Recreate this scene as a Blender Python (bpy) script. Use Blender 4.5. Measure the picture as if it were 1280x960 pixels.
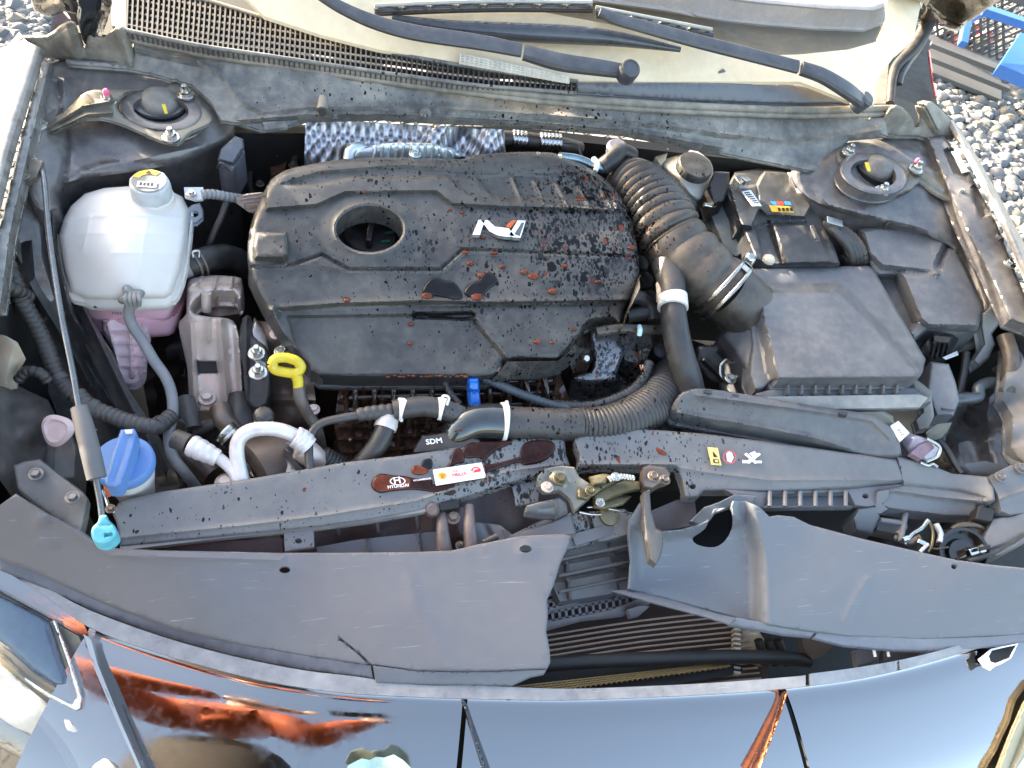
import bpy, bmesh, math, random
import numpy as np
from mathutils import Vector, Matrix, noise as mnoise
from mathutils.geometry import delaunay_2d_cdt
random.seed(7); np.random.seed(7)
for o in list(bpy.data.objects): bpy.data.objects.remove(o)
S = bpy.context.scene; COL = S.collection
# ---------------------------------------------------------------- camera
PITCH, ROLL, YAW, FPX = math.radians(52), math.radians(18), math.radians(21.8), 962.0
CAM = np.array([-0.335, 0.0, 1.6])
fw = np.array([math.sin(YAW)*math.cos(PITCH), math.cos(YAW)*math.cos(PITCH), -math.sin(PITCH)])
r0 = np.cross(fw, [0, 0, 1]); r0 /= np.linalg.norm(r0); u0 = np.cross(r0, fw)
RT = math.cos(ROLL)*r0+math.sin(ROLL)*u0; UP = -math.sin(ROLL)*r0+math.cos(ROLL)*u0
cam = bpy.data.objects.new('camera', bpy.data.cameras.new('camera')); COL.objects.link(cam)
cam.matrix_world = Matrix(((RT[0], UP[0], -fw[0], CAM[0]), (RT[1], UP[1], -fw[1], CAM[1]), (RT[2], UP[2], -fw[2], CAM[2]), (0, 0, 0, 1)))
cam.data.sensor_width = 36; cam.data.lens = 36*FPX/1280; cam.data.clip_start = 0.02; cam.data.clip_end = 500
S.camera = cam
S.render.resolution_x = 1024; S.render.resolution_y = 768
# ---------------------------------------------------------------- light
SUN = Vector((-0.66, 0.66, 0.235)).normalized()
w = bpy.data.worlds.new('World'); S.world = w; w.use_nodes = True
nt = w.node_tree; bg = nt.nodes['Background']
sky = nt.nodes.new('ShaderNodeTexSky'); sky.sky_type = 'NISHITA'; sky.sun_disc = False
sky.sun_elevation = math.asin(SUN.z); sky.sun_rotation = math.atan2(SUN.x, SUN.y); sky.air_density = 1.0; sky.dust_density = 4.0; sky.ozone_density = .35
nt.links.new(sky.outputs[0], bg.inputs[0]); bg.inputs[1].default_value = 0.15
sl = bpy.data.lights.new('sun', 'SUN'); sl.energy = 3.8; sl.angle = math.radians(0.6); sl.color = (1, .90, .74)
so = bpy.data.objects.new('sun', sl); COL.objects.link(so); so.rotation_euler = SUN.to_track_quat('Z', 'Y').to_euler(); so.location = (-3, 3, 4)
S.view_settings.view_transform = 'Standard'; S.view_settings.look = 'None'; S.view_settings.exposure = 2.95; S.view_settings.gamma = 1
S.render.engine = 'CYCLES'

# ---------------------------------------------------------------- helpers
def ray(px, py): return fw+(px-640)/FPX*RT-(py-480)/FPX*UP
def P(px, py, z):
    """the point of the place at height z that stands at this spot of the photograph"""
    d = ray(px, py); t = (z-CAM[2])/d[2]; return Vector(d*t+CAM)
def Pn(xy, z):
    xy = np.asarray(xy, float); d = fw[None]+((xy[:, :1]-640)/FPX)*RT[None]-((xy[:, 1:2]-480)/FPX)*UP[None]
    t = (z-CAM[2])/d[:, 2]; return d*t[:, None]+CAM[None]
def M(px, py, z, n):
    """n photograph pixels in metres at that point"""
    return n*float(np.dot(np.array(P(px, py, z))-CAM, fw))/FPX
def tag(o, label=None, cat=None, group=None, kind=None):
    if label: o['label'] = label
    if cat: o['category'] = cat
    if group: o['group'] = group
    if kind: o['kind'] = kind
    return o
def thing(name, label, cat, loc, group=None):
    o = bpy.data.objects.new(name, None); COL.objects.link(o); o.location = loc; o.empty_display_size = .02
    return tag(o, label, cat, group)
def wloc(o):
    v = Vector((0, 0, 0))
    while o: v = v+o.location; o = o.parent
    return v
def mk(name, vs, fs, mat, parent=None, smooth=None, bevel=0, bseg=2, sub=0, mods=None):
    vs = np.asarray([tuple(v) for v in vs], float)
    c = Vector(vs.mean(axis=0)); c.z = vs[:, 2].min() if parent is None else c.z
    me = bpy.data.meshes.new(name); me.from_pydata([tuple(v) for v in (vs-np.array(c))], [], [tuple(int(i) for i in f) for f in fs]); me.update()
    bm = bmesh.new(); bm.from_mesh(me); bmesh.ops.remove_doubles(bm, verts=bm.verts, dist=1e-6); bmesh.ops.recalc_face_normals(bm, faces=bm.faces); bm.to_mesh(me); bm.free()
    if isinstance(mat, (list, tuple)):
        for m in mat: me.materials.append(m)
    else: me.materials.append(mat)
    if smooth is not None:
        for p in me.polygons: p.use_smooth = True
        me.set_sharp_from_angle(angle=math.radians(smooth))
    o = bpy.data.objects.new(name, me); COL.objects.link(o); o.parent = parent
    o.location = c-(wloc(parent) if parent else Vector((0, 0, 0)))
    if bevel:
        b = o.modifiers.new('bevel', 'BEVEL'); b.width = bevel; b.segments = bseg; b.limit_method = 'ANGLE'; b.angle_limit = math.radians(35); b.harden_normals = smooth is not None
    if sub:
        s = o.modifiers.new('sub', 'SUBSURF'); s.levels = s.render_levels = sub
    return o
def crom(pts, n, closed=False):
    pts = [np.asarray(p, float) for p in pts]
    if len(pts) < 3 and not closed:
        return [pts[0]*(1-i/n)+pts[1]*i/n for i in range(n+1)]
    out = []; N = len(pts); segs = N if closed else N-1
    for i in range(segs):
        if closed: a, b, c, d = pts[(i-1) % N], pts[i], pts[(i+1) % N], pts[(i+2) % N]
        else:
            b, c = pts[i], pts[i+1]; a = pts[i-1] if i else 2*b-c; d = pts[i+2] if i+2 < N else 2*c-b
        for k in range(n):
            t = k/n; out.append(.5*((2*b)+(-a+c)*t+(2*a-5*b+4*c-d)*t*t+(-a+3*b-3*c+d)*t**3))
    if not closed: out.append(pts[-1])
    return out
def resamp(poly, step, closed=True):
    out = []; N = len(poly)
    for i in range(N if closed else N-1):
        a = np.array(poly[i][:2], float); b = np.array(poly[(i+1) % N][:2], float); n = max(1, int(round(np.linalg.norm(b-a)/step)))
        for k in range(n): out.append(a+(b-a)*k/n)
    if not closed: out.append(np.array(poly[-1][:2], float))
    return np.array(out)
def dist_poly(pts, poly, closed=True):
    pts = np.asarray(pts, float); d = np.full(len(pts), 1e9); poly = np.asarray(poly, float)
    for i in range(len(poly) if closed else len(poly)-1):
        a, b = poly[i], poly[(i+1) % len(poly)]; ab = b-a; L = max(ab@ab, 1e-9)
        t = np.clip(((pts-a)@ab)/L, 0, 1); q = a+t[:, None]*ab; d = np.minimum(d, np.hypot(*(pts-q).T))
    return d
def inside(pts, poly):
    pts = np.asarray(pts, float); poly = np.asarray(poly, float); r = np.zeros(len(pts), bool); x, y = pts[:, 0], pts[:, 1]
    j = len(poly)-1
    for i in range(len(poly)):
        xi, yi = poly[i]; xj, yj = poly[j]
        c = ((yi > y) != (yj > y)) & (x < (xj-xi)*(y-yi)/((yj-yi) if yj != yi else 1e-9)+xi); r ^= c; j = i
    return r
def sstep(t): t = np.clip(t, 0, 1); return t*t*(3-2*t)
def zfield(ctrl):
    if isinstance(ctrl, (int, float)): return lambda q: np.full(len(q), float(ctrl))
    c = np.array(ctrl, float)
    if len(c) == 2:
        a, b = c[0, :2], c[1, :2]; L = (b-a)@(b-a)
        return lambda q: c[0, 2]+(c[1, 2]-c[0, 2])*np.clip(((q-a)@(b-a))/L, -.5, 1.5)
    if len(c) == 3:
        A = np.c_[c[:, :2], np.ones(3)]; s = np.linalg.solve(A, c[:, 2]); return lambda q: q@s[:2]+s[2]
    def U(r): return np.where(r > 1e-6, r*r*np.log(np.maximum(r, 1e-6)), 0)
    X = c[:, :2]/300; n = len(c); K = U(np.linalg.norm(X[:, None]-X[None], axis=2))+np.eye(n)*1e-3
    Pm = np.c_[np.ones(n), X]; A = np.zeros((n+3, n+3)); A[:n, :n] = K; A[:n, n:] = Pm; A[n:, :n] = Pm.T
    s = np.linalg.solve(A, np.r_[c[:, 2], 0, 0, 0])
    return lambda q: U(np.linalg.norm(q[:, None]/300-X[None], axis=2))@s[:n]+np.c_[np.ones(len(q)), q/300]@s[n:]
def ell(cx, cy, rx, ry, rot=0, n=28):
    c, s = math.cos(math.radians(rot)), math.sin(math.radians(rot))
    return [(cx+rx*math.cos(a)*c-ry*math.sin(a)*s, cy+rx*math.cos(a)*s+ry*math.sin(a)*c) for a in [2*math.pi*i/n for i in range(n)]]
def relief(name, outline, ctrl, mat, parent=None, feats=(), holes=(), step=9, thick=.003, edge=(0, 0), sm=0, angle=40, bevel=0, jitter=0, flare=0, fn=None):
    """a pressed or moulded panel: outline and relief, with thickness straight down"""
    if sm: outline = [tuple(p) for p in crom(outline, sm, True)]
    ol = resamp(outline, step); zf = zfield(ctrl)
    pts = list(map(tuple, ol)); edges = [(i, (i+1) % len(ol)) for i in range(len(ol))]
    hs = []
    for h in holes:
        h = resamp(h, min(step, 4)); b = len(pts); pts += list(map(tuple, h)); edges += [(b+i, b+(i+1) % len(h)) for i in range(len(h))]; hs.append(h)
    ext = []
    lo, hi = ol.min(0), ol.max(0)
    gx, gy = np.meshgrid(np.arange(lo[0]+step/2, hi[0], step), np.arange(lo[1]+step/2, hi[1], step)); g = np.c_[gx.ravel(), gy.ravel()]
    g = g+np.random.uniform(-.2, .2, g.shape)*step; ext.append(g)
    def offs(poly, ds, closed):
        q = resamp(poly, step*.7, closed); nx = np.roll(q, -1, 0)-np.roll(q, 1, 0)
        if not closed: nx[0] = q[1]-q[0]; nx[-1] = q[-1]-q[-2]
        nn = np.c_[-nx[:, 1], nx[:, 0]]; nn /= np.maximum(np.linalg.norm(nn, axis=1), 1e-6)[:, None]
        return [q+nn*d for d in ds]
    if edge[0]: ext += offs(ol, [edge[0]*k*sg for k in (.25, .6, 1) for sg in (1, -1)], True)
    for f in feats:
        if f[0] == 'step': ext += offs(f[1], [-f[3]/2, 0, f[3]/2], True)
        if f[0] == 'line': ext += offs(f[1], [-1.6*f[3], -.8*f[3], 0, .8*f[3], 1.6*f[3]], False)
    q = np.vstack(ext); ok = inside(q, ol) & (dist_poly(q, ol) > min(step*.3, max(edge[0]*.2, .8)))
    for h in hs: ok &= ~inside(q, h) & (dist_poly(q, h) > 1)
    q = q[ok]; b0 = len(pts)
    key = np.unique(np.round(q/1.3).astype(int), axis=0, return_index=True)[1]; q = q[key]
    allp = pts+list(map(tuple, q))
    r = delaunay_2d_cdt([Vector(p) for p in allp], edges, [], 0, .05)
    V = np.array([tuple(v) for v in r[0]]); F = [tuple(f) for f in r[2] if len(f) == 3]
    cen = np.array([V[list(f)].mean(0) for f in F]); keep = inside(cen, ol)
    for h in hs: keep &= ~inside(cen, h)
    F = [f for f, k in zip(F, keep) if k]
    used = sorted({i for f in F for i in f}); mp = {u: i for i, u in enumerate(used)}; V = V[used]; F = [tuple(mp[i] for i in f) for f in F]
    z = zf(V)
    if edge[0]:
        d = dist_poly(V, ol); t = np.clip(1-d/edge[0], 0, 1); z = z-edge[1]*(1-np.sqrt(np.maximum(0, 1-t*t)))
    for f in feats:
        if f[0] == 'step':
            d = dist_poly(V, f[1]); sd = np.where(inside(V, f[1]), d, -d); z = z+f[2]*sstep(sd/f[3]+.5)
        elif f[0] == 'line':
            d = dist_poly(V, f[1], False); z = z+f[2]*np.exp(-(d/f[3])**2)
        elif f[0] == 'dome':
            rr = np.hypot((V[:, 0]-f[1])/f[3], (V[:, 1]-f[2])/f[4]); z = z+f[5]*np.sqrt(np.maximum(0, 1-rr*rr))
    if jitter: z = z+jitter*np.array([mnoise.noise(Vector((p[0]/35, p[1]/35, 3.1))) for p in V])
    if fn is not None: z = z+fn(V)
    W = Pn(V, z); n = len(W); cnt = {}
    for f in F:
        for a, b in ((f[0], f[1]), (f[1], f[2]), (f[2], f[0])): cnt[(min(a, b), max(a, b))] = cnt.get((min(a, b), max(a, b)), 0)+1
    bd = [e for e, c in cnt.items() if c == 1]
    B = W.copy(); B[:, 2] -= thick
    if flare:
        cc = W.mean(0); B[:, :2] = cc[:2]+(B[:, :2]-cc[:2])*(1+flare)
    Fs = list(F)+[tuple(i+n for i in reversed(f)) for f in F]+[(a, b, b+n, a+n) for a, b in bd]
    return mk(name, np.vstack([W, B]), Fs, mat, parent, smooth=angle, bevel=bevel)
def tube(name, pts, r, mat, parent=None, corr=None, seg=14, n=8, caps=True, flat=1.0, world=False):
    """pts: (px, py, z) along the middle; r in metres, one or per point; corr = (pitch m, depth m, start, end)"""
    w3 = [Vector(p) if world else P(*p) for p in pts]; rs = list(r) if isinstance(r, (list, tuple)) else [r]*len(pts)
    cp = [np.r_[np.array(a), b] for a, b in zip(w3, rs)]
    path = crom(cp, n)
    if corr:
        L = [0]
        for a, b in zip(path, path[1:]): L.append(L[-1]+np.linalg.norm(b[:3]-a[:3]))
        m = int(L[-1]/corr[0]*6)+2; ss = np.linspace(0, L[-1], m); A = np.array(path); path = [np.array([np.interp(s, L, A[:, k]) for k in range(4)]) for s in ss]
        s0, s1 = (corr[2], corr[3]) if len(corr) > 2 else (0, 1)
        for s, p in zip(ss, path):
            f = s/L[-1]
            if s0 <= f <= s1: p[3] += corr[1]*(abs(math.sin(math.pi*s/corr[0]))**.6-.6)
    V = []; F = []; ref = None
    for i, p in enumerate(path):
        a = path[max(i-1, 0)][:3]; b = path[min(i+1, len(path)-1)][:3]; t = Vector(b-a).normalized()
        if ref is None: ref = t.orthogonal().normalized()
        ref = (ref-t*ref.dot(t)).normalized(); bn = t.cross(ref)
        for k in range(seg):
            an = 2*math.pi*k/seg; V.append(Vector(p[:3])+(ref*math.cos(an)+bn*math.sin(an)*flat)*p[3])
    N = len(path)
    for i in range(N-1):
        for k in range(seg): F.append((i*seg+k, i*seg+(k+1) % seg, (i+1)*seg+(k+1) % seg, (i+1)*seg+k))
    if caps: F.append(tuple(range(seg))[::-1]); F.append(tuple((N-1)*seg+k for k in range(seg)))
    return mk(name, V, F, mat, parent, smooth=50)
def lathe(name, base, axis, prof, mat, parent=None, seg=28, smooth=35, facet=None, bevel=0):
    """prof: (radius, height) from the base upwards along the axis"""
    ax = Vector(axis).normalized(); q = ax.to_track_quat('Z', 'Y'); V = []; F = []; base = Vector(base)
    for i, (r, h) in enumerate(prof):
        for k in range(seg):
            a = 2*math.pi*k/seg; rr = r*(facet(a, i) if facet else 1); V.append(base+q @ Vector((rr*math.cos(a), rr*math.sin(a), h)))
    for i in range(len(prof)-1):
        for k in range(seg): F.append((i*seg+k, i*seg+(k+1) % seg, (i+1)*seg+(k+1) % seg, (i+1)*seg+k))
    F.append(tuple(range(seg))[::-1]); F.append(tuple((len(prof)-1)*seg+k for k in range(seg)))
    return mk(name, V, F, mat, parent, smooth=smooth, bevel=bevel)
def box(name, c, x, y, size, mat, parent=None, bevel=.001):
    """box centred at c; x and y direction vectors, size (along x, along y, along x cross y)"""
    c = Vector(c); x = Vector(x).normalized(); y = Vector(y); y = (y-x*y.dot(x)).normalized(); zz = x.cross(y)
    V = [c+x*sx*size[0]/2+y*sy*size[1]/2+zz*sz*size[2]/2 for sx in (-1, 1) for sy in (-1, 1) for sz in (-1, 1)]
    F = [(0, 1, 3, 2), (4, 6, 7, 5), (0, 4, 5, 1), (2, 3, 7, 6), (0, 2, 6, 4), (1, 5, 7, 3)]
    return mk(name, V, F, mat, parent, smooth=30, bevel=bevel)
def prism(name, top, d, mat, parent=None, bevel=.0015, scale=1.0, sm=0):
    """top: list of (px,py,z); straight down by d (bottom scaled about the middle)"""
    if sm: top = [tuple(p) for p in crom(top, sm, True)]
    W = [P(*p) for p in top]; c = sum(W, Vector())/len(W); n = len(W)
    B = [Vector((c.x+(v.x-c.x)*scale, c.y+(v.y-c.y)*scale, v.z-d)) for v in W]
    F = [tuple(range(n)), tuple(range(2*n-1, n-1, -1))]+[(i, i+n, (i+1) % n+n, (i+1) % n) for i in range(n)]
    return mk(name, W+B, F, mat, parent, smooth=35, bevel=bevel)
def bolt(parent, px, py, z, rp, mat, axis=(0, 0, 1), stud=True, name='bolt', washer=True, world=None):
    """hex nut with washer and stud, rp = nut radius in photograph pixels"""
    b = Vector(world) if world is not None else P(px, py, z); r = M(px, py, z, rp) if world is None else rp
    ax = Vector(axis).normalized(); q = ax.to_track_quat('Z', 'Y'); V = []; F = []
    def ring(rad, h, n, hexa=False):
        s = len(V)
        for k in range(24):
            a = 2*math.pi*k/24; rr = rad
            if hexa: rr = rad*.88/max(math.cos((a % (math.pi/3))-math.pi/6), .5)
            V.append(b+q @ Vector((rr*math.cos(a), rr*math.sin(a), h)))
        return s
    def skin(s, t):
        for k in range(24): F.append((s+k, s+(k+1) % 24, t+(k+1) % 24, t+k))
    L = []
    if washer: L += [(1.55, -.1, 0), (1.55, .22, 0), (1.4, .32, 0)]
    L += [(1.0, .32, 1), (1.0, 1.0, 1), (.85, 1.15, 0)]
    L += [(.5, 1.15, 0), (.5, 2.0, 0), (.4, 2.1, 0)] if stud else [(.7, 1.15, 0), (.62, 1.0, 0)]
    prev = None
    for rad, h, hx in L:
        s = ring(rad*r, h*r, 24, bool(hx))
        if prev is not None: skin(prev, s)
        else: F.append(tuple(range(s, s+24))[::-1])
        prev = s
    F.append(tuple(range(prev, prev+24)))
    return mk(name, V, F, mat, parent, smooth=30)
def text(s, a, b, up, mat, parent, name='lettering', lift=.0006, ext=.0002, bold=False):
    """flat lettering whose baseline runs from world point a to b"""
    cu = bpy.data.curves.new('t', 'FONT'); cu.body = s; cu.extrude = 0; cu.resolution_u = 2
    if bold: cu.offset = .02
    t = bpy.data.objects.new('t', cu); COL.objects.link(t); dg = bpy.context.evaluated_depsgraph_get(); dg.update()
    me = bpy.data.meshes.new_from_object(t.evaluated_get(dg)); v = np.array([tuple(p.co) for p in me.vertices]); fs = [tuple(p.vertices) for p in me.polygons]
    bpy.data.objects.remove(t); bpy.data.meshes.remove(me)
    a, b = Vector(a), Vector(b); x = b-a; w_ = x.length; x.normalize(); y = Vector(up); y = (y-x*y.dot(x)).normalized(); n = x.cross(y)
    v[:, 0] -= v[:, 0].min(); k = w_/v[:, 0].max()
    W = [a+x*p[0]*k+y*p[1]*k+n*lift for p in v]
    if n.z < 0: W = [q-n*2*lift for q in W]
    return mk(name, W, fs, mat, parent)
def flat(name, pts, mat, parent, lift=.0008):
    """thin printed film on a surface: pts (px,py,z)"""
    W = [P(*p) for p in pts]; n = len(W); W = [v+Vector((0, 0, lift)) for v in W]; B = [v-Vector((0, 0, lift*.6)) for v in W]
    return mk(name, W+B, [tuple(range(n)), tuple(range(2*n-1, n-1, -1))]+[(i, i+n, (i+1) % n+n, (i+1) % n) for i in range(n)], mat, parent)
def clone(o, parent=None, dl=None):
    c = o.copy(); COL.objects.link(c); c.parent = parent
    for ch in [k for k in bpy.data.objects if k.parent == o]: clone(ch, c)
    return c

# ---------------------------------------------------------------- materials
class NB:
    def __init__(s, name):
        s.m = bpy.data.materials.new(name); s.m.use_nodes = True; s.t = s.m.node_tree; s.b = s.t.nodes['Principled BSDF']; s.L = s.t.links
        s.geo = s.t.nodes.new('ShaderNodeNewGeometry')
    def n(s, ty, **k):
        x = s.t.nodes.new(ty)
        for a, v in k.items(): setattr(x, a, v)
        return x
    def link(s, a, b): s.L.new(a, b)
    def val(s, sock, v):
        if hasattr(v, 'node'): s.link(v, sock)
        else: sock.default_value = v
    def math(s, op, a, b=0.0, c=None, clamp=False):
        x = s.n('ShaderNodeMath', operation=op, use_clamp=clamp); s.val(x.inputs[0], a); s.val(x.inputs[1], b)
        if c is not None: s.val(x.inputs[2], c)
        return x.outputs[0]
    def noise(s, scale, detail=4, rough=.55, vec=None, out=0, dist=0):
        x = s.n('ShaderNodeTexNoise'); x.inputs['Scale'].default_value = scale; x.inputs['Detail'].default_value = detail; x.inputs['Roughness'].default_value = rough; x.inputs['Distortion'].default_value = dist
        s.link(vec or s.geo.outputs['Position'], x.inputs['Vector']); return x.outputs[out]
    def ramp(s, v, a, b, lo=0.0, hi=1.0):
        x = s.n('ShaderNodeMapRange'); x.interpolation_type = 'SMOOTHSTEP'; s.val(x.inputs[0], v); x.inputs[1].default_value = a; x.inputs[2].default_value = b; x.inputs[3].default_value = lo; x.inputs[4].default_value = hi; return x.outputs[0]
    def mix(s, f, a, b):
        x = s.n('ShaderNodeMix', data_type='RGBA'); s.val(x.inputs[0], f)
        s.val(x.inputs[6], (*a, 1) if isinstance(a, tuple) and len(a) == 3 else a); s.val(x.inputs[7], (*b, 1) if isinstance(b, tuple) and len(b) == 3 else b); return x.outputs[2]
    def blob(s, c, r, k=1.0):
        d = s.n('ShaderNodeVectorMath', operation='DISTANCE'); s.link(s.geo.outputs['Position'], d.inputs[0]); d.inputs[1].default_value = tuple(c)
        return s.ramp(d.outputs['Value'], r, r*.35, 0, k)
def splat(nb, scale, dens, stretch=(1, 1, 1), rot=0, size=.5):
    """mask of drops that landed here: a share dens of the Voronoi cells holds one drop of its own size"""
    mp = nb.n('ShaderNodeMapping'); mp.inputs['Scale'].default_value = stretch; mp.inputs['Rotation'].default_value = (0, 0, rot)
    ds = nb.n('ShaderNodeVectorMath', operation='MULTIPLY_ADD'); nb.link(nb.noise(scale*.9, 2, vec=nb.geo.outputs['Position'], out=1), ds.inputs[0]); ds.inputs[1].default_value = (1.0/scale,)*3; nb.link(nb.geo.outputs['Position'], ds.inputs[2])
    nb.link(ds.outputs[0], mp.inputs[0])
    v = nb.n('ShaderNodeTexVoronoi'); v.inputs['Scale'].default_value = scale; nb.link(mp.outputs[0], v.inputs['Vector'])
    sp = nb.n('ShaderNodeSeparateColor'); nb.link(v.outputs['Color'], sp.inputs[0])
    th = nb.math('SUBTRACT', nb.math('ADD', sp.outputs[0], dens), 1.0)
    rad = nb.math('MULTIPLY', nb.math('MINIMUM', nb.math('MAXIMUM', th, 0.0), .5), size*2)
    dd = nb.math('SUBTRACT', rad, v.outputs['Distance'])
    return nb.ramp(dd, 0.0, .06), sp.outputs[1]
DROPS = []   # filled below: where liquid sprayed over the bay
def dusty(name, base, rough=.45, dust=(.30, .27, .22), amt=.35, metal=0, bump=.15, splatter=0, grain=900, spec=.5, patch=9, coat=0, scratches=0, bottom=None):
    if max(base) < .13 and not coat: base = tuple(c*1.5+.006 for c in base); amt = min(.95, amt*1.35)
    nb = NB(name); b = nb.b
    n1 = nb.noise(patch, 5, .6); n2 = nb.noise(70, 4, .6); n3 = nb.noise(grain, 2, .5)
    up = nb.n('ShaderNodeSeparateXYZ'); nb.link(nb.geo.outputs['Normal'], up.inputs[0])
    f = nb.math('MULTIPLY', nb.ramp(n1, .3, .75), nb.ramp(up.outputs[2], -.1, .9, .3, 1))
    f = nb.math('MULTIPLY', nb.math('ADD', nb.math('MULTIPLY', f, .7), nb.math('MULTIPLY', nb.ramp(n2, .35, .8), .5)), amt, clamp=True)
    colr = nb.mix(f, base, dust)
    # speck of grit
    g, gr = splat(nb, 260, .10, size=.5)
    colr = nb.mix(nb.math('MULTIPLY', g, .35*min(1, amt*2)), colr, tuple(min(.8, c*1.5) for c in dust))
    rg = nb.math('ADD', nb.ramp(n2, .3, .7, rough-.07, rough+.08), nb.math('MULTIPLY', f, .25))
    h = nb.math('MULTIPLY', n3, .25); h = nb.math('ADD', h, nb.math('MULTIPLY', n2, .5))
    if scratches:
        mp = nb.n('ShaderNodeMapping'); mp.inputs['Scale'].default_value = (4, 160, 40); mp.inputs['Rotation'].default_value = (0, 0, .5); nb.link(nb.geo.outputs['Position'], mp.inputs[0])
        sc = nb.ramp(nb.noise(3, 3, .6, vec=mp.outputs[0]), .66, .72); colr = nb.mix(nb.math('MULTIPLY', sc, scratches), colr, tuple(min(.8, c*3+.12) for c in base))
    if splatter:
        dens = None
        for c, r, k in DROPS:
            q = nb.blob(c, r, k*splatter); dens = q if dens is None else nb.math('MAXIMUM', dens, q)
        dens = nb.math('MULTIPLY', dens, nb.ramp(nb.noise(14, 3), .3, .6, .45, 1.0))
        s1, c1 = splat(nb, 185, nb.math('MULTIPLY', dens, 1.1), (1, .5, 1), -.5, .62); s2, c2 = splat(nb, 100, nb.math('MULTIPLY', dens, .75), (1, .65, 1), -.4, .6)
        s3, c3 = splat(nb, 340, nb.math('MULTIPLY', dens, 1.2), (1, .5, 1), -.5, .6)
        m = nb.math('MAXIMUM', nb.math('MAXIMUM', s1, s2), nb.math('MULTIPLY', s3, .8))
        rust = nb.math('MULTIPLY', nb.math('MAXIMUM', nb.math('MULTIPLY', nb.ramp(c2, .86, .89), s2), nb.math('MULTIPLY', nb.ramp(c1, .9, .94), s1)), .8)
        wet = nb.mix(rust, tuple(c*.12 for c in base), (.16, .03, .012))
        colr = nb.mix(m, colr, wet); rg = nb.math('MULTIPLY', rg, nb.ramp(m, 0, 1, 1, .28)); h = nb.math('ADD', h, nb.math('MULTIPLY', m, 3.0))
        # dried wash marks where liquid ran
        ws = nb.math('MULTIPLY', nb.ramp(nb.noise(22, 3, .5, dist=.6), .56, .6), nb.math('MINIMUM', nb.math('MULTIPLY', dens, 1.4), 1.0))
        colr = nb.mix(nb.math('MULTIPLY', ws, .75), colr, base); rg = nb.math('SUBTRACT', rg, nb.math('MULTIPLY', ws, .15))
    bp = nb.n('ShaderNodeBump'); bp.inputs['Strength'].default_value = bump; bp.inputs['Distance'].default_value = .0012; nb.link(h, bp.inputs['Height']); nb.link(bp.outputs[0], b.inputs['Normal'])
    nb.link(colr, b.inputs['Base Color']); nb.link(rg, b.inputs['Roughness']); b.inputs['Metallic'].default_value = metal; b.inputs['Specular IOR Level'].default_value = spec
    if splatter: nb.link(nb.ramp(m, 0, 1, spec, spec*.55), b.inputs['Specular IOR Level'])
    if coat: b.inputs['Coat Weight'].default_value = coat; b.inputs['Coat Roughness'].default_value = .06
    return nb.m
def plain(name, base, rough=.4, metal=0, coat=0, trans=0, ior=1.45, bump=0, var=.12, alpha=1):
    nb = NB(name); b = nb.b; n1 = nb.noise(60, 4, .6); n2 = nb.noise(600, 2)
    nb.link(nb.mix(nb.ramp(n1, .3, .75), tuple(c*(1-var) for c in base), tuple(min(1, c*(1+var)+.004) for c in base)), b.inputs['Base Color'])
    nb.link(nb.ramp(n1, .3, .7, max(.02, rough-.06), rough+.06), b.inputs['Roughness']); b.inputs['Metallic'].default_value = metal
    if coat: b.inputs['Coat Weight'].default_value = coat; b.inputs['Coat Roughness'].default_value = .03
    if trans: b.inputs['Transmission Weight'].default_value = trans; b.inputs['IOR'].default_value = ior
    if bump:
        bp = nb.n('ShaderNodeBump'); bp.inputs['Strength'].default_value = bump; bp.inputs['Distance'].default_value = .001; nb.link(n2, bp.inputs['Height']); nb.link(bp.outputs[0], b.inputs['Normal'])
    return nb.m
DROPS += [(P(725, 300, .86), .19, .8), (P(600, 330, .85), .26, .42), (P(450, 300, .87), .36, .2), (P(650, 580, .75), .22, .6), (P(800, 560, .75), .17, .42),
          (P(830, 250, .88), .14, .5), (P(640, 140, .94), .62, .42), (P(330, 640, .76), .3, .3), (P(560, 250, .89), .22, .3), (P(760, 450, .80), .12, .8), (P(500, 600, .75), .2, .25), (P(900, 520, .8), .1, .35)]
PL = dusty('moulded_black_plastic', (.013, .013, .014), .42, (.15, .14, .13), .28)
PLW = dusty('sprayed_black_plastic', (.016, .0155, .0155), .40, (.165, .15, .13), .36, splatter=1.0, bump=.2)
PLG = dusty('grey_shield_plastic', (.082, .078, .083), .50, (.23, .215, .215), .17, patch=3, grain=1500, bump=.12, scratches=.25)
PLS = dusty('sprayed_grey_plastic', (.045, .047, .053), .46, (.22, .21, .195), .4, splatter=1.0, bump=.2)
PLD = dusty('dark_hidden_plastic', (.004, .003, .003), .5, (.07, .05, .042), .22)
COWL = dusty('dusty_cowl_plastic', (.05, .05, .05), .48, (.34, .32, .27), .62, splatter=.8, bump=.2)
TAN = dusty('weathered_seal_rubber', (.07, .064, .054), .55, (.36, .32, .25), .75, bump=.3)
PAINT_IN = dusty('inner_body_paint', (.082, .077, .082), .33, (.28, .255, .22), .6, metal=.3, coat=.3, grain=600)
PAINT = dusty('glossy_body_paint', (.31, .29, .275), .07, (.2, .2, .2), .03, metal=1, coat=1, bump=.01, grain=300, patch=5)
PAINT_D = dusty('dusty_body_paint', (.10, .095, .09), .3, (.52, .48, .42), .55, coat=.7)
RUB = dusty('black_hose_rubber', (.016, .015, .015), .45, (.15, .13, .12), .3, splatter=.7, bump=.2)
RUBP = dusty('clean_hose_rubber', (.008, .008, .008), .42, (.13, .11, .10), .2)
ENG = dusty('oily_engine_block', (.014, .008, .006), .34, (.10, .05, .032), .35, splatter=.6, patch=25, bump=.5)
CAST = dusty('cast_aluminium', (.60, .50, .44), .45, (.50, .41, .34), .35, metal=.5, bump=.3, grain=1200)
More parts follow.
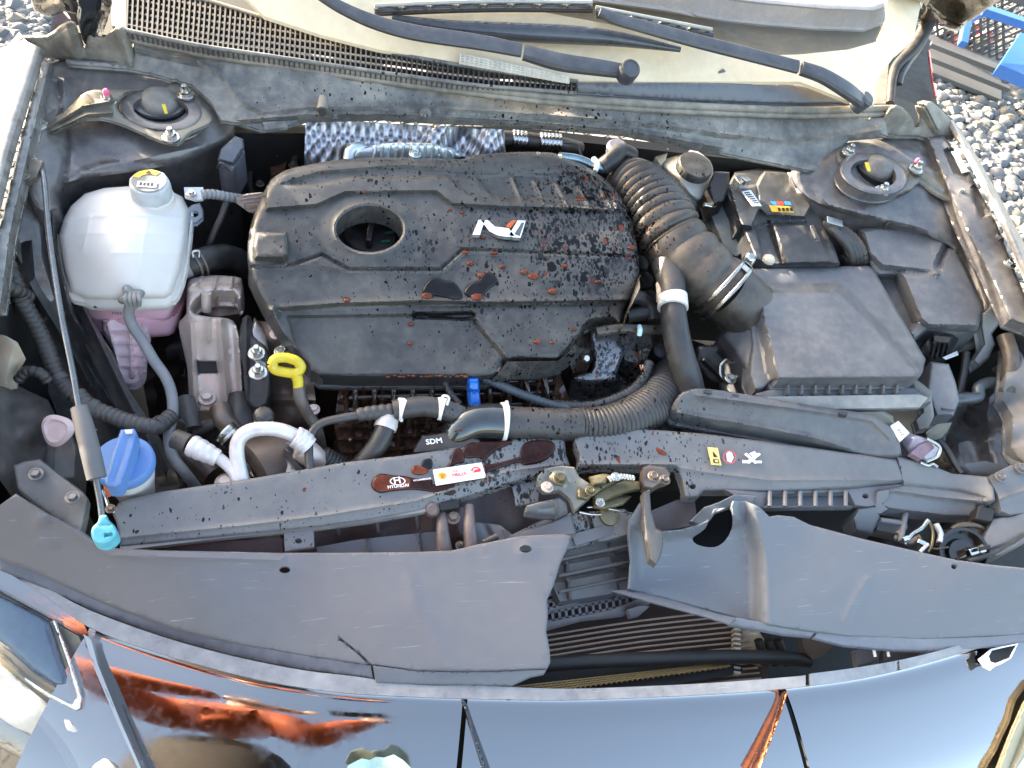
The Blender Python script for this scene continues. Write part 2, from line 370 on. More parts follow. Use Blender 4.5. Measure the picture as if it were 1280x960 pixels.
CASTD = dusty('dark_cast_metal', (.16, .13, .11), .42, (.24, .17, .13), .45, metal=.7, bump=.5)
STEEL = plain('zinc_steel', (.50, .49, .45), .28, 1.0)
ALU = plain('bright_aluminium_pipe', (.62, .58, .58), .42, .35, bump=.15)
BRKT = dusty('dusty_stamped_steel', (.14, .13, .11), .38, (.38, .34, .26), .6, metal=.5, bump=.2)
GOLD = dusty('yellow_passivated_steel', (.085, .07, .035), .40, (.22, .19, .13), .45, metal=.7, splatter=.5)
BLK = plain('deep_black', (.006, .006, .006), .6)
WHT = plain('white_plastic', (.72, .70, .66), .45, var=.05)
SEMI = dusty('translucent_tank_plastic', (.62, .59, .55), .42, (.52, .47, .40), .3, grain=500, bump=.1)
SEMI.node_tree.nodes['Principled BSDF'].inputs['Subsurface Weight'].default_value = .35
SEMI.node_tree.nodes['Principled BSDF'].inputs['Subsurface Radius'].default_value = (.02, .015, .012)
PINK = dusty('tank_plastic_over_pink_coolant', (.74, .42, .50), .40, (.70, .55, .58), .35, bump=.1)
FADE = dusty('tank_plastic_faint_pink', (.74, .58, .60), .40, (.70, .60, .60), .35, bump=.1)
YEL = plain('yellow_plastic', (.60, .46, .02), .35, coat=.2)
BLUE = dusty('blue_cap_plastic', (.09, .20, .45), .5, (.20, .27, .38), .4)
CYAN = plain('cyan_plastic', (.10, .40, .48), .4)
ORANGE = plain('orange_plastic', (.8, .16, .04), .4)
CREAMP = dusty('cream_plastic', (.50, .44, .34), .45, (.5, .45, .36), .3)
PINKP = plain('pale_pink_plug', (.62, .46, .43), .5)
LBL = plain('label_white', (.75, .75, .74), .4, var=.04); LBK = plain('label_black', (.01, .01, .012), .35); LRED = plain('label_red', (.65, .04, .03), .4); LYEL = plain('label_amber', (.80, .45, .03), .4); LBLU = plain('label_blue', (.04, .2, .6), .4)
CHROME = plain('chrome', (.80, .78, .74), .12, 1.0)
SOUPD = plain('dark_brown_liquid', (.030, .008, .004), .08, var=.4); SOUPD.node_tree.nodes['Principled BSDF'].inputs['Specular IOR Level'].default_value = .25
SOUP = plain('orange_brown_liquid', (.13, .026, .007), .07, var=.45); SOUP.node_tree.nodes['Principled BSDF'].inputs['Specular IOR Level'].default_value = .3  # glossy liquid with an orange-brown base colour
WETB = plain('wet_black_film', (.008, .007, .008), .10); WETB.node_tree.nodes['Principled BSDF'].inputs['Specular IOR Level'].default_value = .25
SDARK = plain('black_damper_tube', (.045, .045, .050), .32, coat=.3)

def Zp(px, py, p0, nrm):
    d = Vector(ray(px, py)); o = Vector(CAM); n = Vector(nrm); t = (Vector(p0)-o).dot(n)/d.dot(n); return (o+d*t).z

# ================================================================ setting: ground
def ground_mat():
    nb = NB('gravel_ground'); v = nb.n('ShaderNodeTexVoronoi'); v.inputs['Scale'].default_value = 26; nb.link(nb.geo.outputs['Position'], v.inputs[0])
    v2 = nb.n('ShaderNodeTexVoronoi'); v2.inputs['Scale'].default_value = 26; v2.feature = 'DISTANCE_TO_EDGE'; nb.link(nb.geo.outputs['Position'], v2.inputs[0])
    g = nb.n('ShaderNodeSeparateColor'); nb.link(v.outputs['Color'], g.inputs[0])
    c = nb.mix(g.outputs[0], (.16, .155, .14), (.42, .41, .38)); e = nb.ramp(v2.outputs[0], 0, .12); c = nb.mix(e, (.035, .032, .028), c)
    bp = nb.n('ShaderNodeBump'); bp.inputs['Distance'].default_value = .02; nb.link(e, bp.inputs['Height']); nb.link(bp.outputs[0], nb.b.inputs['Normal'])
    nb.link(c, nb.b.inputs['Base Color']); nb.b.inputs['Roughness'].default_value = .9; return nb.m
gnd = mk('ground', [(-60, -60, 0), (60, -60, 0), (60, 60, 0), (-60, 60, 0)], [(0, 1, 2, 3)], ground_mat()); tag(gnd, kind='structure')
gl = gnd.location.copy()
STONE = [dusty('pale_stone', (.15, .15, .145), .8, (.22, .21, .20), .5, patch=20, bump=.6), dusty('grey_stone', (.085, .09, .095), .8, (.17, .17, .165), .5, patch=20, bump=.6), dusty('warm_stone', (.16, .145, .12), .8, (.22, .205, .18), .5, patch=20, bump=.6)]
stones = []
for k in range(9):
    bm = bmesh.new(); bmesh.ops.create_icosphere(bm, subdivisions=2, radius=1); off = Vector((k*7.3, 1, 2))
    for v in bm.verts:
        n = v.co.normalized(); q = 1+.38*mnoise.noise(n*1.1+off)+.12*mnoise.noise(n*2.7+off)
        for ax in (Vector((1, .3, .4)), Vector((-.7, .8, .3)), Vector((.1, -.9, .6)), Vector((-.4, -.3, .95))):
            a = (ax+Vector((math.sin(k*3), math.cos(k*5), 0))*.5).normalized(); d = n.dot(a)
            if d*q > .72: q = .72/d
        v.co = n*q
        v.co.z *= .68
    me = bpy.data.meshes.new('stone'); bm.to_mesh(me); bm.free(); me.materials.append(STONE[k % 3 if k < 7 else 1])
    for p in me.polygons: p.use_smooth = True
    me.set_sharp_from_angle(angle=math.radians(32))
    stones.append(me)
def stone_spots(poly, sp):
    out = []; px = np.array(poly); lo, hi = px.min(0), px.max(0)
    wp = [P(x, y, .02) for x, y in poly]; xs = [v.x for v in wp]; ys = [v.y for v in wp]; W2 = [(v.x, v.y) for v in wp]
    x = min(xs)
    while x < max(xs):
        y = min(ys)
        while y < max(ys):
            q = (x+random.uniform(-.4, .4)*sp, y+random.uniform(-.4, .4)*sp)
            if inside([q], W2)[0]: out.append(q)
            y += sp
        x += sp
    return out
sp_r = stone_spots([(1150, 60), (1290, 60), (1290, 345), (1240, 310), (1200, 190), (1160, 100)], .050)+stone_spots([(-10, -10), (42, -10), (20, 55), (-10, 90)], .055)
sp_r.sort(key=lambda q: math.hypot(q[0]-CAM[0], q[1]-CAM[1]))
def put_stone(q, s, z=0, par=gnd):
    o = bpy.data.objects.new('stone', random.choice(stones)); o.location = Vector((q[0], q[1], z+.3*s))-gl; o.scale = (s, s*random.uniform(.75, 1.1), s*random.uniform(.8, 1.1)); o.rotation_euler = (random.uniform(-.4, .4), random.uniform(-.4, .4), random.uniform(0, 6.28)); return o
for i, q in enumerate(sp_r[:300]):
    o = put_stone(q, random.uniform(.024, .040)); COL.objects.link(o); o.parent = gnd
bmx = bmesh.new()
for i in range(4200):
    if i < len(sp_r)-300: q = sp_r[300+i]; s = random.uniform(.024, .038); z = 0
    else:
        px, py = random.choice([(random.uniform(1140, 1300), random.uniform(-20, 350)), (random.uniform(1140, 1300), random.uniform(-20, 350)), (random.uniform(-30, 60), random.uniform(-30, 100))]); v = P(px, py, 0); q = (v.x, v.y); s = random.uniform(.010, .022); z = 0
        if math.hypot(*q) > 8: continue
    o = put_stone(q, s, z); bm2 = bmesh.new(); bm2.from_mesh(o.data); mat4 = Matrix.LocRotScale(o.location, o.rotation_euler, o.scale); bm2.transform(mat4)
    m2 = bpy.data.meshes.new('tmp'); bm2.to_mesh(m2); bm2.free(); bmx.from_mesh(m2); bpy.data.meshes.remove(m2); bpy.data.objects.remove(o)
me = bpy.data.meshes.new('gravel'); bmx.to_mesh(me); bmx.free(); me.materials.append(STONE[0])
for p in me.polygons: p.use_smooth = True
gr = bpy.data.objects.new('gravel', me); COL.objects.link(gr); gr.parent = gnd; tag(gr, kind='stuff')

# ================================================================ crates on the gravel
def bar(name, a, b, w, h, mat, par): 
    a, b = Vector(a), Vector(b); c = (a+b)/2; return box(name, c, b-a, (b-a).cross(Vector((0, 0, 1))), ((b-a).length, w, h), mat, par, bevel=.002)
GP = dusty('grey_crate_plastic', (.045, .048, .05), .5, (.12, .115, .11), .4); BP = dusty('blue_crate_plastic', (.035, .13, .40), .4, (.12, .2, .35), .2); REDP = plain('red_scrap', (.55, .06, .07), .5)
c0 = P(1165, 50, .22)
t = thing('lattice_crate', 'grey plastic lattice crate with red scraps inside on the gravel', 'crate', (c0.x, c0.y, 0))
A, B = P(1163, 55, .14), P(1272, 98, .14); C_, D = P(1160, -30, .14), P(1330, 30, .14)
u = (B-A).normalized(); v = Vector((-u.y, u.x, 0)); L = (B-A).length
for z in (.03, .085, .14): bar('rail', A+Vector((0, 0, z-.14)), B+Vector((0, 0, z-.14)), .03, .02, GP, t)
wl = bar('base_board', A+v*.26-Vector((0, 0, .11)), B+v*.26-Vector((0, 0, .11)), .5, .02, GP, t)
for k in range(10): bar('lattice_bar', A+u*L*k/9+Vector((0, 0, -.12)), A+u*L*k/9, .02, .012, GP, t)
bz = .30
for k in range(-2, 12):
    for sgn in (1, -1):
        a = A+v*.32+u*(L*k/11)+Vector((0, 0, -.08)); b = a+u*(sgn*.20)+Vector((0, 0, .26)); bar('lattice_bar', a, b, .008, .012, GP, t)
bar('rim', A+v*.32+Vector((0, 0, .18)), B+v*.32+Vector((0, 0, .18)), .03, .03, GP, t)
bar('rim', A+v*.58+Vector((0, 0, .18)), B+v*.58+Vector((0, 0, .18)), .03, .03, GP, t)
for k in range(9):
    q = A+v*(.42+.06*(k % 3))+u*(L*(.25+.07*k)); s = .045; mk('scrap', [(q.x-s, q.y-s, .03), (q.x+s, q.y-s*.5, .06), (q.x+s*.6, q.y+s, .03), (q.x-s*.7, q.y+s, .05), (q.x, q.y, .12)], [(0, 1, 4), (1, 2, 4), (2, 3, 4), (3, 0, 4), (3, 2, 1, 0)], REDP if k % 2 else PL, t)
c1 = P(1235, 60, 0)
t = thing('blue_crate', 'bright blue plastic crate with a white paper on its side', 'crate', (c1.x, c1.y, 0))
q0, q1 = P(1238, 70, .22), P(1262, 32, .22); uu = (q1-q0).normalized(); vv = Vector((uu.y, -uu.x, 0)) 
sd = prism('side_panel', [(1250, 80, .26), (1276, 40, .30), (1330, 64, .30), (1300, 102, .26)], .05, BP, t)
flat('paper', [(1256, 82, .243), (1272, 62, .262), (1300, 70, .268), (1290, 98, .246)], LBL, t, .002)
bar('rim', P(1228, 12, .38), P(1300, 36, .38), .05, .03, BP, t); bar('post', P(1203, 56, .30), P(1209, 24, .34), .03, .03, BP, t); bar('post', P(1206, 30, .33), P(1232, 12, .37), .025, .03, BP, t)

# ================================================================ car body
body = thing('car_body', 'dark purple-black car body with its bonnet off and its nose crushed', 'car body', (0, .7, 0))
# floor and walls of the bay
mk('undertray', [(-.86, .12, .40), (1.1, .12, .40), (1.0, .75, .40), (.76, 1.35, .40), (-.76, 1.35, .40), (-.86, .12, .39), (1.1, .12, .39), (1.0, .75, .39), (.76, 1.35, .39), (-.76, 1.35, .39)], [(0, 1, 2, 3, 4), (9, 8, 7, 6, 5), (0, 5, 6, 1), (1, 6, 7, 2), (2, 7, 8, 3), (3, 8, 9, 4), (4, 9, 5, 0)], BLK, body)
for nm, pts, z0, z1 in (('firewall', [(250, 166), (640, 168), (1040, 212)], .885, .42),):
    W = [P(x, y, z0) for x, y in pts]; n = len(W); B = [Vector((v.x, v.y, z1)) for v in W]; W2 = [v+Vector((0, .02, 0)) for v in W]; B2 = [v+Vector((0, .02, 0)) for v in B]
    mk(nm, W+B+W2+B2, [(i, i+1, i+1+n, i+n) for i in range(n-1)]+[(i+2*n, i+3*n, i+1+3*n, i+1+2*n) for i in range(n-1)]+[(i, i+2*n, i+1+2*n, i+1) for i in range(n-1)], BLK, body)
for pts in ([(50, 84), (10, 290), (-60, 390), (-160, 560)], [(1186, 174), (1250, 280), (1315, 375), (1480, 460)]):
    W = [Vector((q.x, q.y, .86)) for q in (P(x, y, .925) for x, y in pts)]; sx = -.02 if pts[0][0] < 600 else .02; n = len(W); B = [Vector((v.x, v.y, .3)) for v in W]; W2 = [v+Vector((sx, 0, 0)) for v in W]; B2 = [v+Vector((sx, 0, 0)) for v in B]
    mk('sun_block_side_wall', W+B+W2+B2, [(i, i+1, i+1+n, i+n) for i in range(n-1)]+[(i+2*n, i+3*n, i+1+3*n, i+1+2*n) for i in range(n-1)]+[(i, i+2*n, i+1+2*n, i+1) for i in range(n-1)], BLK, body)  # body walls added to block the low sun from the bay floor
relief('scuttle_floor', [(90, -70), (640, -70), (640, 60), (400, 62), (250, 50), (140, 44), (90, 40)], .925, BLK, body, step=30, thick=.02)
relief('scuttle_strip', [(136, -20), (158, -20), (157, 36), (140, 32)], .965, PLG, body, step=7, thick=.01)
def tower(L_, outline, ctrl, feats):
    return relief('strut_tower', outline, ctrl, PAINT_IN, body, feats=feats, step=9, thick=.34, edge=(12, .012), sm=3, flare=-.03)
tower(0, [(30, 220), (45, 150), (62, 78), (165, 78), (240, 96), (280, 125), (296, 165), (280, 182), (235, 204), (165, 218), (80, 232), (72, 262), (45, 262)],
      [(50, 90, .935), (160, 90, .925), (270, 130, .91), (40, 215, .915), (80, 228, .895), (200, 150, .905), (285, 170, .89), (180, 212, .893), (60, 258, .90)],
      [('dome', 196, 152, 95, 52, .008), ('line', [(80, 100), (78, 130), (60, 160)], .004, 5), ('line', [(72, 105), (85, 180), (80, 228)], -.004, 4), ('line', [(100, 215), (180, 198), (255, 182)], .003, 5)])
tower(1, [(1165, 300), (1150, 292), (1100, 278), (1055, 268), (1010, 250), (988, 222), (1004, 195), (1045, 178), (1110, 172), (1168, 178), (1195, 215), (1218, 262), (1240, 300), (1252, 372), (1225, 395), (1195, 320)],
      [(1045, 178, .925), (1168, 178, .935), (990, 222, .90), (1055, 268, .895), (1160, 294, .893), (1090, 225, .91), (1218, 262, .915), (1250, 370, .87), (1200, 330, .87)],
      [('dome', 1092, 222, 80, 50, .008), ('line', [(1160, 180), (1172, 230), (1200, 300), (1225, 380)], -.004, 5), ('line', [(1030, 255), (1090, 270), (1150, 284)], .003, 5)])
# struts' top mounts
def strut_top(cx, cy, rx, ry, rot, z, k, yellow):
    par = thing('strut_mount', ['dusty strut mount dome ringed by steel under the windscreen corner, beside the white coolant tank', 'strut mount dome behind the black fuse box, near the gravel'][k], 'strut mount', P(cx, cy, z))
    # raised ring
    relief('seat_ring', ell(cx, cy, rx, ry, rot, 36), z+.012, PAINT_IN, par, holes=[ell(cx, cy, rx*.66, ry*.66, rot, 30)], step=6, thick=.018, edge=(5, .006))
    c = P(cx, cy, z-.01); R = M(cx, cy, z, rx*.62)
    lathe('cup', c, (0, 0, 1), [(R*1.06, -.03), (R*1.06, .012), (R*1.0, .014), (R*.99, -.012)], BLK, par)
    lathe('dome_cap', c+Vector((0, 0, .004)), (0, 0, 1), [(R*.80, -.02), (R*.80, .004), (R*.74, .012), (R*.58, .018), (R*.38, .022), (R*.14, .024)], dusty('dusty_dome_cap%d' % k, (.05, .048, .045), .45, (.26, .23, .19), .75), par, smooth=60)
    flat('paint_dab', [(yellow[0]-2.5, yellow[1]-5, z+.028), (yellow[0]+2, yellow[1]-5, z+.028), (yellow[0]+5, yellow[1]+6, z+.022), (yellow[0]+1, yellow[1]+6, z+.022)], YEL, par, .002)
    return par
sl_ = strut_top(201, 137, 53, 27, 6, .915, 0, (205, 137)); sr_ = strut_top(1092, 217, 44, 26, 12, .9235, 1, (1083, 209))
# braces bolted from tower to rail
pb = relief('tie_brace', [(44, 158), (52, 166), (66, 166), (108, 150), (140, 152), (180, 168), (203, 178), (222, 181), (232, 172), (240, 165), (262, 155), (265, 145), (250, 128), (238, 112), (224, 104), (205, 110), (226, 122), (240, 136), (238, 150), (222, 160), (195, 163), (165, 152), (150, 140), (147, 128), (158, 116), (180, 112), (150, 112), (118, 112), (100, 120), (80, 140)],
            [(50, 158, .918), (110, 130, .938), (230, 112, .925), (213, 170, .925), (250, 140, .925), (150, 145, .93)], BRKT, sl_, step=5, thick=.003, edge=(4, .003), sm=2, feats=[('line', [(62, 158), (104, 132), (140, 126)], .006, 3), ('line', [(66, 163), (108, 143), (140, 141)], .005, 2.5)])
for x, y, z in ((135, 127, .933), (232, 119, .93), (214, 172, .928), (49, 157, .92)): bolt(sl_, x, y, z, 7, STEEL)
lathe('paint_dab', P(133.5, 119, .945), (0, 0, 1), [(.0035, 0), (.004, .006), (.002, .009)], plain('pink_mark', (.75, .12, .25), .5), sl_)
relief('tie_brace', [(1044, 192), (1052, 183), (1068, 184), (1085, 188), (1130, 203), (1150, 205), (1172, 215), (1190, 232), (1204, 243), (1200, 252), (1188, 252), (1165, 240), (1150, 228), (1140, 236), (1118, 244), (1104, 243), (1086, 240), (1064, 228), (1052, 214), (1056, 204), (1066, 216), (1082, 230), (1104, 236), (1126, 230), (1134, 220), (1128, 210), (1104, 200), (1080, 196), (1060, 200), (1048, 206)],
       [(1048, 195, .925), (1145, 212, .93), (1195, 245, .922), (1100, 240, .925), (1090, 192, .928)], BRKT, sr_, step=5, thick=.003, edge=(3, .002), sm=2, feats=[('line', [(1150, 215), (1180, 236)], .005, 3)])
for x, y, z in ((1060, 191, .93), (1144, 212, .935), (1102, 239, .928), (1196, 246, .925)): bolt(sr_, x, y, z, 6, STEEL)
lathe('paint_dab', P(1145, 203, .945), (0, 0, 1), [(.003, 0), (.0035, .005), (.002, .008)], bpy.data.materials['pink_mark'], sr_)
# fender rails
relief('fender_rail', [(52, 72), (64, 78), (40, 175), (14, 290), (2, 380), (-8, 380), (-4, 300), (22, 190)], [(58, 75, .945), (30, 190, .94), (2, 370, .90), (20, 200, .94)], PAINT_D, body, step=7, thick=.02, edge=(3, .004))
relief('fender_rail', [(1158, 172), (1180, 170), (1212, 215), (1246, 280), (1282, 372), (1292, 410), (1262, 400), (1240, 350), (1208, 290), (1180, 225)],
       [(1168, 172, .945), (1245, 290, .93), (1285, 400, .90), (1200, 260, .93)], PAINT_IN, body, step=7, thick=.02, edge=(4, .005), feats=[('step', [(1180, 188), (1192, 186), (1216, 216), (1206, 222), (1192, 216)], -.006, 3), ('step', [(1216, 232), (1226, 236), (1240, 268), (1228, 272), (1218, 252)], -.005, 3), ('line', [(1186, 175), (1225, 232), (1262, 310)], .004, 3)])
flat('maker_plate', [(1189, 190, .943), (1196, 190, .943), (1211, 215, .94), (1202, 217, .94)], LBL, body, .001)
for x, y in ((1247, 299), (1262, 330)): bolt(body, x, y, .925, 5, STEEL if y > 310 else PAINT_IN, stud=False)
# outer fenders
def wing(rows, mat, name='fender'):
    cols = len(rows[0]); sm = []
    rr = [crom([np.array(P(*p)) for p in r], 5) for r in rows]; cc = [crom([r[i] for r in rr], 5) for i in range(len(rr[0]))]
    n, m = len(cc), len(cc[0]); V = [p for c in cc for p in c]; off = len(V); V2 = [p-np.array((0, 0, .003)) for p in V]
    F = [(i*m+j, (i+1)*m+j, (i+1)*m+j+1, i*m+j+1) for i in range(n-1) for j in range(m-1)]
    b = [(i*m+j) for i in range(n) for j in range(m)]
    F2 = [tuple(x+off for x in reversed(f)) for f in F]
    S1 = [(i*m, (i+1)*m, (i+1)*m+off, i*m+off) for i in range(n-1)]+[(i*m+m-1, (i+1)*m+m-1, (i+1)*m+m-1+off, i*m+m-1+off) for i in range(n-1)]+[(j, j+1, j+1+off, j+off) for j in range(m-1)]+[((n-1)*m+j, (n-1)*m+j+1, (n-1)*m+j+1+off, (n-1)*m+j+off) for j in range(m-1)]
    return mk(name, V+V2, F+F2+S1, mat, body, smooth=50)
wing([[(56, 62, .96), (26, 160, .955), (0, 260, .95), (-30, 400, .90)], [(48, 58, .968), (14, 150, .963), (-14, 250, .958), (-50, 390, .91)], [(34, 52, .965), (-10, 150, .955), (-50, 250, .94), (-90, 390, .88)], [(24, 40, .93), (-40, 120, .90), (-90, 230, .87), (-140, 380, .8)]], PAINT_D)
wing([[(1184, 150, .96), (1214, 205, .955), (1262, 300, .945), (1300, 400, .92)], [(1190, 150, .962), (1220, 200, .957), (1270, 296, .947), (1312, 398, .92)], [(1193, 152, .93), (1224, 200, .92), (1276, 296, .91), (1325, 398, .88)], [(1190, 160, .80), (1222, 212, .80), (1276, 312, .79), (1330, 420, .78)]], PAINT_D)
# ---- door-side opening at the pillar
pil = relief('pillar_opening_shade', [(1108, 80), (1150, 30), (1162, 50), (1167, 110), (1172, 130), (1190, 150), (1150, 160), (1108, 140)], [(1115, 95, .925), (1170, 110, .915), (1150, 158, .925)], BLK, body, step=12, thick=.1)  # black panel standing in for the shade of the opening
prism('door_edge', [(1161, 62, .95), (1163, 62, .95), (1168, 105, .93), (1172, 120, .93), (1170, 120, .93), (1166, 100, .93)], .006, plain('maroon_paint', (.14, .02, .04), .2, coat=1), body, bevel=.001)
tube('pillar_seal', [(1132, -10, 1.08), (1150, 0, 1.06), (1160, 25, 1.03), (1142, 60, 1.0), (1118, 88, .98), (1112, 130, .965)], [.014, .014, .013, .012, .009, .007], RUBP, body)
tube('pillar_seal', [(1160, -10, 1.07), (1168, 15, 1.04), (1152, 52, 1.0), (1128, 88, .98), (1122, 105, .965)], [.008]*5, SDARK, body)
prism('pillar_trim', [(1094, 92, .975), (1112, 74, .985), (1108, 130, .965), (1088, 130, .965)], .02, dusty('dusty_trim', (.12, .11, .09), .5, (.4, .36, .28), .8), body)
# ---- bonnet remains
t = thing('torn_bonnet_corner', 'bronze glossy torn bonnet corner hanging over the gravel', 'bonnet scrap', P(1180, 10, 1.05))
relief('panel', [(1116, -20), (1112, -2), (1122, 20), (1140, 18), (1165, 24), (1190, 34), (1200, 35), (1212, 25), (1240, 5), (1262, -20)], [(1116, -10, 1.10), (1200, 34, 1.02), (1250, 0, 1.10), (1160, 22, 1.04), (1180, -20, 1.12), (1200, 5, 1.06)], plain('bronze_glossy_paint', (.16, .12, .075), .22, .5, coat=1), t, step=6, thick=.006, edge=(4, .006), sm=2, jitter=.02, feats=[('line', [(1145, -10), (1180, 20), (1205, 32)], .014, 7)])
t = thing('hinge_arm', 'black bent bonnet hinge arm standing at the windscreen corner', 'hinge', P(110, 45, .95))
relief('arm', [(95, -15), (98, 5), (96, 20), (100, 38), (104, 52), (110, 55), (112, 42), (124, 40), (130, 25), (136, 8), (136, -15)], [(100, -10, 1.05), (107, 52, .955), (134, -10, 1.04), (125, 38, .97), (112, 10, 1.02)], plain('glossy_black_paint', (.01, .01, .013), .12, coat=1), t, step=6, thick=.008, edge=(3, .003), sm=2, feats=[('line', [(125, -10), (124, 15), (116, 40)], .008, 4)])
relief('gusset', [(35, -15), (40, 5), (58, 12), (78, 5), (96, 10), (97, -15)], [(35, -10, 1.02), (60, 10, 1.0), (95, 0, 1.03)], bpy.data.materials['glossy_black_paint'], t, step=6, thick=.01, edge=(3, .004), jitter=.02)
tube('cable', [(56, 12, .99), (68, 6, 1.0), (82, 8, .995), (92, 20, .98), (94, 30, .97)], .005, PL, t)
relief('bracket', [(62, 45), (66, 18), (78, 14), (92, 30), (94, 52), (80, 42)], [(62, 45, .955), (75, 15, .98), (92, 48, .95)], plain('violet_grey_paint', (.10, .09, .13), .3, coat=.5), t, step=6, thick=.004)

# ================================================================ cowl
cowl = thing('cowl_cover', 'dusty black cowl cover with slotted air grille below the windscreen', 'cowl cover', P(640, 120, .93))
# front apron
relief('apron', [(166, 48), (250, 64), (330, 78), (480, 100), (640, 121), (760, 132), (880, 140), (1000, 146), (1106, 146), (1110, 170), (1062, 174), (1047, 190), (1040, 206), (1020, 216), (990, 210), (930, 198), (860, 184), (780, 168), (640, 156), (540, 152), (480, 148), (385, 150), (350, 162), (325, 164), (300, 156), (275, 152), (262, 128), (240, 108), (200, 96), (160, 88), (84, 82), (82, 74), (165, 80)],
       [(166, 50, .965), (480, 102, .965), (760, 134, .965), (1100, 148, .965), (270, 150, .915), (385, 150, .925), (640, 156, .93), (860, 184, .925), (1020, 215, .91), (1060, 176, .93), (100, 78, .94), (200, 94, .93), (330, 120, .94), (640, 138, .945), (900, 165, .945)],
       COWL, cowl, step=9, thick=.004, edge=(3, .003), feats=[('line', [(170, 60), (250, 78), (278, 96), (300, 125), (330, 140), (385, 134), (480, 132), (640, 140), (800, 152), (900, 166), (1000, 178), (1040, 172), (1100, 162)], .004, 4), ('line', [(300, 150), (385, 143), (480, 142), (640, 150), (780, 162), (900, 184)], .005, 3)], jitter=.003)
tube('clip_boss', [(404, 122, .952), (403, 138, .945)], [.006, .008], TAN, cowl); lathe('clip_hole', P(403, 141, .943), (-.1, -.8, .5), [(.0045, 0), (.0045, .004)], BLK, cowl)
lathe('blister', P(532, 141, .942), (0, -.3, 1), [(.009, 0), (.008, .002), (.004, .003)], COWL, cowl)
prism('clip_tab', [(328, 152, .925), (357, 150, .925), (360, 158, .92), (331, 162, .92)], .006, COWL, cowl, bevel=.001)
# two-lipped rubber seal
for dy, rr, zz in ((0, .0065, .972), (7, .0045, .966)):
    tube('rubber_seal', [(160, 42+dy, zz), (250, 60+dy, zz), (330, 73+dy, zz), (480, 95+dy, zz), (640, 116+dy, zz), (760, 127+dy, zz), (880, 134+dy, zz), (1000, 138+dy, zz), (1116, 136+dy, zz)], rr, TAN, cowl, seg=10)
# end pieces with a saddle
relief('end_cap', [(22, 52), (28, 44), (58, 44), (72, 34), (84, 27), (94, 28), (100, 46), (106, 60), (110, 42), (130, 46), (148, 32), (160, 40), (170, 84), (150, 87), (80, 72), (60, 68), (40, 68), (24, 62)], [(25, 50, .95), (85, 30, .99), (106, 58, .955), (150, 36, .985), (168, 84, .935), (40, 66, .935), (80, 70, .935)], TAN, cowl, step=6, thick=.006, edge=(4, .006), sm=2, feats=[('line', [(82, 30), (88, 50), (96, 70)], .006, 5), ('line', [(148, 38), (155, 55), (162, 78)], .005, 5)])
relief('end_cap', [(1096, 168), (1112, 134), (1128, 134), (1140, 148), (1146, 158), (1150, 140), (1146, 128), (1165, 127), (1185, 146), (1195, 160), (1194, 171), (1172, 172), (1160, 176), (1146, 172)], [(1098, 166, .94), (1120, 136, .985), (1145, 156, .95), (1165, 128, .99), (1194, 165, .95), (1158, 175, .935)], TAN, cowl, step=6, thick=.006, edge=(4, .006), sm=2, feats=[('line', [(1158, 132), (1172, 160)], .006, 5)])
# grille: base panel and real bars
ZG = .985
top_e = [(160, -14), (240, -4), (330, 22), (400, 44), (470, 62), (560, 79), (640, 92), (722, 102)]
bot_e = [(158, 38), (250, 57), (330, 69), (480, 91), (600, 107), (660, 112), (690, 114.5), (720, 117)]
def on(edge, t):
    c = crom([np.array(p, float) for p in edge], 12); L = [0]
    for a, b in zip(c, c[1:]): L.append(L[-1]+np.linalg.norm(b-a))
    s = t*L[-1]; A = np.array(c); return np.array([np.interp(s, L, A[:, 0]), np.interp(s, L, A[:, 1])])
relief('grille_tray', [tuple(p) for p in bot_e]+[tuple(p) for p in top_e[::-1]], ZG-.03, BLK, cowl, step=16, thick=.003)
nb_ = 88; bars = bmesh.new()
def addbar(bm, a, b, w, h):
    a, b = Vector(a), Vector(b); d = (b-a).normalized(); s = d.cross(Vector((0, 0, 1))).normalized()*w/2; u = Vector((0, 0, h))
    vs = [bm.verts.new(p) for p in (a-s, a+s, b+s, b-s, a-s-u, a+s-u, b+s-u, b-s-u)]
    for f in ((0, 1, 2, 3), (7, 6, 5, 4), (0, 4, 5, 1), (1, 5, 6, 2), (2, 6, 7, 3), (3, 7, 4, 0)): bm.faces.new([vs[i] for i in f])
for i in range(nb_+1):
    t_ = i/nb_; a = on(top_e, t_); b = on(bot_e, t_); addbar(bars, P(*a, ZG+.004), P(*b, ZG-.004), .0022, .012)
BARM = dusty('grille_bar_plastic', (.02, .02, .02), .45, (.14, .13, .115), .35)
def bmobj(name, bm, mat, parent, bevel=0):
    V = [v.co.copy() for v in bm.verts]; bm.verts.index_update(); F = [[v.index for v in f.verts] for f in bm.faces]; bm.free()
    vs = np.array([tuple(v) for v in V]); me = bpy.data.meshes.new(name); c = vs.mean(0); me.from_pydata((vs-c).tolist(), [], F); me.materials.append(mat); me.update()
    b2 = bmesh.new(); b2.from_mesh(me); bmesh.ops.recalc_face_normals(b2, faces=b2.faces); b2.to_mesh(me); b2.free()
    o = bpy.data.objects.new(name, me); COL.objects.link(o); o.parent = parent; o.location = Vector(c)-(wloc(parent) if parent else Vector()); return o
tag(bmobj('grille_bars', bars, BARM, cowl), kind='stuff')
cross = bmesh.new()
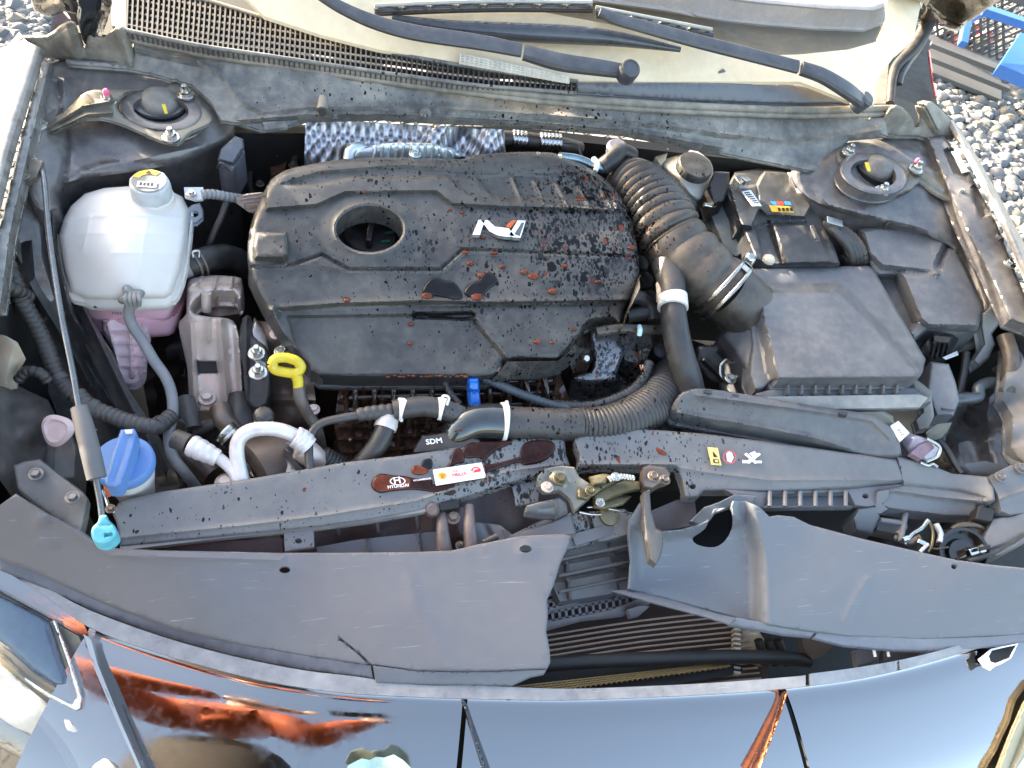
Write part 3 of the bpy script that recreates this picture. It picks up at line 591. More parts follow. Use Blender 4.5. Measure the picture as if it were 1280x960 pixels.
for r in range(1, 8):
    for i in range(nb_):
        a0, b0 = on(top_e, i/nb_), on(bot_e, i/nb_); a1, b1 = on(top_e, (i+1)/nb_), on(bot_e, (i+1)/nb_)
        d0, d1 = 8.0*r, 8.0*r; L0, L1 = np.linalg.norm(b0-a0), np.linalg.norm(b1-a1)
        if d0 < L0-3: addbar(cross, P(*(b0+(a0-b0)*d0/L0), ZG-.003), P(*(b1+(a1-b1)*d1/L1), ZG-.003), .0018, .006)
for i in range(nb_):     # arched slot heads
    a0, b0 = on(top_e, i/nb_), on(bot_e, i/nb_); a1 = on(top_e, (i+1)/nb_); mid = (a0+a1)/2
    dn = (b0-a0)/np.linalg.norm(b0-a0)
    addbar(cross, P(*(a0+dn*3), ZG+.003), P(*(mid+dn*.5), ZG+.004), .002, .006); addbar(cross, P(*(mid+dn*.5), ZG+.004), P(*(a1+dn*3), ZG+.003), .002, .006)
tag(bmobj('grille_crossbars', cross, BARM, cowl), kind='stuff')
tube('grille_rim', [(*p, ZG+.004) for p in top_e], .003, COWL, cowl, seg=8); tube('grille_rim', [(*p, ZG-.003) for p in bot_e], .003, COWL, cowl, seg=8)
for x0, x1 in ((382, 416), (480, 532), (622, 640)):
    y0 = on(bot_e, (x0-158)/562)[1]; flat('deflector', [(x0, y0-13, ZG-.022), (x1, y0-10+(x1-x0)*.15, ZG-.022), (x1, y0+(x1-x0)*.15, ZG-.024), (x0, y0-2, ZG-.024)], plain('pale_backing', (.35, .35, .42), .5), cowl, .003) 
# solid blue-grey section to the right of the slots
relief('solid_panel', [(720, 103), (800, 104), (900, 103), (980, 103), (1040, 112), (1068, 130), (1000, 131), (880, 128), (800, 123), (720, 117)], [(720, 103, .995), (1040, 112, .99), (720, 117, .98), (1000, 131, .975)], dusty('cowl_satin_plastic', (.06, .065, .075), .38, (.2, .2, .2), .3), cowl, step=8, thick=.01, edge=(4, .006))
relief('drain_boss', [(888, 104), (897, 88), (904, 84), (909, 88), (910, 104)], [(888, 104, .995), (904, 85, 1.015), (910, 104, .995)], COWL, cowl, step=4, thick=.02, edge=(3, .006))
# ================================================================ windscreen
W0 = P(780, 104, .99); WN = Vector((0, -.50, .87)).normalized()
def wz(x, y): return (x, y, Zp(x, y, W0, WN))
ws = thing('windscreen', 'windscreen foot with sun glare painted into its dusty border, behind the wipers', 'windscreen', W0)
CD = dusty('dust_with_sun_glare', (.66, .53, .34), .5, (.84, .71, .48), .8, coat=.5, bump=.1, patch=6)  # bright cream paints sun glare into the dusty border's colour
wc = [wz(330, 0), wz(1100, 0), wz(780, 104), wz(1080, 120), wz(500, 60)]
relief('dusty_glare_border', [(120, -60), (300, -10), (330, 20), (400, 43), (470, 61), (560, 78), (640, 91), (720, 102), (900, 102), (1000, 102), (1060, 126), (1092, 131), (1096, 100), (1118, 70), (1142, 50), (1150, 10), (1148, -60), (1105, -60), (1110, 20), (1096, 52), (1060, 62), (1000, 68), (940, 70), (860, 56), (760, 30), (640, 8), (560, 2), (440, -6), (380, -60)], wc[:3], CD, ws, step=14, thick=.005)
gm = NB('dusty_glass'); tr = gm.n('ShaderNodeBsdfTransparent'); gs = gm.n('ShaderNodeBsdfGlossy'); gs.inputs['Roughness'].default_value = .08; df = gm.n('ShaderNodeBsdfDiffuse'); df.inputs['Color'].default_value = (.5, .42, .26, 1)
m1 = gm.n('ShaderNodeMixShader'); m2 = gm.n('ShaderNodeMixShader'); lw = gm.n('ShaderNodeLayerWeight'); lw.inputs[0].default_value = .35
sp1, _ = splat(gm, 420, .5, size=.5); gm.link(gm.math('MULTIPLY', lw.outputs['Fresnel'], .07), m1.inputs[0]); gm.link(tr.outputs[0], m1.inputs[1]); gm.link(gs.outputs[0], m1.inputs[2])
gm.link(gm.math('ADD', gm.math('MULTIPLY', sp1, .10), .03), m2.inputs[0]); gm.link(m1.outputs[0], m2.inputs[1]); gm.link(df.outputs[0], m2.inputs[2]); gm.link(m2.outputs[0], gm.t.nodes['Material Output'].inputs[0])
relief('glass', [(380, -60), (440, -6), (560, 2), (640, 8), (760, 30), (860, 56), (940, 70), (1000, 68), (1060, 62), (1096, 52), (1110, 20), (1105, -60)], wc[:3], gm.m, ws, step=40, thick=.004)
dash = thing('dashboard', 'speckled tan dashboard and a painted grey sky reflection seen in the windscreen', 'dashboard', P(900, 20, .93))
relief('dash_and_reflection_pad', [(330, 60), (700, 104), (1100, 110), (1150, -90), (300, -90)], .93, dusty('tan_dash_plastic', (.045, .034, .017), .6, (.24, .185, .10), .5), dash, step=60, thick=.03, edge=(10, .01))
relief('dash_and_reflection_pad', [(560, -80), (640, -40), (740, -26), (840, -12), (920, 2), (1000, 10), (1060, 14), (1120, 6), (1130, -80)], .99, dusty('grey_sky_reflection', (.26, .26, .27), .6, (.5, .48, .46), .6), dash, step=30, thick=.04, edge=(10, .01), sm=2)  # grey pad paints the sky's reflection in the glass
relief('heater_slot', [(578, 68), (600, 66), (720, 92), (708, 99), (650, 89), (585, 78)], [wz(578, 68), wz(720, 92), wz(650, 78)], plain('cream_mesh', (.6, .56, .46), .6), ws, step=6, thick=.0, fn=lambda V: np.full(len(V), .005)) if False else None
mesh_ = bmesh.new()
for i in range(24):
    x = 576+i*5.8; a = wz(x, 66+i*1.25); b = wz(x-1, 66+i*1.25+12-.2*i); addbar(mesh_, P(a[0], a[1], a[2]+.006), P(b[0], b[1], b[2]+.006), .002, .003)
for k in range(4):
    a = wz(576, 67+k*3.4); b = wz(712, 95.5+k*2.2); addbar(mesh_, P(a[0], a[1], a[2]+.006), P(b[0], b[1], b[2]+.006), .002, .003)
tag(bmobj('lattice', mesh_, plain('lattice_painted_sunlit', (.6, .57, .48), .6), ws), kind='stuff')  # pale cream paints the sunlight on the lattice into its colour
prism('lattice_back', [(x, y, z+.002) for x, y, z in [wz(575, 67), wz(711, 96), wz(700, 103), wz(574, 80)]], .001, dusty('brown_gap', (.12, .1, .07), .6, (.3, .25, .18), .5), ws, bevel=0)
# ================================================================ wipers
def wtop(x, y, h): a = wz(x, y); return (x, y, a[2]+h)
SAT = dusty('satin_wiper_paint', (.028, .029, .034), .35, (.16, .16, .16), .3, bump=.05)
def arm(t, pts, ws_, hs, thickn=.012):
    """tapered arm: centre pixels, half widths in m"""
    q = crom([np.r_[np.array(P(*wtop(x, y, h))), w_] for (x, y), h, w_ in zip(pts, hs, ws_)], 8); V = []; F = []
    for i, p in enumerate(q):
        a = q[max(i-1, 0)][:3]; b = q[min(i+1, len(q)-1)][:3]; d = Vector(b-a).normalized(); s = d.cross(WN).normalized(); n = s.cross(d); c = Vector(p[:3]); w_ = p[3]
        for sx, sz in ((-1, -.7), (-1, .1), (-.72, .5), (.2, .62), (.8, .4), (1, .0), (1, -.7)): V.append(c+s*sx*w_+n*sz*thickn)
    k = 7
    for i in range(len(q)-1):
        for j in range(k): F.append((i*k+j, i*k+(j+1) % k, (i+1)*k+(j+1) % k, (i+1)*k+j))
    F.append(tuple(range(k))[::-1]); F.append(tuple((len(q)-1)*k+j for j in range(k)))
    return mk('arm', V, F, SAT, t, smooth=28)
wa = thing('wiper', 'satin black wiper whose round pivot cap stands mid windscreen', 'wiper', P(787, 88, 1.0))
arm(wa, [(793, 90), (755, 84), (700, 76), (655, 64)], [.009, .011, .012, .0105], [.022, .03, .032, .03], .009)
arm(wa, [(652, 62), (600, 52), (520, 40), (470, 27), (430, 10), (400, -8), (370, -30)], [.0095, .0105, .0105, .0095, .008, .007, .007], [.03]*7, .006)
pc = P(*wtop(788, 86, .035)); lathe('pivot_cap', pc, WN, [(.0145, -.02), (.0145, .0), (.013, .003), (.011, .0035), (.0105, .002)], SAT, wa)
wb = thing('wiper', 'satin black wiper whose pivot stands at the cowl by the gravel side', 'wiper', P(1078, 122, .98))
arm(wb, [(1078, 126), (1060, 112), (1030, 94), (1002, 84)], [.011, .012, .011, .010], [.02, .03, .033, .033], .009)
arm(wb, [(998, 83), (940, 68), (870, 50), (800, 31), (768, 22), (750, 14)], [.010, .010, .010, .009, .008, .006], [.033]*6, .006)
lathe('pivot_cap', P(*wtop(1082, 124, .02)), (.3, -.3, 1), [(.013, -.02), (.013, .002), (.010, .006)], SAT, wb)
def blade(t, p0, p1, sag, nb2, w1=.006):
    n = 9; base = [(p0[0]+(p1[0]-p0[0])*i/n, p0[1]+(p1[1]-p0[1])*i/n+sag*math.sin(math.pi*i/n)) for i in range(n+1)]
    tube('rubber', [wtop(x, y+7, .006) for x, y in base], .004, RUBP, t, seg=8); tube('carrier', [wtop(x, y+4, .014) for x, y in base], .0045, SDARK, t, seg=8)
    tube('top_bow', [wtop(x, y-3, .026) for x, y in base], .0028, dusty('pale_bow_metal', (.30, .30, .27), .35, (.6, .56, .46), .6, metal=.4), t, seg=8)
    for k in range(nb2):
        f = (k+.5)/nb2; x = p0[0]+(p1[0]-p0[0])*f; y = p0[1]+(p1[1]-p0[1])*f+sag*math.sin(math.pi*f); tube('bridge', [wtop(x-14, y+3, .014), wtop(x-8, y-1, .024), wtop(x+8, y-1, .024), wtop(x+14, y+3, .014)], .003, SDARK, t, seg=8, n=4)
blade(wb, (468, 10), (740, 6), -3, 8); blade(wb, (745, 12), (890, 40), 0, 4)
for pts in ([(490, 22), (560, 34), (640, 40), (720, 44), (780, 50), (850, 62)],):
    tube('spoiler', [wtop(x, y, .012) for x, y in pts], [.004, .010, .013, .013, .010, .004], SDARK, wb, seg=12)
# ================================================================ ENGINE COVER
out = [(330, 240), (338, 226), (356, 213), (385, 206), (430, 199), (500, 197), (578, 199), (592, 194), (640, 190), (690, 191), (716, 200), (740, 212), (766, 233), (784, 262), (795, 298), (799, 340), (795, 362), (781, 386), (776, 407), (768, 400), (760, 398), (736, 402), (727, 416), (716, 428), (706, 440), (697, 449), (636, 449), (628, 460), (615, 471), (560, 472), (480, 472), (398, 470), (385, 456), (362, 430), (335, 388), (316, 352), (309, 322), (312, 288), (320, 262)]
ec = thing('engine_cover', 'grey-black plastic engine cover with a chrome N badge, splashed with dark drops', 'engine cover', P(560, 330, .84))
feats = [
 ('step', [(333, 262), (396, 257), (432, 241), (545, 240), (566, 256), (640, 260), (788, 264), (800, 200), (700, 170), (400, 180), (330, 210)], .006, 5),     # rear plateau
 ('step', [(352, 230), (392, 232), (440, 222), (560, 222), (588, 244), (640, 248), (775, 250), (760, 238), (700, 214), (600, 214), (500, 208), (400, 216)], -.004, 5),
 ('line', [(312, 334), (368, 330), (402, 318), (436, 337), (550, 337), (578, 312), (640, 314), (800, 321)], -.0035, 2.2),
 ('step', [(300, 335), (398, 334), (438, 341), (552, 341), (582, 316), (810, 325), (810, 380), (300, 385)], -.003, 5),
 ('line', [(352, 384), (430, 378), (520, 375), (620, 377), (800, 374)], .004, 3),
 ('step', [(345, 385), (590, 379), (800, 376), (800, 500), (380, 500)], -.008, 9),
 ('step', [(360, 396), (515, 394), (592, 392), (634, 448), (616, 474), (380, 476)], -.005, 4),
 ('step', [(516, 391), (590, 390), (594, 400), (516, 398)], -.006, 3),
 ('line', [(592, 398), (614, 424), (636, 450)], .006, 3),
 ('dome', 463, 286, 60, 48, .004),
 ('line', ell(462, 286, 45, 32, 0, 30)+[ell(462, 286, 45, 32, 0, 30)[0]], .0018, 2),
 ('step', [(596, 222), (650, 218), (700, 224), (764, 240), (770, 262), (690, 254), (620, 250)], -.003, 4),
]
for k in range(5): feats.append(('line', [(640+k*28, 222+k*4), (652+k*28, 250+k*2)], .003, 3))
ec_ctrl = [(330, 240, .905), (560, 195, .915), (716, 200, .905), (798, 340, .875), (776, 400, .845), (697, 449, .835), (560, 472, .815), (398, 470, .815), (316, 350, .872), (463, 286, .892), (620, 330, .878), (560, 420, .838), (720, 300, .888)]
relief('shell', out, ec_ctrl, PLW, ec, feats=feats, holes=[ell(462, 286, 42, 29, 0, 40)], step=5, thick=.030, edge=(9, .009), angle=28, sm=2)
zc = .862
wc_ = P(464, 290, .868)
lathe('filler_well', P(462, 290, .80), (0, 0, 1), [(.047, 0), (.047, .070), (.045, .070), (.045, .004), (.0, .004)], BLK, ec, seg=40, smooth=60)
t = thing('oil_filler_cap', 'black oil cap with green marks sunk in the engine cover well', 'oil cap', P(464, 300, .81)); q = P(463, 293, .852)
lathe('cap_disc', q-Vector((0, 0, .02)), (0, 0, 1), [(.036, 0), (.036, .016), (.034, .020), (.012, .021)], PLD, t, facet=lambda a, i: 1+.02*math.sin(a*16))
box('grip', q+Vector((0, 0, .008)), (.12, 1, 0), (1, 0, 0), (.056, .008, .016), PLD, t, bevel=.002)
for a in (-.7, .15): 
    cc = q+Vector((.026*math.cos(a), .022*math.sin(a), .0022)); box('green_mark', cc, (1, .2, 0), (0, 1, 0), (.012, .004, .0006), plain('green_print', (.01, .12, .07), .5), t, bevel=0)
# grip block at the left edge
relief('grip_block', [(319, 290), (358, 289), (361, 296), (360, 318), (354, 323), (318, 324), (315, 310)], [(318, 290, .904), (360, 290, .908), (355, 323, .895), (317, 323, .890)], PLW, ec, step=5, thick=.02, edge=(5, .008))
relief('side_flank', [(312, 330), (322, 352), (343, 392), (366, 428), (386, 452), (398, 470), (404, 474), (392, 474), (372, 452), (350, 424), (326, 384), (310, 350)], [(316, 340, .855), (343, 395, .825), (398, 472, .79), (330, 388, .815)], PLW, ec, step=6, thick=.012)
relief('front_flank', [(634, 452), (697, 451), (709, 442), (719, 430), (722, 436), (712, 454), (700, 464), (672, 470), (640, 470), (616, 474)], [(634, 452, .826), (700, 449, .826), (640, 472, .802), (705, 460, .80)], PLW, ec, step=6, thick=.008)
relief('corner_flank', [(799, 345), (800, 360), (786, 388), (778, 410), (764, 402), (775, 385), (790, 365)], [(799, 345, .87), (778, 408, .835), (790, 370, .845)], PLW, ec, step=5, thick=.012)
# badge
def surf(px, py, ctrl, f): 
    q_ = np.array([[px, py]], float); z = zfield(ctrl)(q_)[0]
    for k in f:
        if k[0] == 'step': d = dist_poly(q_, k[1])[0]; sd = d if inside(q_, k[1])[0] else -d; z += k[2]*float(sstep(np.array([sd/k[3]+.5]))[0])
        if k[0] == 'line': d = dist_poly(q_, k[1], False)[0]; z += k[2]*math.exp(-(d/k[3])**2)
    return z
bd = thing('letter_badge', 'chrome slanted N badge on the engine cover', 'badge', P(622, 285, .885))
BLKG = plain('badge_black', (.012, .012, .014), .15, coat=1)
zz = surf(622, 285, ec_ctrl, feats)
def bp(name, pts, mat, h=.004): return prism(name, [(x, y, zz+h) for x, y in pts], h+.002, mat, bd, bevel=.0004)
bp('left_foot', [(590.5, 293), (598, 274.5), (607, 275), (603.5, 283), (600, 293.5)], CHROME)
bp('diagonal', [(600, 274.5), (610, 275), (619, 283), (636, 285), (644, 295), (633, 296), (622, 294), (612, 289), (606, 281)], CHROME)
bp('right_stem', [(636, 293.5), (647, 275), (657.5, 275.5), (651, 297), (641, 296.5)], CHROME)
bp('orange_insert', [(632, 282), (640, 274.8), (646, 275.2), (638, 285)], plain('orange_insert', (.5, .12, .04), .3, .5), .0045)
bp('dark_insert', [(643, 292), (652, 278), (655.5, 278), (650, 294.5)], BLKG, .0046)
# liquid pools on the cover
pool = thing('spilled_liquid', 'orange-brown spilled liquid lying in spots on the engine cover', 'spill', P(580, 360, .85))
def puddle(par, pts, mat, ctrl=None, f=None, z=None, h=.0016, sm=4, name='puddle'):
    pts = [tuple(p) for p in crom(pts, sm, True)]; c_ = ctrl or z
    return relief(name, pts, c_, mat, par, feats=f or (), step=3.5, thick=.0008, edge=(3, .0014), fn=lambda V: np.full(len(V), h+.0008), angle=70)
for pts in ([(528, 364), (536, 350), (546, 346), (556, 350), (566, 352), (574, 360), (578, 372), (566, 374), (550, 370), (538, 368)], [(580, 366), (588, 354), (598, 350), (606, 340), (616, 342), (622, 352), (612, 360), (604, 368), (592, 372)],
            [(514, 394), (524, 390), (540, 392), (560, 391), (590, 391), (592, 395), (576, 398), (548, 397), (524, 398)]):
    puddle(pool, pts, WETB, ec_ctrl, feats)
for x, y, r in ((433, 374, 5), (534, 369, 7), (582, 315, 4.5), (588, 329, 5), (601, 344, 5), (596, 370, 8), (514, 405, 4), (513, 429, 3.5), (618, 316, 5), (610, 340, 3), (628, 333, 4), (672, 427, 5), (690, 428, 3), (667, 345, 7), (655, 340, 5), (706, 332, 4), (790, 309, 5), (748, 352, 4), (718, 412, 3.5), (691, 364, 6), (580, 394, 3), (604, 296, 4), (578, 265, 3), (563, 262, 2.5)):
    puddle(pool, [(x-r, y), (x-r*.4, y-r*.5), (x+r*.6, y-r*.45), (x+r, y+r*.1), (x+r*.3, y+r*.5), (x-r*.5, y+r*.45)], SOUP, ec_ctrl, feats, h=.002)

# ================================================================ ENGINE behind / below
eng = thing('engine_block', 'dark oily engine block and ribbed intake under the engine cover', 'engine', P(560, 450, .55))
relief('cylinder_head', [(330, 250), (450, 195), (700, 195), (790, 260), (770, 400), (700, 450), (400, 460), (330, 380)], .74, ENG, eng, step=20, thick=.2, jitter=.01)
tag(eng, None)
# ribbed intake manifold in front of the cover
relief('intake_manifold', [(425, 472), (530, 468), (700, 468), (712, 500), (690, 520), (560, 522), (540, 560), (430, 590), (418, 530)], [(425, 472, .765), (700, 470, .765), (560, 522, .72), (430, 590, .66)], dusty('oily_ribbed_plastic', (.05, .025, .015), .3, (.12, .05, .03), .5, coat=.5), eng, step=7, thick=.08, jitter=.008, feats=[('line', [(432+k*22, 470), (440+k*20, 580)], .012, 3) for k in range(13)]+[('line', [(425, 486+k*16), (700, 480+k*14)], .009, 2.5) for k in range(6)])
for k in range(11):
    x = 440+k*24; tube('runner_rib', [(x, 472, .772), (x+4, 490, .762), (x+3, 512, .742), (x-2, 535, .72)], .004, plain('oily_brown_black', (.03, .016, .011), .25, coat=.7), eng, seg=8)
for k in range(3): tube('manifold_bar', [(436, 482+k*15, .766-.012*k), (560, 478+k*15, .766-.012*k), (690, 476+k*14, .764-.012*k)], .004, bpy.data.materials['oily_brown_black'], eng, seg=8)
# left side of engine: cast parts near dipstick
relief('head_casting', [(318, 400), (345, 404), (380, 455), (392, 480), (400, 540), (372, 560), (345, 545), (335, 500), (318, 470)], [(320, 400, .78), (390, 480, .77), (372, 556, .66), (340, 540, .68)], CASTD, eng, step=7, thick=.1, jitter=.02, feats=[('line', [(350, 420), (372, 480), (380, 530)], .015, 6), ('line', [(340, 500), (395, 500)], .01, 5)])
for x, y, z, r in ((352, 440, .80, 6), (345, 418, .80, 5), (372, 432, .80, 6), (392, 512, .75, 5)): bolt(eng, x, y, z, r, STEEL if r == 6 else PINKP, stud=False)
relief('timing_cover', [(318, 396), (334, 420), (338, 452), (330, 470), (318, 455), (308, 425)], [(318, 396, .80), (338, 452, .78), (310, 430, .79)], plain('pale_casting', (.45, .42, .40), .4, .6), eng, step=5, thick=.05, edge=(4, .008))
# blue connector
t = thing('blue_connector', 'bright blue plug clipped to the intake just ahead of the engine cover', 'connector', P(593, 490, .76))
relief('plug', [(585, 472), (598, 472), (601, 506), (588, 508)], [(585, 472, .80), (598, 472, .80), (592, 507, .775)], plain('bright_blue_plastic', (.02, .16, .62), .3, coat=.5), t, step=4, thick=.015, edge=(3, .004), feats=[('step', [(586, 478), (600, 478), (600, 488), (586, 488)], .005, 3)])
tube('lead', [(575, 505, .77), (562, 490, .775), (556, 478, .78)], .004, RUB, t)

# ================================================================ heat shield and manifold lid behind cover
hs = thing('heat_shield', 'crinkled silver quilted heat shield behind the engine cover', 'heat shield', P(500, 175, .88))
FOIL = NB('quilted_foil')
def foil(nb):
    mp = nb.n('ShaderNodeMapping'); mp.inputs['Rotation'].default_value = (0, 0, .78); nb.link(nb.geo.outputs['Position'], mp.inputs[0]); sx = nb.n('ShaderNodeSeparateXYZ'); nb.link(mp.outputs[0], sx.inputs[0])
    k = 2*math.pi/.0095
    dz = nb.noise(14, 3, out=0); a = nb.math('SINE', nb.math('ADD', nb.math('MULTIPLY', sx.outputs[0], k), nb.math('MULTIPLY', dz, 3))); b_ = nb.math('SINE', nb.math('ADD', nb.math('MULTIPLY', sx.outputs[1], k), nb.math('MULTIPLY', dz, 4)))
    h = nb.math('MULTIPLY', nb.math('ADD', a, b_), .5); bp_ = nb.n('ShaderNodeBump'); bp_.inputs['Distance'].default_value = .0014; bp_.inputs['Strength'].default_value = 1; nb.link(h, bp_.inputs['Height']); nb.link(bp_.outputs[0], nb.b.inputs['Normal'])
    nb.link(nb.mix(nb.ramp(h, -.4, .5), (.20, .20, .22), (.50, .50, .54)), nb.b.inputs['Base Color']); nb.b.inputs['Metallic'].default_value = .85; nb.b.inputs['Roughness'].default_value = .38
foil(FOIL)
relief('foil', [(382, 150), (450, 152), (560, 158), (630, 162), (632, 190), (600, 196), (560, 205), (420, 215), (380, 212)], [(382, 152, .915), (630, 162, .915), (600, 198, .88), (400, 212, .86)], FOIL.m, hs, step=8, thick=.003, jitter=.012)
t = thing('turbo_cover', 'pale ribbed metal cover standing between the heat shield and the engine cover', 'metal cover', P(510, 190, .86))
PALE = plain('pale_satin_metal', (.55, .60, .62), .35, .9, bump=.3)
relief('lid', [(438, 196), (446, 186), (470, 180), (500, 178), (540, 179), (566, 185), (582, 196), (560, 206), (450, 208)], [(440, 198, .895), (580, 198, .895), (510, 180, .915), (510, 204, .89)], PALE, t, step=5, thick=.05, edge=(4, .006), feats=[('line', [(x, 176), (x-3, 206)], .002, 1.5) for x in range(470, 580, 9)])
bolt(t, 519, 193, .915, 5, PALE, stud=False)
tube('pipe_elbow', [(436, 200, .89), (440, 188, .90), (452, 186, .90), (460, 196, .89)], .009, PALE, t)
t = thing('brake_booster_pipe', 'black pipe with two silver crimps above the engine cover near the wide duct', 'pipe', P(665, 175, .88))
tube('hose', [(628, 172, .895), (665, 175, .895), (700, 180, .892), (725, 186, .88)], .011, RUBP, t)
for a, b in ((640, 658), (674, 700)): tube('crimp', [(a, 172.5+(a-640)*.1, .896), ((a+b)/2, 173.5+(a-640)*.1, .896), (b, 174.5+(a-640)*.1, .896)], .0125, plain('blue_steel', (.35, .38, .44), .25, 1), t, corr=(.006, .002))
tube('lead', [(700, 178, .90), (720, 180, .90), (727, 195, .89)], .0018, RUBP, t)
t = thing('vent_pipe', 'thin steel-blue pipe with a white clip beside the duct mouth', 'pipe', P(735, 205, .89))
tube('pipe', [(700, 196, .905), (722, 199, .90), (745, 208, .895), (757, 212, .89)], .007, plain('steel_blue', (.22, .28, .31), .3, .8), t)
tube('clip', [(742, 198, .905), (747, 205, .905), (744, 214, .900)], .004, WHT, t)
tube('elbow_hose', [(752, 210, .89), (765, 200, .90), (775, 190, .90), (790, 196, .89)], .014, RUBP, t)
lathe('elbow_end', P(770, 190, .895), (-.2, -.1, 1), [(.016, 0), (.016, .012), (.012, .016)], dusty('violet_black', (.05, .05, .075), .35, (.2, .2, .25), .3), t)

# ================================================================ INTAKE DUCT
du = thing('intake_duct', 'wide corrugated black rubber duct curving from the engine cover to the airbox', 'duct', P(860, 320, .80))
DUCT = dusty('duct_rubber', (.018, .015, .013), .40, (.19, .145, .11), .42, splatter=.8, bump=.15)
tube('bellows', [(783, 226, .86), (800, 240, .875), (818, 262, .88), (832, 284, .88), (842, 300, .875)], [.036, .044, .047, .047, .045], DUCT, du, corr=(.0135, .008), seg=36)
tube('smooth_section', [(838, 295, .877), (856, 318, .87), (872, 334, .865), (890, 350, .858), (908, 366, .85)], [.045, .047, .048, .046, .047], DUCT, du, corr=(.030, .0055), seg=36)
tube('funnel', [(905, 362, .85), (922, 376, .838), (938, 392, .822), (958, 410, .80)], [.044, .045, .046, .045], DUCT, du, seg=36)
for f in (0, 1):
    c = Vector(P(899+f*10, 358+f*9, .855)); d = (P(925, 380, .845)-P(895, 353, .856)).normalized(); lathe('clamp_band', c-d*.002, d, [(.0495, -.001), (.0505, 0), (.0505, .003), (.0495, .004)], STEEL, du, seg=48)
for a in (-.3, .6, 1.4):
    c = P(904, 362.5, .8525); d = (P(925, 380, .845)-P(895, 353, .856)).normalized(); q = d.to_track_quat('Z', 'Y'); nrm = Vector((math.cos(a), 0, math.sin(a))); nrm = (nrm-d*nrm.dot(d)).normalized(); box('clamp_bridge', c+nrm*.0505, d, nrm.cross(d), (.012, .012, .0015), STEEL, du, bevel=.0003)
c = P(936, 325, .895); box('clamp_screw', c, (1, -.6, 0), (0, 0, 1), (.016, .014, .012), STEEL, du); lathe('screw_head', c+Vector((0, 0, .004)), (0, -.3, 1), [(.007, 0), (.007, .004), (.005, .006)], STEEL, du, facet=lambda a, i: 1+.08*math.cos(a*6))
br = thing('branch_hose', 'black branch hose with a white spring clamp dropping from the wide duct', 'hose', P(850, 430, .78))
tube('hose', [(834, 330, .862), (839, 352, .865), (841, 375, .86), (843, 405, .85), (850, 440, .83), (860, 475, .80), (866, 510, .77), (862, 545, .74)], [.023, .020, .018, .0185, .019, .020, .020, .020], RUB, br, seg=24)
tube('clamp', [(840, 371, .862), (841, 378, .86), (841, 385, .858)], [.0215, .021, .0215], WHT, br, seg=24)
for x in (829, 840, 850): prism('clamp_tooth', [(x-3, 370, .878), (x+3, 370, .878), (x+3, 374, .876), (x-3, 374, .876)], .006, WHT, br, bevel=.0006)
tube('clip', [(823, 355, .86), (824, 365, .862), (824, 378, .855)], .004, plain('tan_clip', (.5, .42, .33), .4), br)

# ================================================================ AIRBOX
ab = thing('airbox', 'large black air filter housing with a sloping-sided lid at the end of the duct', 'air filter box', P(1040, 430, .72))
ABM = dusty('airbox_plastic', (.048, .049, .054), .42, (.24, .23, .22), .42, bump=.12, splatter=.25)
relief('lid', [(934, 336), (1086, 332), (1092, 336), (1157, 449), (1153, 466), (1149, 472), (968, 474), (952, 486), (944, 488), (937, 470), (940, 430), (934, 380)],
       [(938, 332, .850), (1088, 332, .852), (1152, 470, .842), (945, 488, .828), (1050, 410, .850), (940, 410, .840)], ABM, ab, step=6, thick=.028, edge=(4, .006),
       feats=[('step', [(942, 361), (1046, 360), (1054, 364), (1150, 464), (1150, 500), (974, 500), (964, 462)], .020, 14)], angle=24)
relief('duct_spigot', [(928, 372), (942, 352), (956, 362), (966, 420), (962, 470), (945, 480), (930, 462), (918, 440), (900, 420)], [(945, 355, .855), (900, 418, .80), (962, 440, .846), (945, 478, .82)], ABM, ab, step=6, thick=.07, edge=(6, .01))
relief('flange', [(944, 492), (966, 486), (1150, 483), (1166, 488), (1164, 503), (1148, 508), (1000, 511), (960, 508), (946, 500)], [(945, 490, .826), (1152, 484, .828), (950, 506, .818), (1150, 508, .818)], ABM, ab, step=5, thick=.012, edge=(3, .003))
for k in range(9):
    x = 985+k*17; prism('flange_rib', [(x, 481, .842), (x+2, 481, .842), (x+3, 492, .830), (x-1, 492, .830)], .010, ABM, ab, bevel=.0005)
relief('flange_lip', [(946, 496), (1148, 493), (1160, 497), (1150, 509), (1000, 512), (954, 508)], [(950, 498, .828), (1145, 495, .829), (1000, 510, .820)], dusty('lip_plastic', (.12, .11, .10), .45, (.4, .37, .33), .6), ab, step=6, thick=.004)
relief('lower_case', [(950, 506), (1150, 508), (1140, 545), (1060, 548), (1000, 540), (950, 520)], [(950, 506, .76), (1150, 508, .76), (1060, 548, .70)], dusty('brownish_plastic', (.11, .085, .06), .4, (.4, .34, .24), .5), ab, step=8, thick=.1, jitter=.01)
relief('resonator', [(1016, 508), (1048, 510), (1095, 508), (1116, 520), (1118, 530), (1090, 534), (1046, 530), (1012, 520)], [(1016, 508, .77), (1110, 515, .775), (1090, 534, .755), (1050, 520, .785)], CREAMP, ab, step=5, thick=.04, edge=(5, .01), feats=[('line', [(1048, 506), (1045, 532)], -.006, 3)])
relief('ear', [(1140, 492), (1152, 486), (1164, 494), (1168, 520), (1160, 536), (1148, 538), (1144, 525), (1154, 515), (1152, 503), (1142, 510)], [(1145, 492, .79), (1165, 500, .79), (1150, 536, .76)], dusty('ear_plastic', (.16, .15, .13), .45, (.4, .37, .32), .6), ab, step=4, thick=.012, edge=(2, .003))
prism('clip', [(1140, 470, .84), (1150, 476, .84), (1166, 490, .83), (1160, 500, .82), (1146, 490, .825)], .02, ABM, ab)

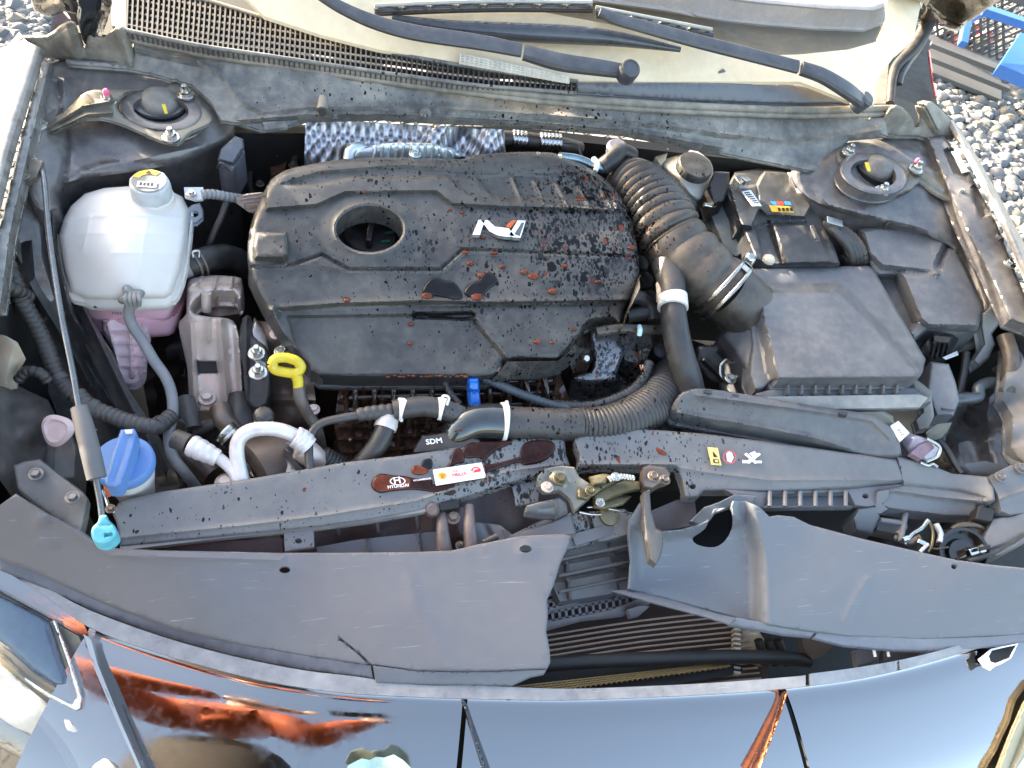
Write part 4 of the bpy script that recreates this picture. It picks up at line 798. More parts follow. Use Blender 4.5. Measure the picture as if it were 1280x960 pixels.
# ================================================================ FUSE BOX
fb = thing('fuse_box', 'stepped black fuse box lid between the airbox and the right strut tower', 'fuse box', P(1150, 350, .75))
relief('lid', [(1070, 284), (1088, 281), (1164, 286), (1186, 296), (1206, 328), (1232, 384), (1226, 400), (1222, 416), (1190, 414), (1160, 411), (1142, 425), (1122, 398), (1100, 358), (1086, 330), (1074, 300)],
       [(1070, 284, .865), (1164, 286, .87), (1232, 386, .85), (1222, 415, .84), (1160, 412, .84), (1100, 358, .845), (1170, 340, .865)], ABM, fb, step=6, thick=.06, edge=(6, .009), angle=25,
       feats=[('step', [(1076, 288), (1100, 283), (1164, 287), (1184, 299), (1170, 330), (1172, 342), (1102, 334), (1086, 318)], .012, 8), ('step', [(1126, 342), (1160, 342), (1174, 338), (1186, 310), (1196, 312), (1234, 388), (1224, 410), (1160, 408), (1150, 400)], .012, 7), ('step', [(1096, 346), (1120, 346), (1144, 404), (1134, 416), (1112, 380)], -.022, 8)])
tube('cable_loop', [(1106, 285, .88), (1110, 279, .89), (1120, 277, .895), (1128, 282, .885)], .003, RUBP, fb)
relief('tray', [(1112, 398), (1130, 420), (1142, 430), (1162, 420), (1222, 424), (1236, 404), (1238, 412), (1226, 432), (1190, 440), (1160, 445), (1138, 436), (1118, 420)], [(1112, 398, .80), (1236, 404, .80), (1160, 445, .77), (1140, 425, .79)], dusty('tray_plastic', (.09, .09, .09), .4, (.3, .3, .28), .5), fb, step=6, thick=.008, edge=(2, .002))
relief('plug', [(1158, 428), (1166, 416), (1196, 418), (1198, 424), (1186, 448), (1164, 450)], [(1160, 428, .82), (1196, 420, .82), (1170, 450, .79)], PLD, fb, step=4, thick=.03, feats=[('step', [(1167, 418), (1192, 420), (1188, 430), (1166, 428)], .01, 3)]+[('line', [(1168+6*k, 430), (1164+6*k, 447)], .006, 1.5) for k in range(4)])
flat('tag', [(1178, 447, .80), (1196, 439, .80), (1198, 444, .80), (1182, 450, .80)], LBL, fb)

# ================================================================ BATTERY
ba = thing('battery', 'black car battery with white and amber labels beside the brake reservoir', 'battery', P(975, 270, .70))
bz = [(905, 238, .875), (1010, 206, .875), (1045, 328, .865), (946, 322, .86)]
relief('case', [(906, 240), (918, 215), (948, 210), (1003, 213), (1012, 222), (1022, 262), (1040, 300), (1050, 330), (960, 331), (944, 324), (926, 280)], bz, dusty('battery_plastic', (.014, .014, .015), .42, (.17, .16, .145), .34, splatter=.5), ba, step=6, thick=.12, edge=(5, .006), angle=25,
       feats=[('step', [(912, 236), (944, 232), (950, 260), (940, 284), (925, 282)], .008, 4), ('step', [(956, 214), (1000, 216), (1014, 258), (1006, 272), (958, 270), (950, 262), (946, 232)], .008, 4), ('step', [(945, 284), (962, 282), (978, 328), (955, 330)], -.004, 3), ('step', [(966, 282), (1018, 280), (1040, 328), (984, 330)], .004, 4), ('line', [(960, 276), (978, 330)], -.005, 2), ('line', [(925, 290), (960, 278), (1006, 278), (1020, 300)], -.004, 2)])
flat('white_label', [(927, 240, .886), (938, 238, .886), (952, 258, .884), (940, 258, .884)], LBL, ba, .001)
for k in range(6): flat('barcode', [(930+k*2.2, 241+k*2.6, .888), (937+k*2.2, 240+k*2.6, .888), (937.5+k*2.2, 241+k*2.6, .888), (930.5+k*2.2, 242+k*2.6, .888)], LBK, ba, .0008)
flat('amber_label', [(961, 257, .887), (988, 259, .887), (992, 266, .887), (965, 265, .887)], LYEL, ba, .001)
for k, m_ in enumerate((LBLU, LRED, LBLU)): flat('pictogram', [(962+9*k, 252, .8875), (969+9*k, 252.5, .8875), (971+9*k, 257, .8875), (964+9*k, 256.5, .8875)], m_, ba, .001)
for k in range(3): flat('white_print', [(984+3*k, 216+6*k, .887), (990+3*k, 216+6*k, .887), (996+3*k, 230+6*k, .887), (991+3*k, 230+6*k, .887)], plain('faded_print', (.35, .35, .35), .5), ba, .001)
for k in range(4): flat('amber_dot', [(972+5*k, 260, .8885), (975+5*k, 260, .8885), (976+5*k, 264, .8885), (973+5*k, 264, .8885)], LBK, ba, .001)
box('terminal', P(926, 228, .895), (1, .2, 0), (0, 1, 0), (.02, .016, .012), STEEL, ba); box('terminal_nut', P(932, 226, .903), (1, .5, 0), (0, 1, 0), (.012, .010, .01), STEEL, ba)
lathe('vent_knob', P(960, 326, .878), (0, 0, 1), [(.009, 0), (.009, .005), (.006, .008)], CREAMP, ba)
relief('terminal_cover', [(885, 232), (893, 214), (912, 215), (912, 232), (905, 252), (892, 256)], [(885, 232, .885), (912, 215, .895), (895, 255, .87)], PLD, ba, step=5, thick=.04, edge=(3, .004))
relief('tray_wall', [(884, 262), (900, 250), (910, 262), (932, 316), (920, 322), (905, 312)], [(884, 262, .84), (905, 255, .85), (925, 320, .83)], dusty('teal_grey_plastic', (.05, .056, .058), .4, (.22, .22, .2), .5), ba, step=6, thick=.1, edge=(3, .003))
tube('strap_wire', [(880, 256, .86), (893, 257, .86), (898, 244, .87)], .0035, STEEL, ba)
hb = thing('battery_cables', 'bundle of black cables looping down beside the battery end', 'cables', P(1060, 300, .8))
for k in range(4): tube('cable', [(1030+k*3, 278+k, .88), (1046+k*5, 292, .88-.003*k), (1062+k*5, 312, .865), (1064+k*5, 330, .84), (1050+k*4, 345, .80)], [.006, .007, .007, .007, .006], RUB if k != 3 else DUCT, hb, seg=12, corr=(.008, .0012) if k == 3 else None)
box('sleeve', P(1042, 279, .888), (1, -.3, 0), (0, 1, .1), (.026, .014, .01), STEEL, hb)

# ================================================================ BRAKE RESERVOIR
bfr = thing('brake_fluid_reservoir', 'white brake fluid tank with a drop-speckled black screw cap', 'brake reservoir', P(860, 215, .80))
relief('tank', [(812, 186), (832, 184), (846, 182), (872, 186), (888, 200), (892, 220), (886, 240), (876, 252), (862, 246), (846, 226), (828, 210)], [(812, 186, .86), (845, 184, .88), (888, 210, .88), (876, 250, .85), (850, 220, .875)], SEMI, bfr, step=5, thick=.07, edge=(6, .012), sm=2)
q = P(868, 208, .895); RR = M(868, 208, .895, 22)
lathe('screw_cap', q-Vector((0, 0, .008)), (0.02, -.12, 1), [(RR*1.02, 0), (RR*1.02, .010), (RR*.96, .0135), (RR*.5, .0142), (RR*.2, .0142)], PLW, bfr, seg=72, facet=lambda a, i: 1+(.02*math.sin(a*30) if i < 2 else 0))
relief('side_plate', [(810, 184), (820, 182), (836, 186), (832, 200), (826, 206)], [(810, 184, .875), (834, 186, .885), (826, 206, .87)], dusty('pale_green_plastic', (.30, .33, .31), .4, (.4, .4, .36), .4), bfr, step=5, thick=.03)

# ================================================================ throttle body right of cover front
tb = thing('throttle_body', 'drop-spattered grey throttle body at the front corner of the engine cover', 'throttle body', P(770, 440, .70))
TBM = dusty('spattered_alloy', (.13, .13, .14), .25, (.2, .18, .17), .3, metal=.6, splatter=1.3, coat=.5)
relief('housing', [(738, 412), (768, 409), (776, 414), (774, 428), (782, 436), (778, 450), (772, 468), (780, 476), (735, 480), (716, 474), (722, 468), (738, 464), (742, 450), (740, 430)], [(738, 412, .815), (776, 414, .815), (720, 476, .775), (780, 476, .775), (758, 440, .805)], TBM, tb, step=5, thick=.06, edge=(5, .01), sm=2)
relief('motor', [(772, 420), (794, 410), (812, 412), (816, 432), (808, 450), (796, 456), (780, 452), (774, 438)], [(775, 420, .80), (812, 412, .81), (800, 455, .79)], PLW, tb, step=5, thick=.05, edge=(4, .006), feats=[('step', [(796, 434), (815, 434), (813, 452), (799, 454)], .008, 3)]+[('line', [(800+4*k, 434), (801+4*k, 450)], .004, 1.2) for k in range(4)])
relief('shaft_block', [(716, 425), (738, 418), (742, 448), (734, 462), (716, 466), (710, 448)], [(716, 425, .79), (742, 440, .79), (716, 466, .77)], ENG, tb, step=5, thick=.05, jitter=.02)
lathe('brass_pin', P(728, 448, .80), (.2, -.6, .8), [(.006, 0), (.006, .01), (.004, .013)], STEEL, tb)
tube('tail_hose', [(745, 415, .825), (775, 411, .83), (800, 412, .83), (826, 412, .82)], .007, DUCT, tb); tube('clip', [(799, 408, .84), (800, 413, .842), (799, 419, .836)], .0035, plain('pale_blue_clip', (.45, .6, .62), .4), tb)
tube('arch_pipe', [(770, 380, .83), (785, 372, .84), (800, 372, .84), (812, 382, .83), (816, 400, .82)], .010, RUBP, tb)
lathe('sensor', P(800, 392, .82), (1, .1, .2), [(.010, -.02), (.011, 0), (.011, .02), (.007, .03)], RUB, tb)
wr = thing('orange_wires', 'two bare orange wires poking from the throttle plug', 'wires', P(804, 465, .78))
for k in range(3): tube('wire', [(800+3*k, 456, .80), (802+2*k, 462, .795), (806+k, 466, .79)], .0011, ORANGE if k != 1 else plain('pale_wire', (.6, .6, .55), .4), wr, seg=6, n=4)
for k, (m_, pts, r) in enumerate(((RUB, [(812, 452, .80), (804, 472, .79), (790, 488, .785), (765, 500, .78), (735, 508, .775), (690, 506, .77)], .007), (plain('slate_loom', (.06, .075, .085), .35), [(598, 470, .79), (622, 480, .785), (655, 494, .78), (690, 506, .775), (720, 512, .77)], .006))):
    t = thing('wiring_loom', ['taped black loom sweeping down from the throttle plug', 'slate blue loom crossing the ribbed intake'][k], 'wiring loom', P(*pts[2][:2], .7)); tube('loom', pts, r, m_, t, corr=(.006, .0008))
# misc fittings in dark gap near duct
t = thing('sensor_stack', 'small black sensors and hose ends between the engine cover and the branch hose', 'sensors', P(812, 430, .7))
for x, y, z, r in ((806, 350, .80, .014), (812, 372, .79, .012), (822, 440, .76, .014), (812, 395, .77, .010), (835, 475, .73, .016), (800, 330, .80, .015)): lathe('sensor', P(x, y, z), (.2, -.3, 1), [(r, -.04), (r, .0), (r*.8, .006), (r*.5, .008)], PLD, t, seg=16)
t = thing('filter_housing_neck', 'black plastic neck and clips under the wide duct beside the airbox', 'housing', P(900, 460, .7))
relief('neck', [(872, 432), (900, 430), (930, 446), (946, 466), (944, 488), (918, 490), (886, 476), (870, 455)], [(872, 435, .77), (940, 460, .77), (918, 490, .74)], PL, t, step=6, thick=.08, edge=(4, .006), feats=[('line', [(900, 438), (930, 470)], .01, 3), ('line', [(880, 450), (915, 484)], .008, 3)])
tube('ring', [(900, 458, .785), (908, 450, .79), (920, 456, .785), (922, 470, .78), (910, 478, .775), (901, 470, .78), (900, 458, .785)], .003, STEEL, t)
bolt(t, 913, 474, .79, 5, STEEL, stud=False)
relief('clip_block', [(938, 472), (955, 468), (958, 486), (944, 492)], [(938, 472, .80), (955, 468, .80), (944, 492, .78)], PL, t, step=4, thick=.02, edge=(2, .003))

# ================================================================ COOLANT TANK
ct = thing('coolant_tank', 'white translucent coolant tank tinted pink at the bottom, with a grey labelled cap', 'coolant tank', P(160, 320, .70))
relief('upper_shell', [(73, 296), (78, 276), (88, 258), (106, 242), (130, 235), (170, 232), (212, 238), (228, 246), (236, 262), (233, 300), (226, 340), (216, 368), (206, 374), (150, 376), (108, 374), (88, 366), (80, 340)],
       [(73, 296, .865), (106, 242, .885), (220, 240, .885), (236, 262, .875), (214, 370, .835), (100, 370, .83), (155, 300, .892), (155, 350, .865)], SEMI, ct, step=6, thick=.02, edge=(8, .012), sm=1,
       feats=[('line', [(84, 278), (112, 270), (170, 268), (230, 274)], .0016, 2.5), ('line', [(112, 272), (104, 312)], .0007, 2), ('line', [(184, 275), (174, 340)], .0007, 2), ('line', [(100, 292), (160, 290), (232, 294)], .0006, 2), ('line', [(140, 316), (228, 316)], .0006, 2)])
relief('seam_flange', [(70, 298), (74, 290), (82, 330), (90, 362), (108, 370), (150, 372), (206, 370), (220, 362), (232, 320), (238, 262), (242, 270), (236, 330), (224, 370), (208, 379), (150, 381), (104, 379), (84, 370), (76, 340)], [(72, 296, .85), (240, 268, .86), (216, 376, .822), (100, 376, .816), (150, 378, .82)], SEMI, ct, step=5, thick=.006, edge=(2, .002), sm=2)
relief('lower_shell', [(84, 340), (94, 372), (150, 374), (214, 372), (228, 340), (226, 366), (216, 392), (206, 402), (160, 404), (118, 402), (104, 392), (96, 376)], [(90, 350, .80), (226, 350, .81), (216, 392, .78), (110, 396, .765), (160, 378, .815), (160, 403, .765)], [PINK], ct, step=5, thick=.03, edge=(6, .012), sm=2)
relief('foot', [(128, 400), (184, 400), (182, 440), (181, 466), (174, 478), (160, 481), (148, 472), (144, 454), (138, 430)], [(128, 400, .77), (184, 400, .77), (160, 480, .70)], FADE, ct, step=4.5, thick=.012, edge=(3, .003), sm=2, feats=[('line', [(134, 404), (152, 470)], .006, 2), ('line', [(179, 404), (176, 470)], .006, 2), ('line', [(162, 404), (164, 465)], .006, 2)]+[('line', [(130+3*k, 416+14*k), (182, 416+14*k)], .005, 2) for k in range(4)], holes=[ell(164, 470, 5, 4)])
bolt(ct, 164, 470, .698, 4.5, CASTD, stud=False)
relief('ear', [(232, 262), (240, 256), (250, 254), (254, 262), (254, 272), (246, 279), (234, 280)], [(232, 262, .865), (254, 262, .86), (240, 280, .855)], plain('grey_ear', (.22, .23, .26), .4), ct, step=4, thick=.006, edge=(2, .003), holes=[ell(243, 267, 5.5, 4.5)])
lathe('hole_plug', P(243, 268, .85), (0, 0, 1), [(.008, 0), (.006, .004)], BLK, ct)
# cap
CG = plain('grey_cap', (.42, .44, .44), .4); q = P(191, 246, .89); RR = M(191, 240, .915, 24)
lathe('neck', q-Vector((0, 0, .01)), (0, -.02, 1), [(RR*1.1, -.01), (RR*1.08, .012), (RR*.98, .014)], SEMI, ct)
lathe('screw_cap', q, (0, -.03, 1), [(RR, 0), (RR*1.0, .020), (RR*.95, .024), (RR*.90, .025)], CG, ct, seg=60, facet=lambda a, i: 1+(.022 if math.sin(a*9) > .5 and i < 3 else 0))
ctop = q+Vector((0, -.0006, .0256))
def disc_seg(name, a0, a1, rin, rout, mat, h): 
    V = []; n = 16
    for i in range(n+1):
        a = math.radians(a0+(a1-a0)*i/n)
        for r in (rin, rout): V.append(ctop+Vector((r*math.cos(a), r*math.sin(a)*1, h)))
    V2 = [v-Vector((0, 0, .0004)) for v in V]; N = len(V)
    F = [(2*i, 2*i+1, 2*i+3, 2*i+2) for i in range(n)]+[(2*i+N, 2*i+2+N, 2*i+3+N, 2*i+1+N) for i in range(n)]+[(0, N, N+1, 1), (N-2, N-1, 2*N-1, 2*N-2)]+[(2*i, 2*i+2, 2*i+2+N, 2*i+N) for i in range(n)]+[(2*i+1, 2*i+1+N, 2*i+3+N, 2*i+3) for i in range(n)]
    return mk(name, V, [f for f in F if max(f) < N], mat, ct)
disc_seg('cap_label', 0, 360, 0, RR*.86, plain('cap_label_grey', (.16, .17, .17), .5), .0006); disc_seg('amber_band', 55, 165, RR*.50, RR*.84, LYEL, .0012)
a_, b_ = ctop+Vector((-.011, -.012, .0016)), ctop+Vector((.008, -.013, .0016)); 
box('warning_panel', ctop+Vector((-.001, -.008, .0013)), (1, 0, 0), (0, 1, 0), (.022, .010, .0005), LBL, ct, bevel=0); [box('warning_symbol', a_+Vector((.003+.0042*k, .004, .0002)), (1, 0, 0), (0, 1, 0), (.0028, .006, .0003), LBK, ct, bevel=0) for k in range(4)]
tri = [ctop+Vector((x-.002, y, .0018)) for x, y in ((0, .018), (-.0035, .0125), (.0035, .0125))]; mk('warning_triangle', tri+[v-Vector((0, 0, .0003)) for v in tri], [(0, 1, 2), (5, 4, 3), (0, 3, 4, 1), (1, 4, 5, 2), (2, 5, 3, 0)], LBK, ct)
# markings
text('MIN', P(141, 393, .80), P(152, 393, .80), (0, .3, 1), LBK, ct); flat('level_mark', [(118, 384, .812), (134, 384, .812), (134, 386, .812), (118, 386, .812)], LBK, ct, .004)
# outlet and hose
oh = thing('coolant_outlet_hose', 'ribbed black hose clamped to the right side of the coolant tank', 'hose', P(260, 325, .75))
tube('stub', [(222, 338, .82), (234, 334, .82), (246, 330, .82)], .014, plain('grey_violet_stub', (.30, .28, .32), .4), oh); tube('hose', [(236, 332, .82), (255, 325, .822), (280, 321, .81), (300, 328, .79), (312, 345, .75)], .017, RUBP, oh, corr=(.02, .001), seg=20)
for x in (244, 251): tube('clamp', [(x-1, 331-(x-244)*.3, .822), (x+1.5, 330-(x-244)*.3, .822)], .0185, CASTD, oh, seg=20)
tube('clamp_tang', [(242, 322, .845), (241, 315, .85), (249, 314, .85), (249, 322, .845)], .0015, STEEL, oh)
# small overflow hose
ov = thing('overflow_hose', 'thin grey hose hanging from the knobbly fitting on the front of the coolant tank', 'hose', P(190, 480, .6))
lathe('fitting', P(166, 370, .845), (0, -.7, .6), [(.011, -.01), (.012, 0), (.012, .012), (.008, .018)], dusty('worn_grey_rubber', (.09, .09, .09), .5, (.3, .29, .27), .5), ov, facet=lambda a, i: 1+.25*math.sin(a*4))
for k in range(4): tube('prong', [(158+5*k, 366+abs(k-1.5)*2, .86), (156+6*k, 374, .862), (159+5*k, 382, .852)], .0028, bpy.data.materials['worn_grey_rubber'], ov, seg=8)
GH = dusty('grey_thin_hose', (.10, .10, .105), .4, (.28, .27, .26), .4); tube('hose', [(164, 376, .852), (161, 392, .835), (166, 408, .82), (178, 426, .81), (192, 450, .80), (206, 470, .785), (214, 490, .775), (216, 515, .765), (211, 545, .755), (216, 570, .745), (232, 592, .735), (250, 615, .70)], .0065, GH, ov)
# strut-side black relay box
t = thing('relay_box', 'small black relay box clipped behind the white coolant tank', 'relay box', P(290, 190, .86))
relief('lid', [(276, 186), (294, 170), (304, 174), (306, 190), (292, 214), (278, 210), (272, 200)], [(276, 186, .905), (304, 172, .91), (292, 214, .885)], dusty('relay_plastic', (.05, .05, .058), .4, (.2, .2, .2), .4), t, step=5, thick=.05, edge=(3, .004), feats=[('line', [(275, 202), (292, 206), (304, 188)], -.005, 2)])
tube('latch', [(272, 210, .89), (276, 204, .90), (284, 208, .895), (290, 214, .89)], .002, PL, t)
t = thing('steel_bracket', 'small bright steel bracket bolted beside the coolant tank cap', 'bracket', P(243, 242, .87))
relief('plate', [(230, 234), (254, 234), (254, 249), (244, 250), (231, 246)], [(230, 234, .895), (254, 234, .895), (240, 250, .885)], plain('bright_bracket', (.7, .68, .66), .35, .6), t, step=4, thick=.003); bolt(t, 239, 242, .895, 4, STEEL, stud=False)
tube('lead', [(252, 243, .89), (268, 243, .885), (290, 247, .875), (312, 250, .86)], .006, GH, t, corr=(.006, .0012)); tube('lead', [(285, 247, .875), (278, 268, .86), (268, 290, .84), (260, 310, .82)], .0045, RUBP, t)
relief('sleeve', [(295, 247), (308, 242), (330, 240), (334, 252), (328, 262), (310, 258)], [(295, 247, .88), (334, 250, .885), (310, 258, .87)], dusty('braided_sleeve', (.30, .22, .19), .5, (.5, .42, .38), .6), t, step=4, thick=.01, feats=[('line', [(296, 246+k*4), (334, 240+k*5)], .003, 1.2) for k in range(4)])

# ================================================================ ENGINE MOUNT
em = thing('engine_mount_bracket', 'ribbed cast aluminium engine mount bracket beside the coolant tank', 'mount bracket', P(262, 430, .60))
relief('casting', [(233, 360), (238, 348), (262, 344), (296, 346), (303, 352), (303, 372), (297, 376), (293, 366), (262, 366), (246, 374), (240, 384), (244, 392), (262, 396), (285, 398), (296, 408), (302, 440), (305, 480), (302, 512), (292, 516), (246, 516), (237, 505), (234, 460), (225, 420), (224, 402), (233, 392)],
       [(235, 350, .815), (300, 348, .815), (240, 395, .80), (298, 405, .795), (225, 430, .765), (300, 440, .765), (240, 510, .72), (300, 512, .715), (262, 405, .80)], CAST, em, step=5, thick=.03, edge=(4, .008), sm=2,
       feats=[('line', [(238, 404), (243, 505)], .013, 4), ('line', [(260, 400), (260, 425)], .008, 3), ('line', [(276, 400), (284, 508)], .013, 4), ('line', [(298, 408), (303, 500)], .008, 4), ('step', [(246, 452), (270, 452), (272, 466), (248, 466)], -.012, 3), ('line', [(252, 346), (248, 356)], .008, 2), ('line', [(272, 344), (268, 360)], .008, 2), ('line', [(290, 344), (290, 358)], .008, 2), ('line', [(236, 360), (246, 352), (296, 354)], .006, 3)])
bolt(em, 259, 498, .728, 7, CAST, stud=False); tube('stud', [(258, 388, .79), (258, 366, .815)], .0065, CAST, em)
prism('bracket_gap', [(247, 452, .752), (271, 452, .752), (272, 466, .742), (248, 466, .742)], .006, BLK, em, bevel=0)
relief('rubber_body', [(240, 368), (262, 364), (296, 366), (300, 392), (270, 396), (245, 390)], [(240, 368, .78), (300, 380, .78), (260, 396, .77)], CASTD, em, step=6, thick=.08, jitter=.01)
mb = thing('black_mount_arm', 'black mount arm with two silver bolts beside the yellow dipstick', 'mount arm', P(320, 455, .65))
relief('arm', [(303, 398), (314, 396), (318, 420), (332, 432), (338, 450), (338, 480), (334, 505), (316, 512), (306, 490), (304, 455), (298, 430)], [(303, 398, .80), (330, 435, .79), (320, 510, .74), (304, 450, .78)], PL, mb, step=5, thick=.06, edge=(4, .006), sm=2, feats=[('line', [(308, 398), (308, 500)], .006, 3)])
bolt(mb, 321, 442, .80, 7, STEEL); bolt(mb, 323, 466, .79, 7.5, STEEL)
# ================================================================ DIPSTICK
dp = thing('dipstick', 'bright yellow looped dipstick handle at the front edge of the engine cover', 'dipstick', P(358, 458, .70))
c = P(357, 458, .83); q_ = [P(340, 456, .835), P(344, 449, .84), P(356, 447, .84), P(370, 451, .838), P(376, 459, .832), P(370, 466, .828), P(356, 465, .828), P(344, 462, .83), P(340, 456, .835)]
tube('handle', [tuple(v) for v in q_], .0062, YEL, dp, world=True); tube('shank', [(368, 466, .828), (372, 474, .82), (373, 486, .81)], [.007, .0065, .006], YEL, dp)
tube('guide_tube', [(373, 484, .812), (376, 500, .80), (385, 518, .78), (396, 536, .76), (402, 560, .72)], [.007, .0075, .007, .007, .007], dusty('dark_tube', (.05, .04, .035), .4, (.16, .13, .11), .5), dp)
# ================================================================ RADIATOR SUPPORT
SUPD = dusty('support_panel_plastic', (.075, .074, .077), .48, (.25, .24, .225), .30, splatter=1.0, bump=.15)
rs = thing('radiator_support_panel', 'grey upper radiator panel with red oval-badge print and a pool of orange-brown liquid', 'support panel', P(430, 620, .74))
rc = [(140, 622, .775), (330, 597, .785), (560, 560, .785), (705, 545, .78), (712, 588, .765), (600, 612, .765), (400, 652, .765), (150, 680, .755)]
relief('panel', [(150, 626), (200, 615), (320, 597), (430, 578), (516, 568), (566, 560), (640, 549), (700, 543), (706, 552), (708, 570), (713, 582), (700, 588), (672, 596), (640, 603), (610, 613), (560, 628), (520, 640), (460, 650), (400, 658), (300, 668), (150, 684), (146, 655), (140, 640)],
       rc, SUPD, rs, step=7, thick=.012, edge=(4, .004), feats=[('line', [(150, 672), (300, 657), (400, 645), (520, 626), (600, 600), (640, 588), (706, 580)], .003, 2.5)])
LIPC = dusty('pale_lip_plastic', (.10, .095, .095), .42, (.32, .30, .28), .45)
relief('front_lip', [(150, 676), (300, 660), (400, 650), (520, 632), (600, 606), (600, 611), (560, 626), (530, 640), (400, 660), (300, 670), (150, 688)], [(150, 684, .752), (400, 656, .758), (600, 610, .763)], LIPC, rs, step=6, thick=.006)
for pts, hole in ([(355, 664), (392, 660), (393, 684), (356, 690)], (373, 676)), ([(640, 607), (672, 598), (674, 628), (656, 632), (645, 632)], (658, 620)):
    relief('clip_tab', pts, [(pts[0][0], pts[0][1], .755), (pts[1][0], pts[1][1], .755), (pts[2][0], pts[2][1], .748)], SUPD, rs, step=4, thick=.004, holes=[ell(hole[0], hole[1], 4.5, 3.5)], edge=(2, .001))
pan = thing('printed_marks', 'brown liquid pool with a white oval badge print on the radiator panel', 'spill', P(500, 600, .78))
puddle(pan, [(464, 608), (467, 597), (476, 592), (492, 594), (506, 595), (520, 598), (540, 600), (545, 606), (600, 596), (606, 584), (600, 572), (584, 573), (577, 566), (584, 556), (596, 552), (620, 552), (640, 550), (636, 556), (622, 562), (612, 570), (606, 576), (614, 580), (640, 574), (660, 566), (680, 560), (688, 566), (684, 574), (660, 580), (648, 578), (628, 584), (606, 592), (592, 600), (570, 604), (570, 612), (566, 618), (552, 618), (540, 615), (516, 612), (490, 614), (474, 616)], SOUPD, rc, h=.0012, sm=3)
puddle(pan, [(465, 608), (468, 598), (477, 593), (492, 595), (506, 596), (514, 600), (510, 610), (490, 613), (474, 615)], SOUP, rc, h=.0018, sm=3)
puddle(pan, [(650, 566), (656, 554), (672, 550), (690, 552), (694, 562), (684, 574), (668, 580), (652, 580)], SOUPD, rc, h=.0012)
puddle(pan, [(566, 564), (574, 560), (580, 566), (580, 578), (570, 580), (560, 588), (552, 590), (562, 578)], SOUPD, rc, h=.0011)
puddle(pan, [(514, 588), (518, 582), (528, 583), (536, 588), (530, 593), (518, 593)], SOUP, rc, h=.0012)
puddle(pan, [(528, 576), (538, 573), (541, 580), (538, 586), (528, 584)], WETB, rc, h=.001)
def rz(x, y, h=.0050): return (x, y, float(zfield(rc)(np.array([[x, y]], float))[0])+h)
upv = P(500, 580, .78)-P(505, 606, .78)
text('HYUNDAI', P(*rz(485, 611)), P(*rz(511, 608)), upv, LBL, pan, bold=True)
for k in range(20):
    a0, a1 = 2*math.pi*k/20, 2*math.pi*(k+1)/20; f = lambda a, r: rz(497+10*r*math.cos(a), 601.5+5*r*math.sin(a), .005); flat('oval_ring', [f(a0, 1), f(a1, 1), f(a1, .84), f(a0, .84)], LBL, pan, .0003)
text('H', P(*rz(493, 605)), P(*rz(501, 604)), upv+Vector((.01, 0, 0)), LBL, pan, bold=True)
text('RECOMMENDED', P(*rz(517, 602)), P(*rz(539, 599)), upv, LBL, pan, bold=True)
st = thing('oil_sticker', 'white sticker with a yellow shell mark and red lettering on the radiator panel', 'sticker', P(574, 592, .782))
prism('film', [rz(541, 587, .005), rz(602, 578, .005), rz(607, 594, .005), rz(606, 597, .005), rz(545, 607, .005)], .0006, LBL, st, bevel=0)
cx, cy = 553, 595; sh = []
for k in range(13):
    a = math.pi*(1+k/12); r = 5.2 if k % 2 == 0 else 4.6; sh.append(rz(cx+r*1.1*math.cos(a), cy+r*.95*math.sin(a), .0060))
sh += [rz(cx+2.5, cy+3.4, .0060), rz(cx-2.5, cy+4, .0060)]
mk('shell_mark', [P(*p) for p in sh]+[P(*p)-Vector((0, 0, .0003)) for p in sh], [tuple(range(15)), tuple(range(29, 14, -1))]+[(i, i+15, (i+1) % 15+15, (i+1) % 15) for i in range(15)], plain('shell_yellow', (.85, .5, .02), .4), st)
for k in range(5): a = rz(cx-4+2*k, cy-3.3+.3*abs(k-2), .0066); b = rz(cx, cy+3, .0066); flat('shell_rib', [a, (a[0]+.6, a[1], a[2]), (b[0]+.3, b[1], b[2]), b], LRED, st, .0003)
text('SHELL', P(*rz(566, 590.5, .0058)), P(*rz(575, 589.3, .0058)), upv, LRED, st, bold=True); text('HELIX', P(*rz(566, 596, .0058)), P(*rz(584, 593.5, .0058)), upv, LRED, st, bold=True); text('MOTOR OILS', P(*rz(567, 599.5, .0058)), P(*rz(580, 597.6, .0058)), upv, LRED, st)
for k in range(9):
    a0, a1 = math.pi*(.9+k*.13), math.pi*(.9+(k+1)*.13); f = lambda a, r: rz(595+6*r*math.cos(a), 588+4.4*r*math.sin(a), .0060); flat('swirl', [f(a0, 1), f(a1, 1), f(a1, .7), f(a0, .7)], LRED, st, .0003)
flat('car_mark', [rz(591, 591, .0060), rz(594, 587.5, .0060), rz(599, 586.5, .0060), rz(601, 589.5, .0060)], LRED, st, .0003)

rr_ = thing('radiator_support_panel', 'grey upper radiator panel with amber and red caution pictograms', 'support panel', P(920, 580, .74))
r2 = [(722, 534, .79), (900, 548, .79), (1125, 582, .785), (1128, 605, .77), (965, 614, .768), (845, 578, .772), (724, 582, .772)]
relief('panel', [(721, 533), (740, 533), (800, 536), (880, 542), (960, 552), (1060, 566), (1120, 574), (1126, 588), (1130, 600), (1120, 604), (1060, 610), (965, 614), (880, 614), (872, 622), (856, 622), (852, 600), (846, 584), (800, 585), (760, 584), (722, 586), (724, 570), (718, 552)], r2, SUPD, rr_, step=7, thick=.014, edge=(4, .004), holes=[ell(866, 608, 4.2, 3.4)],
       feats=[('line', [(846, 584), (880, 590), (960, 600), (1128, 600)], .0025, 2.5), ('line', [(724, 580), (846, 580)], .003, 3)])
def qz(x, y, h=.0035): return (x, y, float(zfield(r2)(np.array([[x, y]], float))[0])+h)
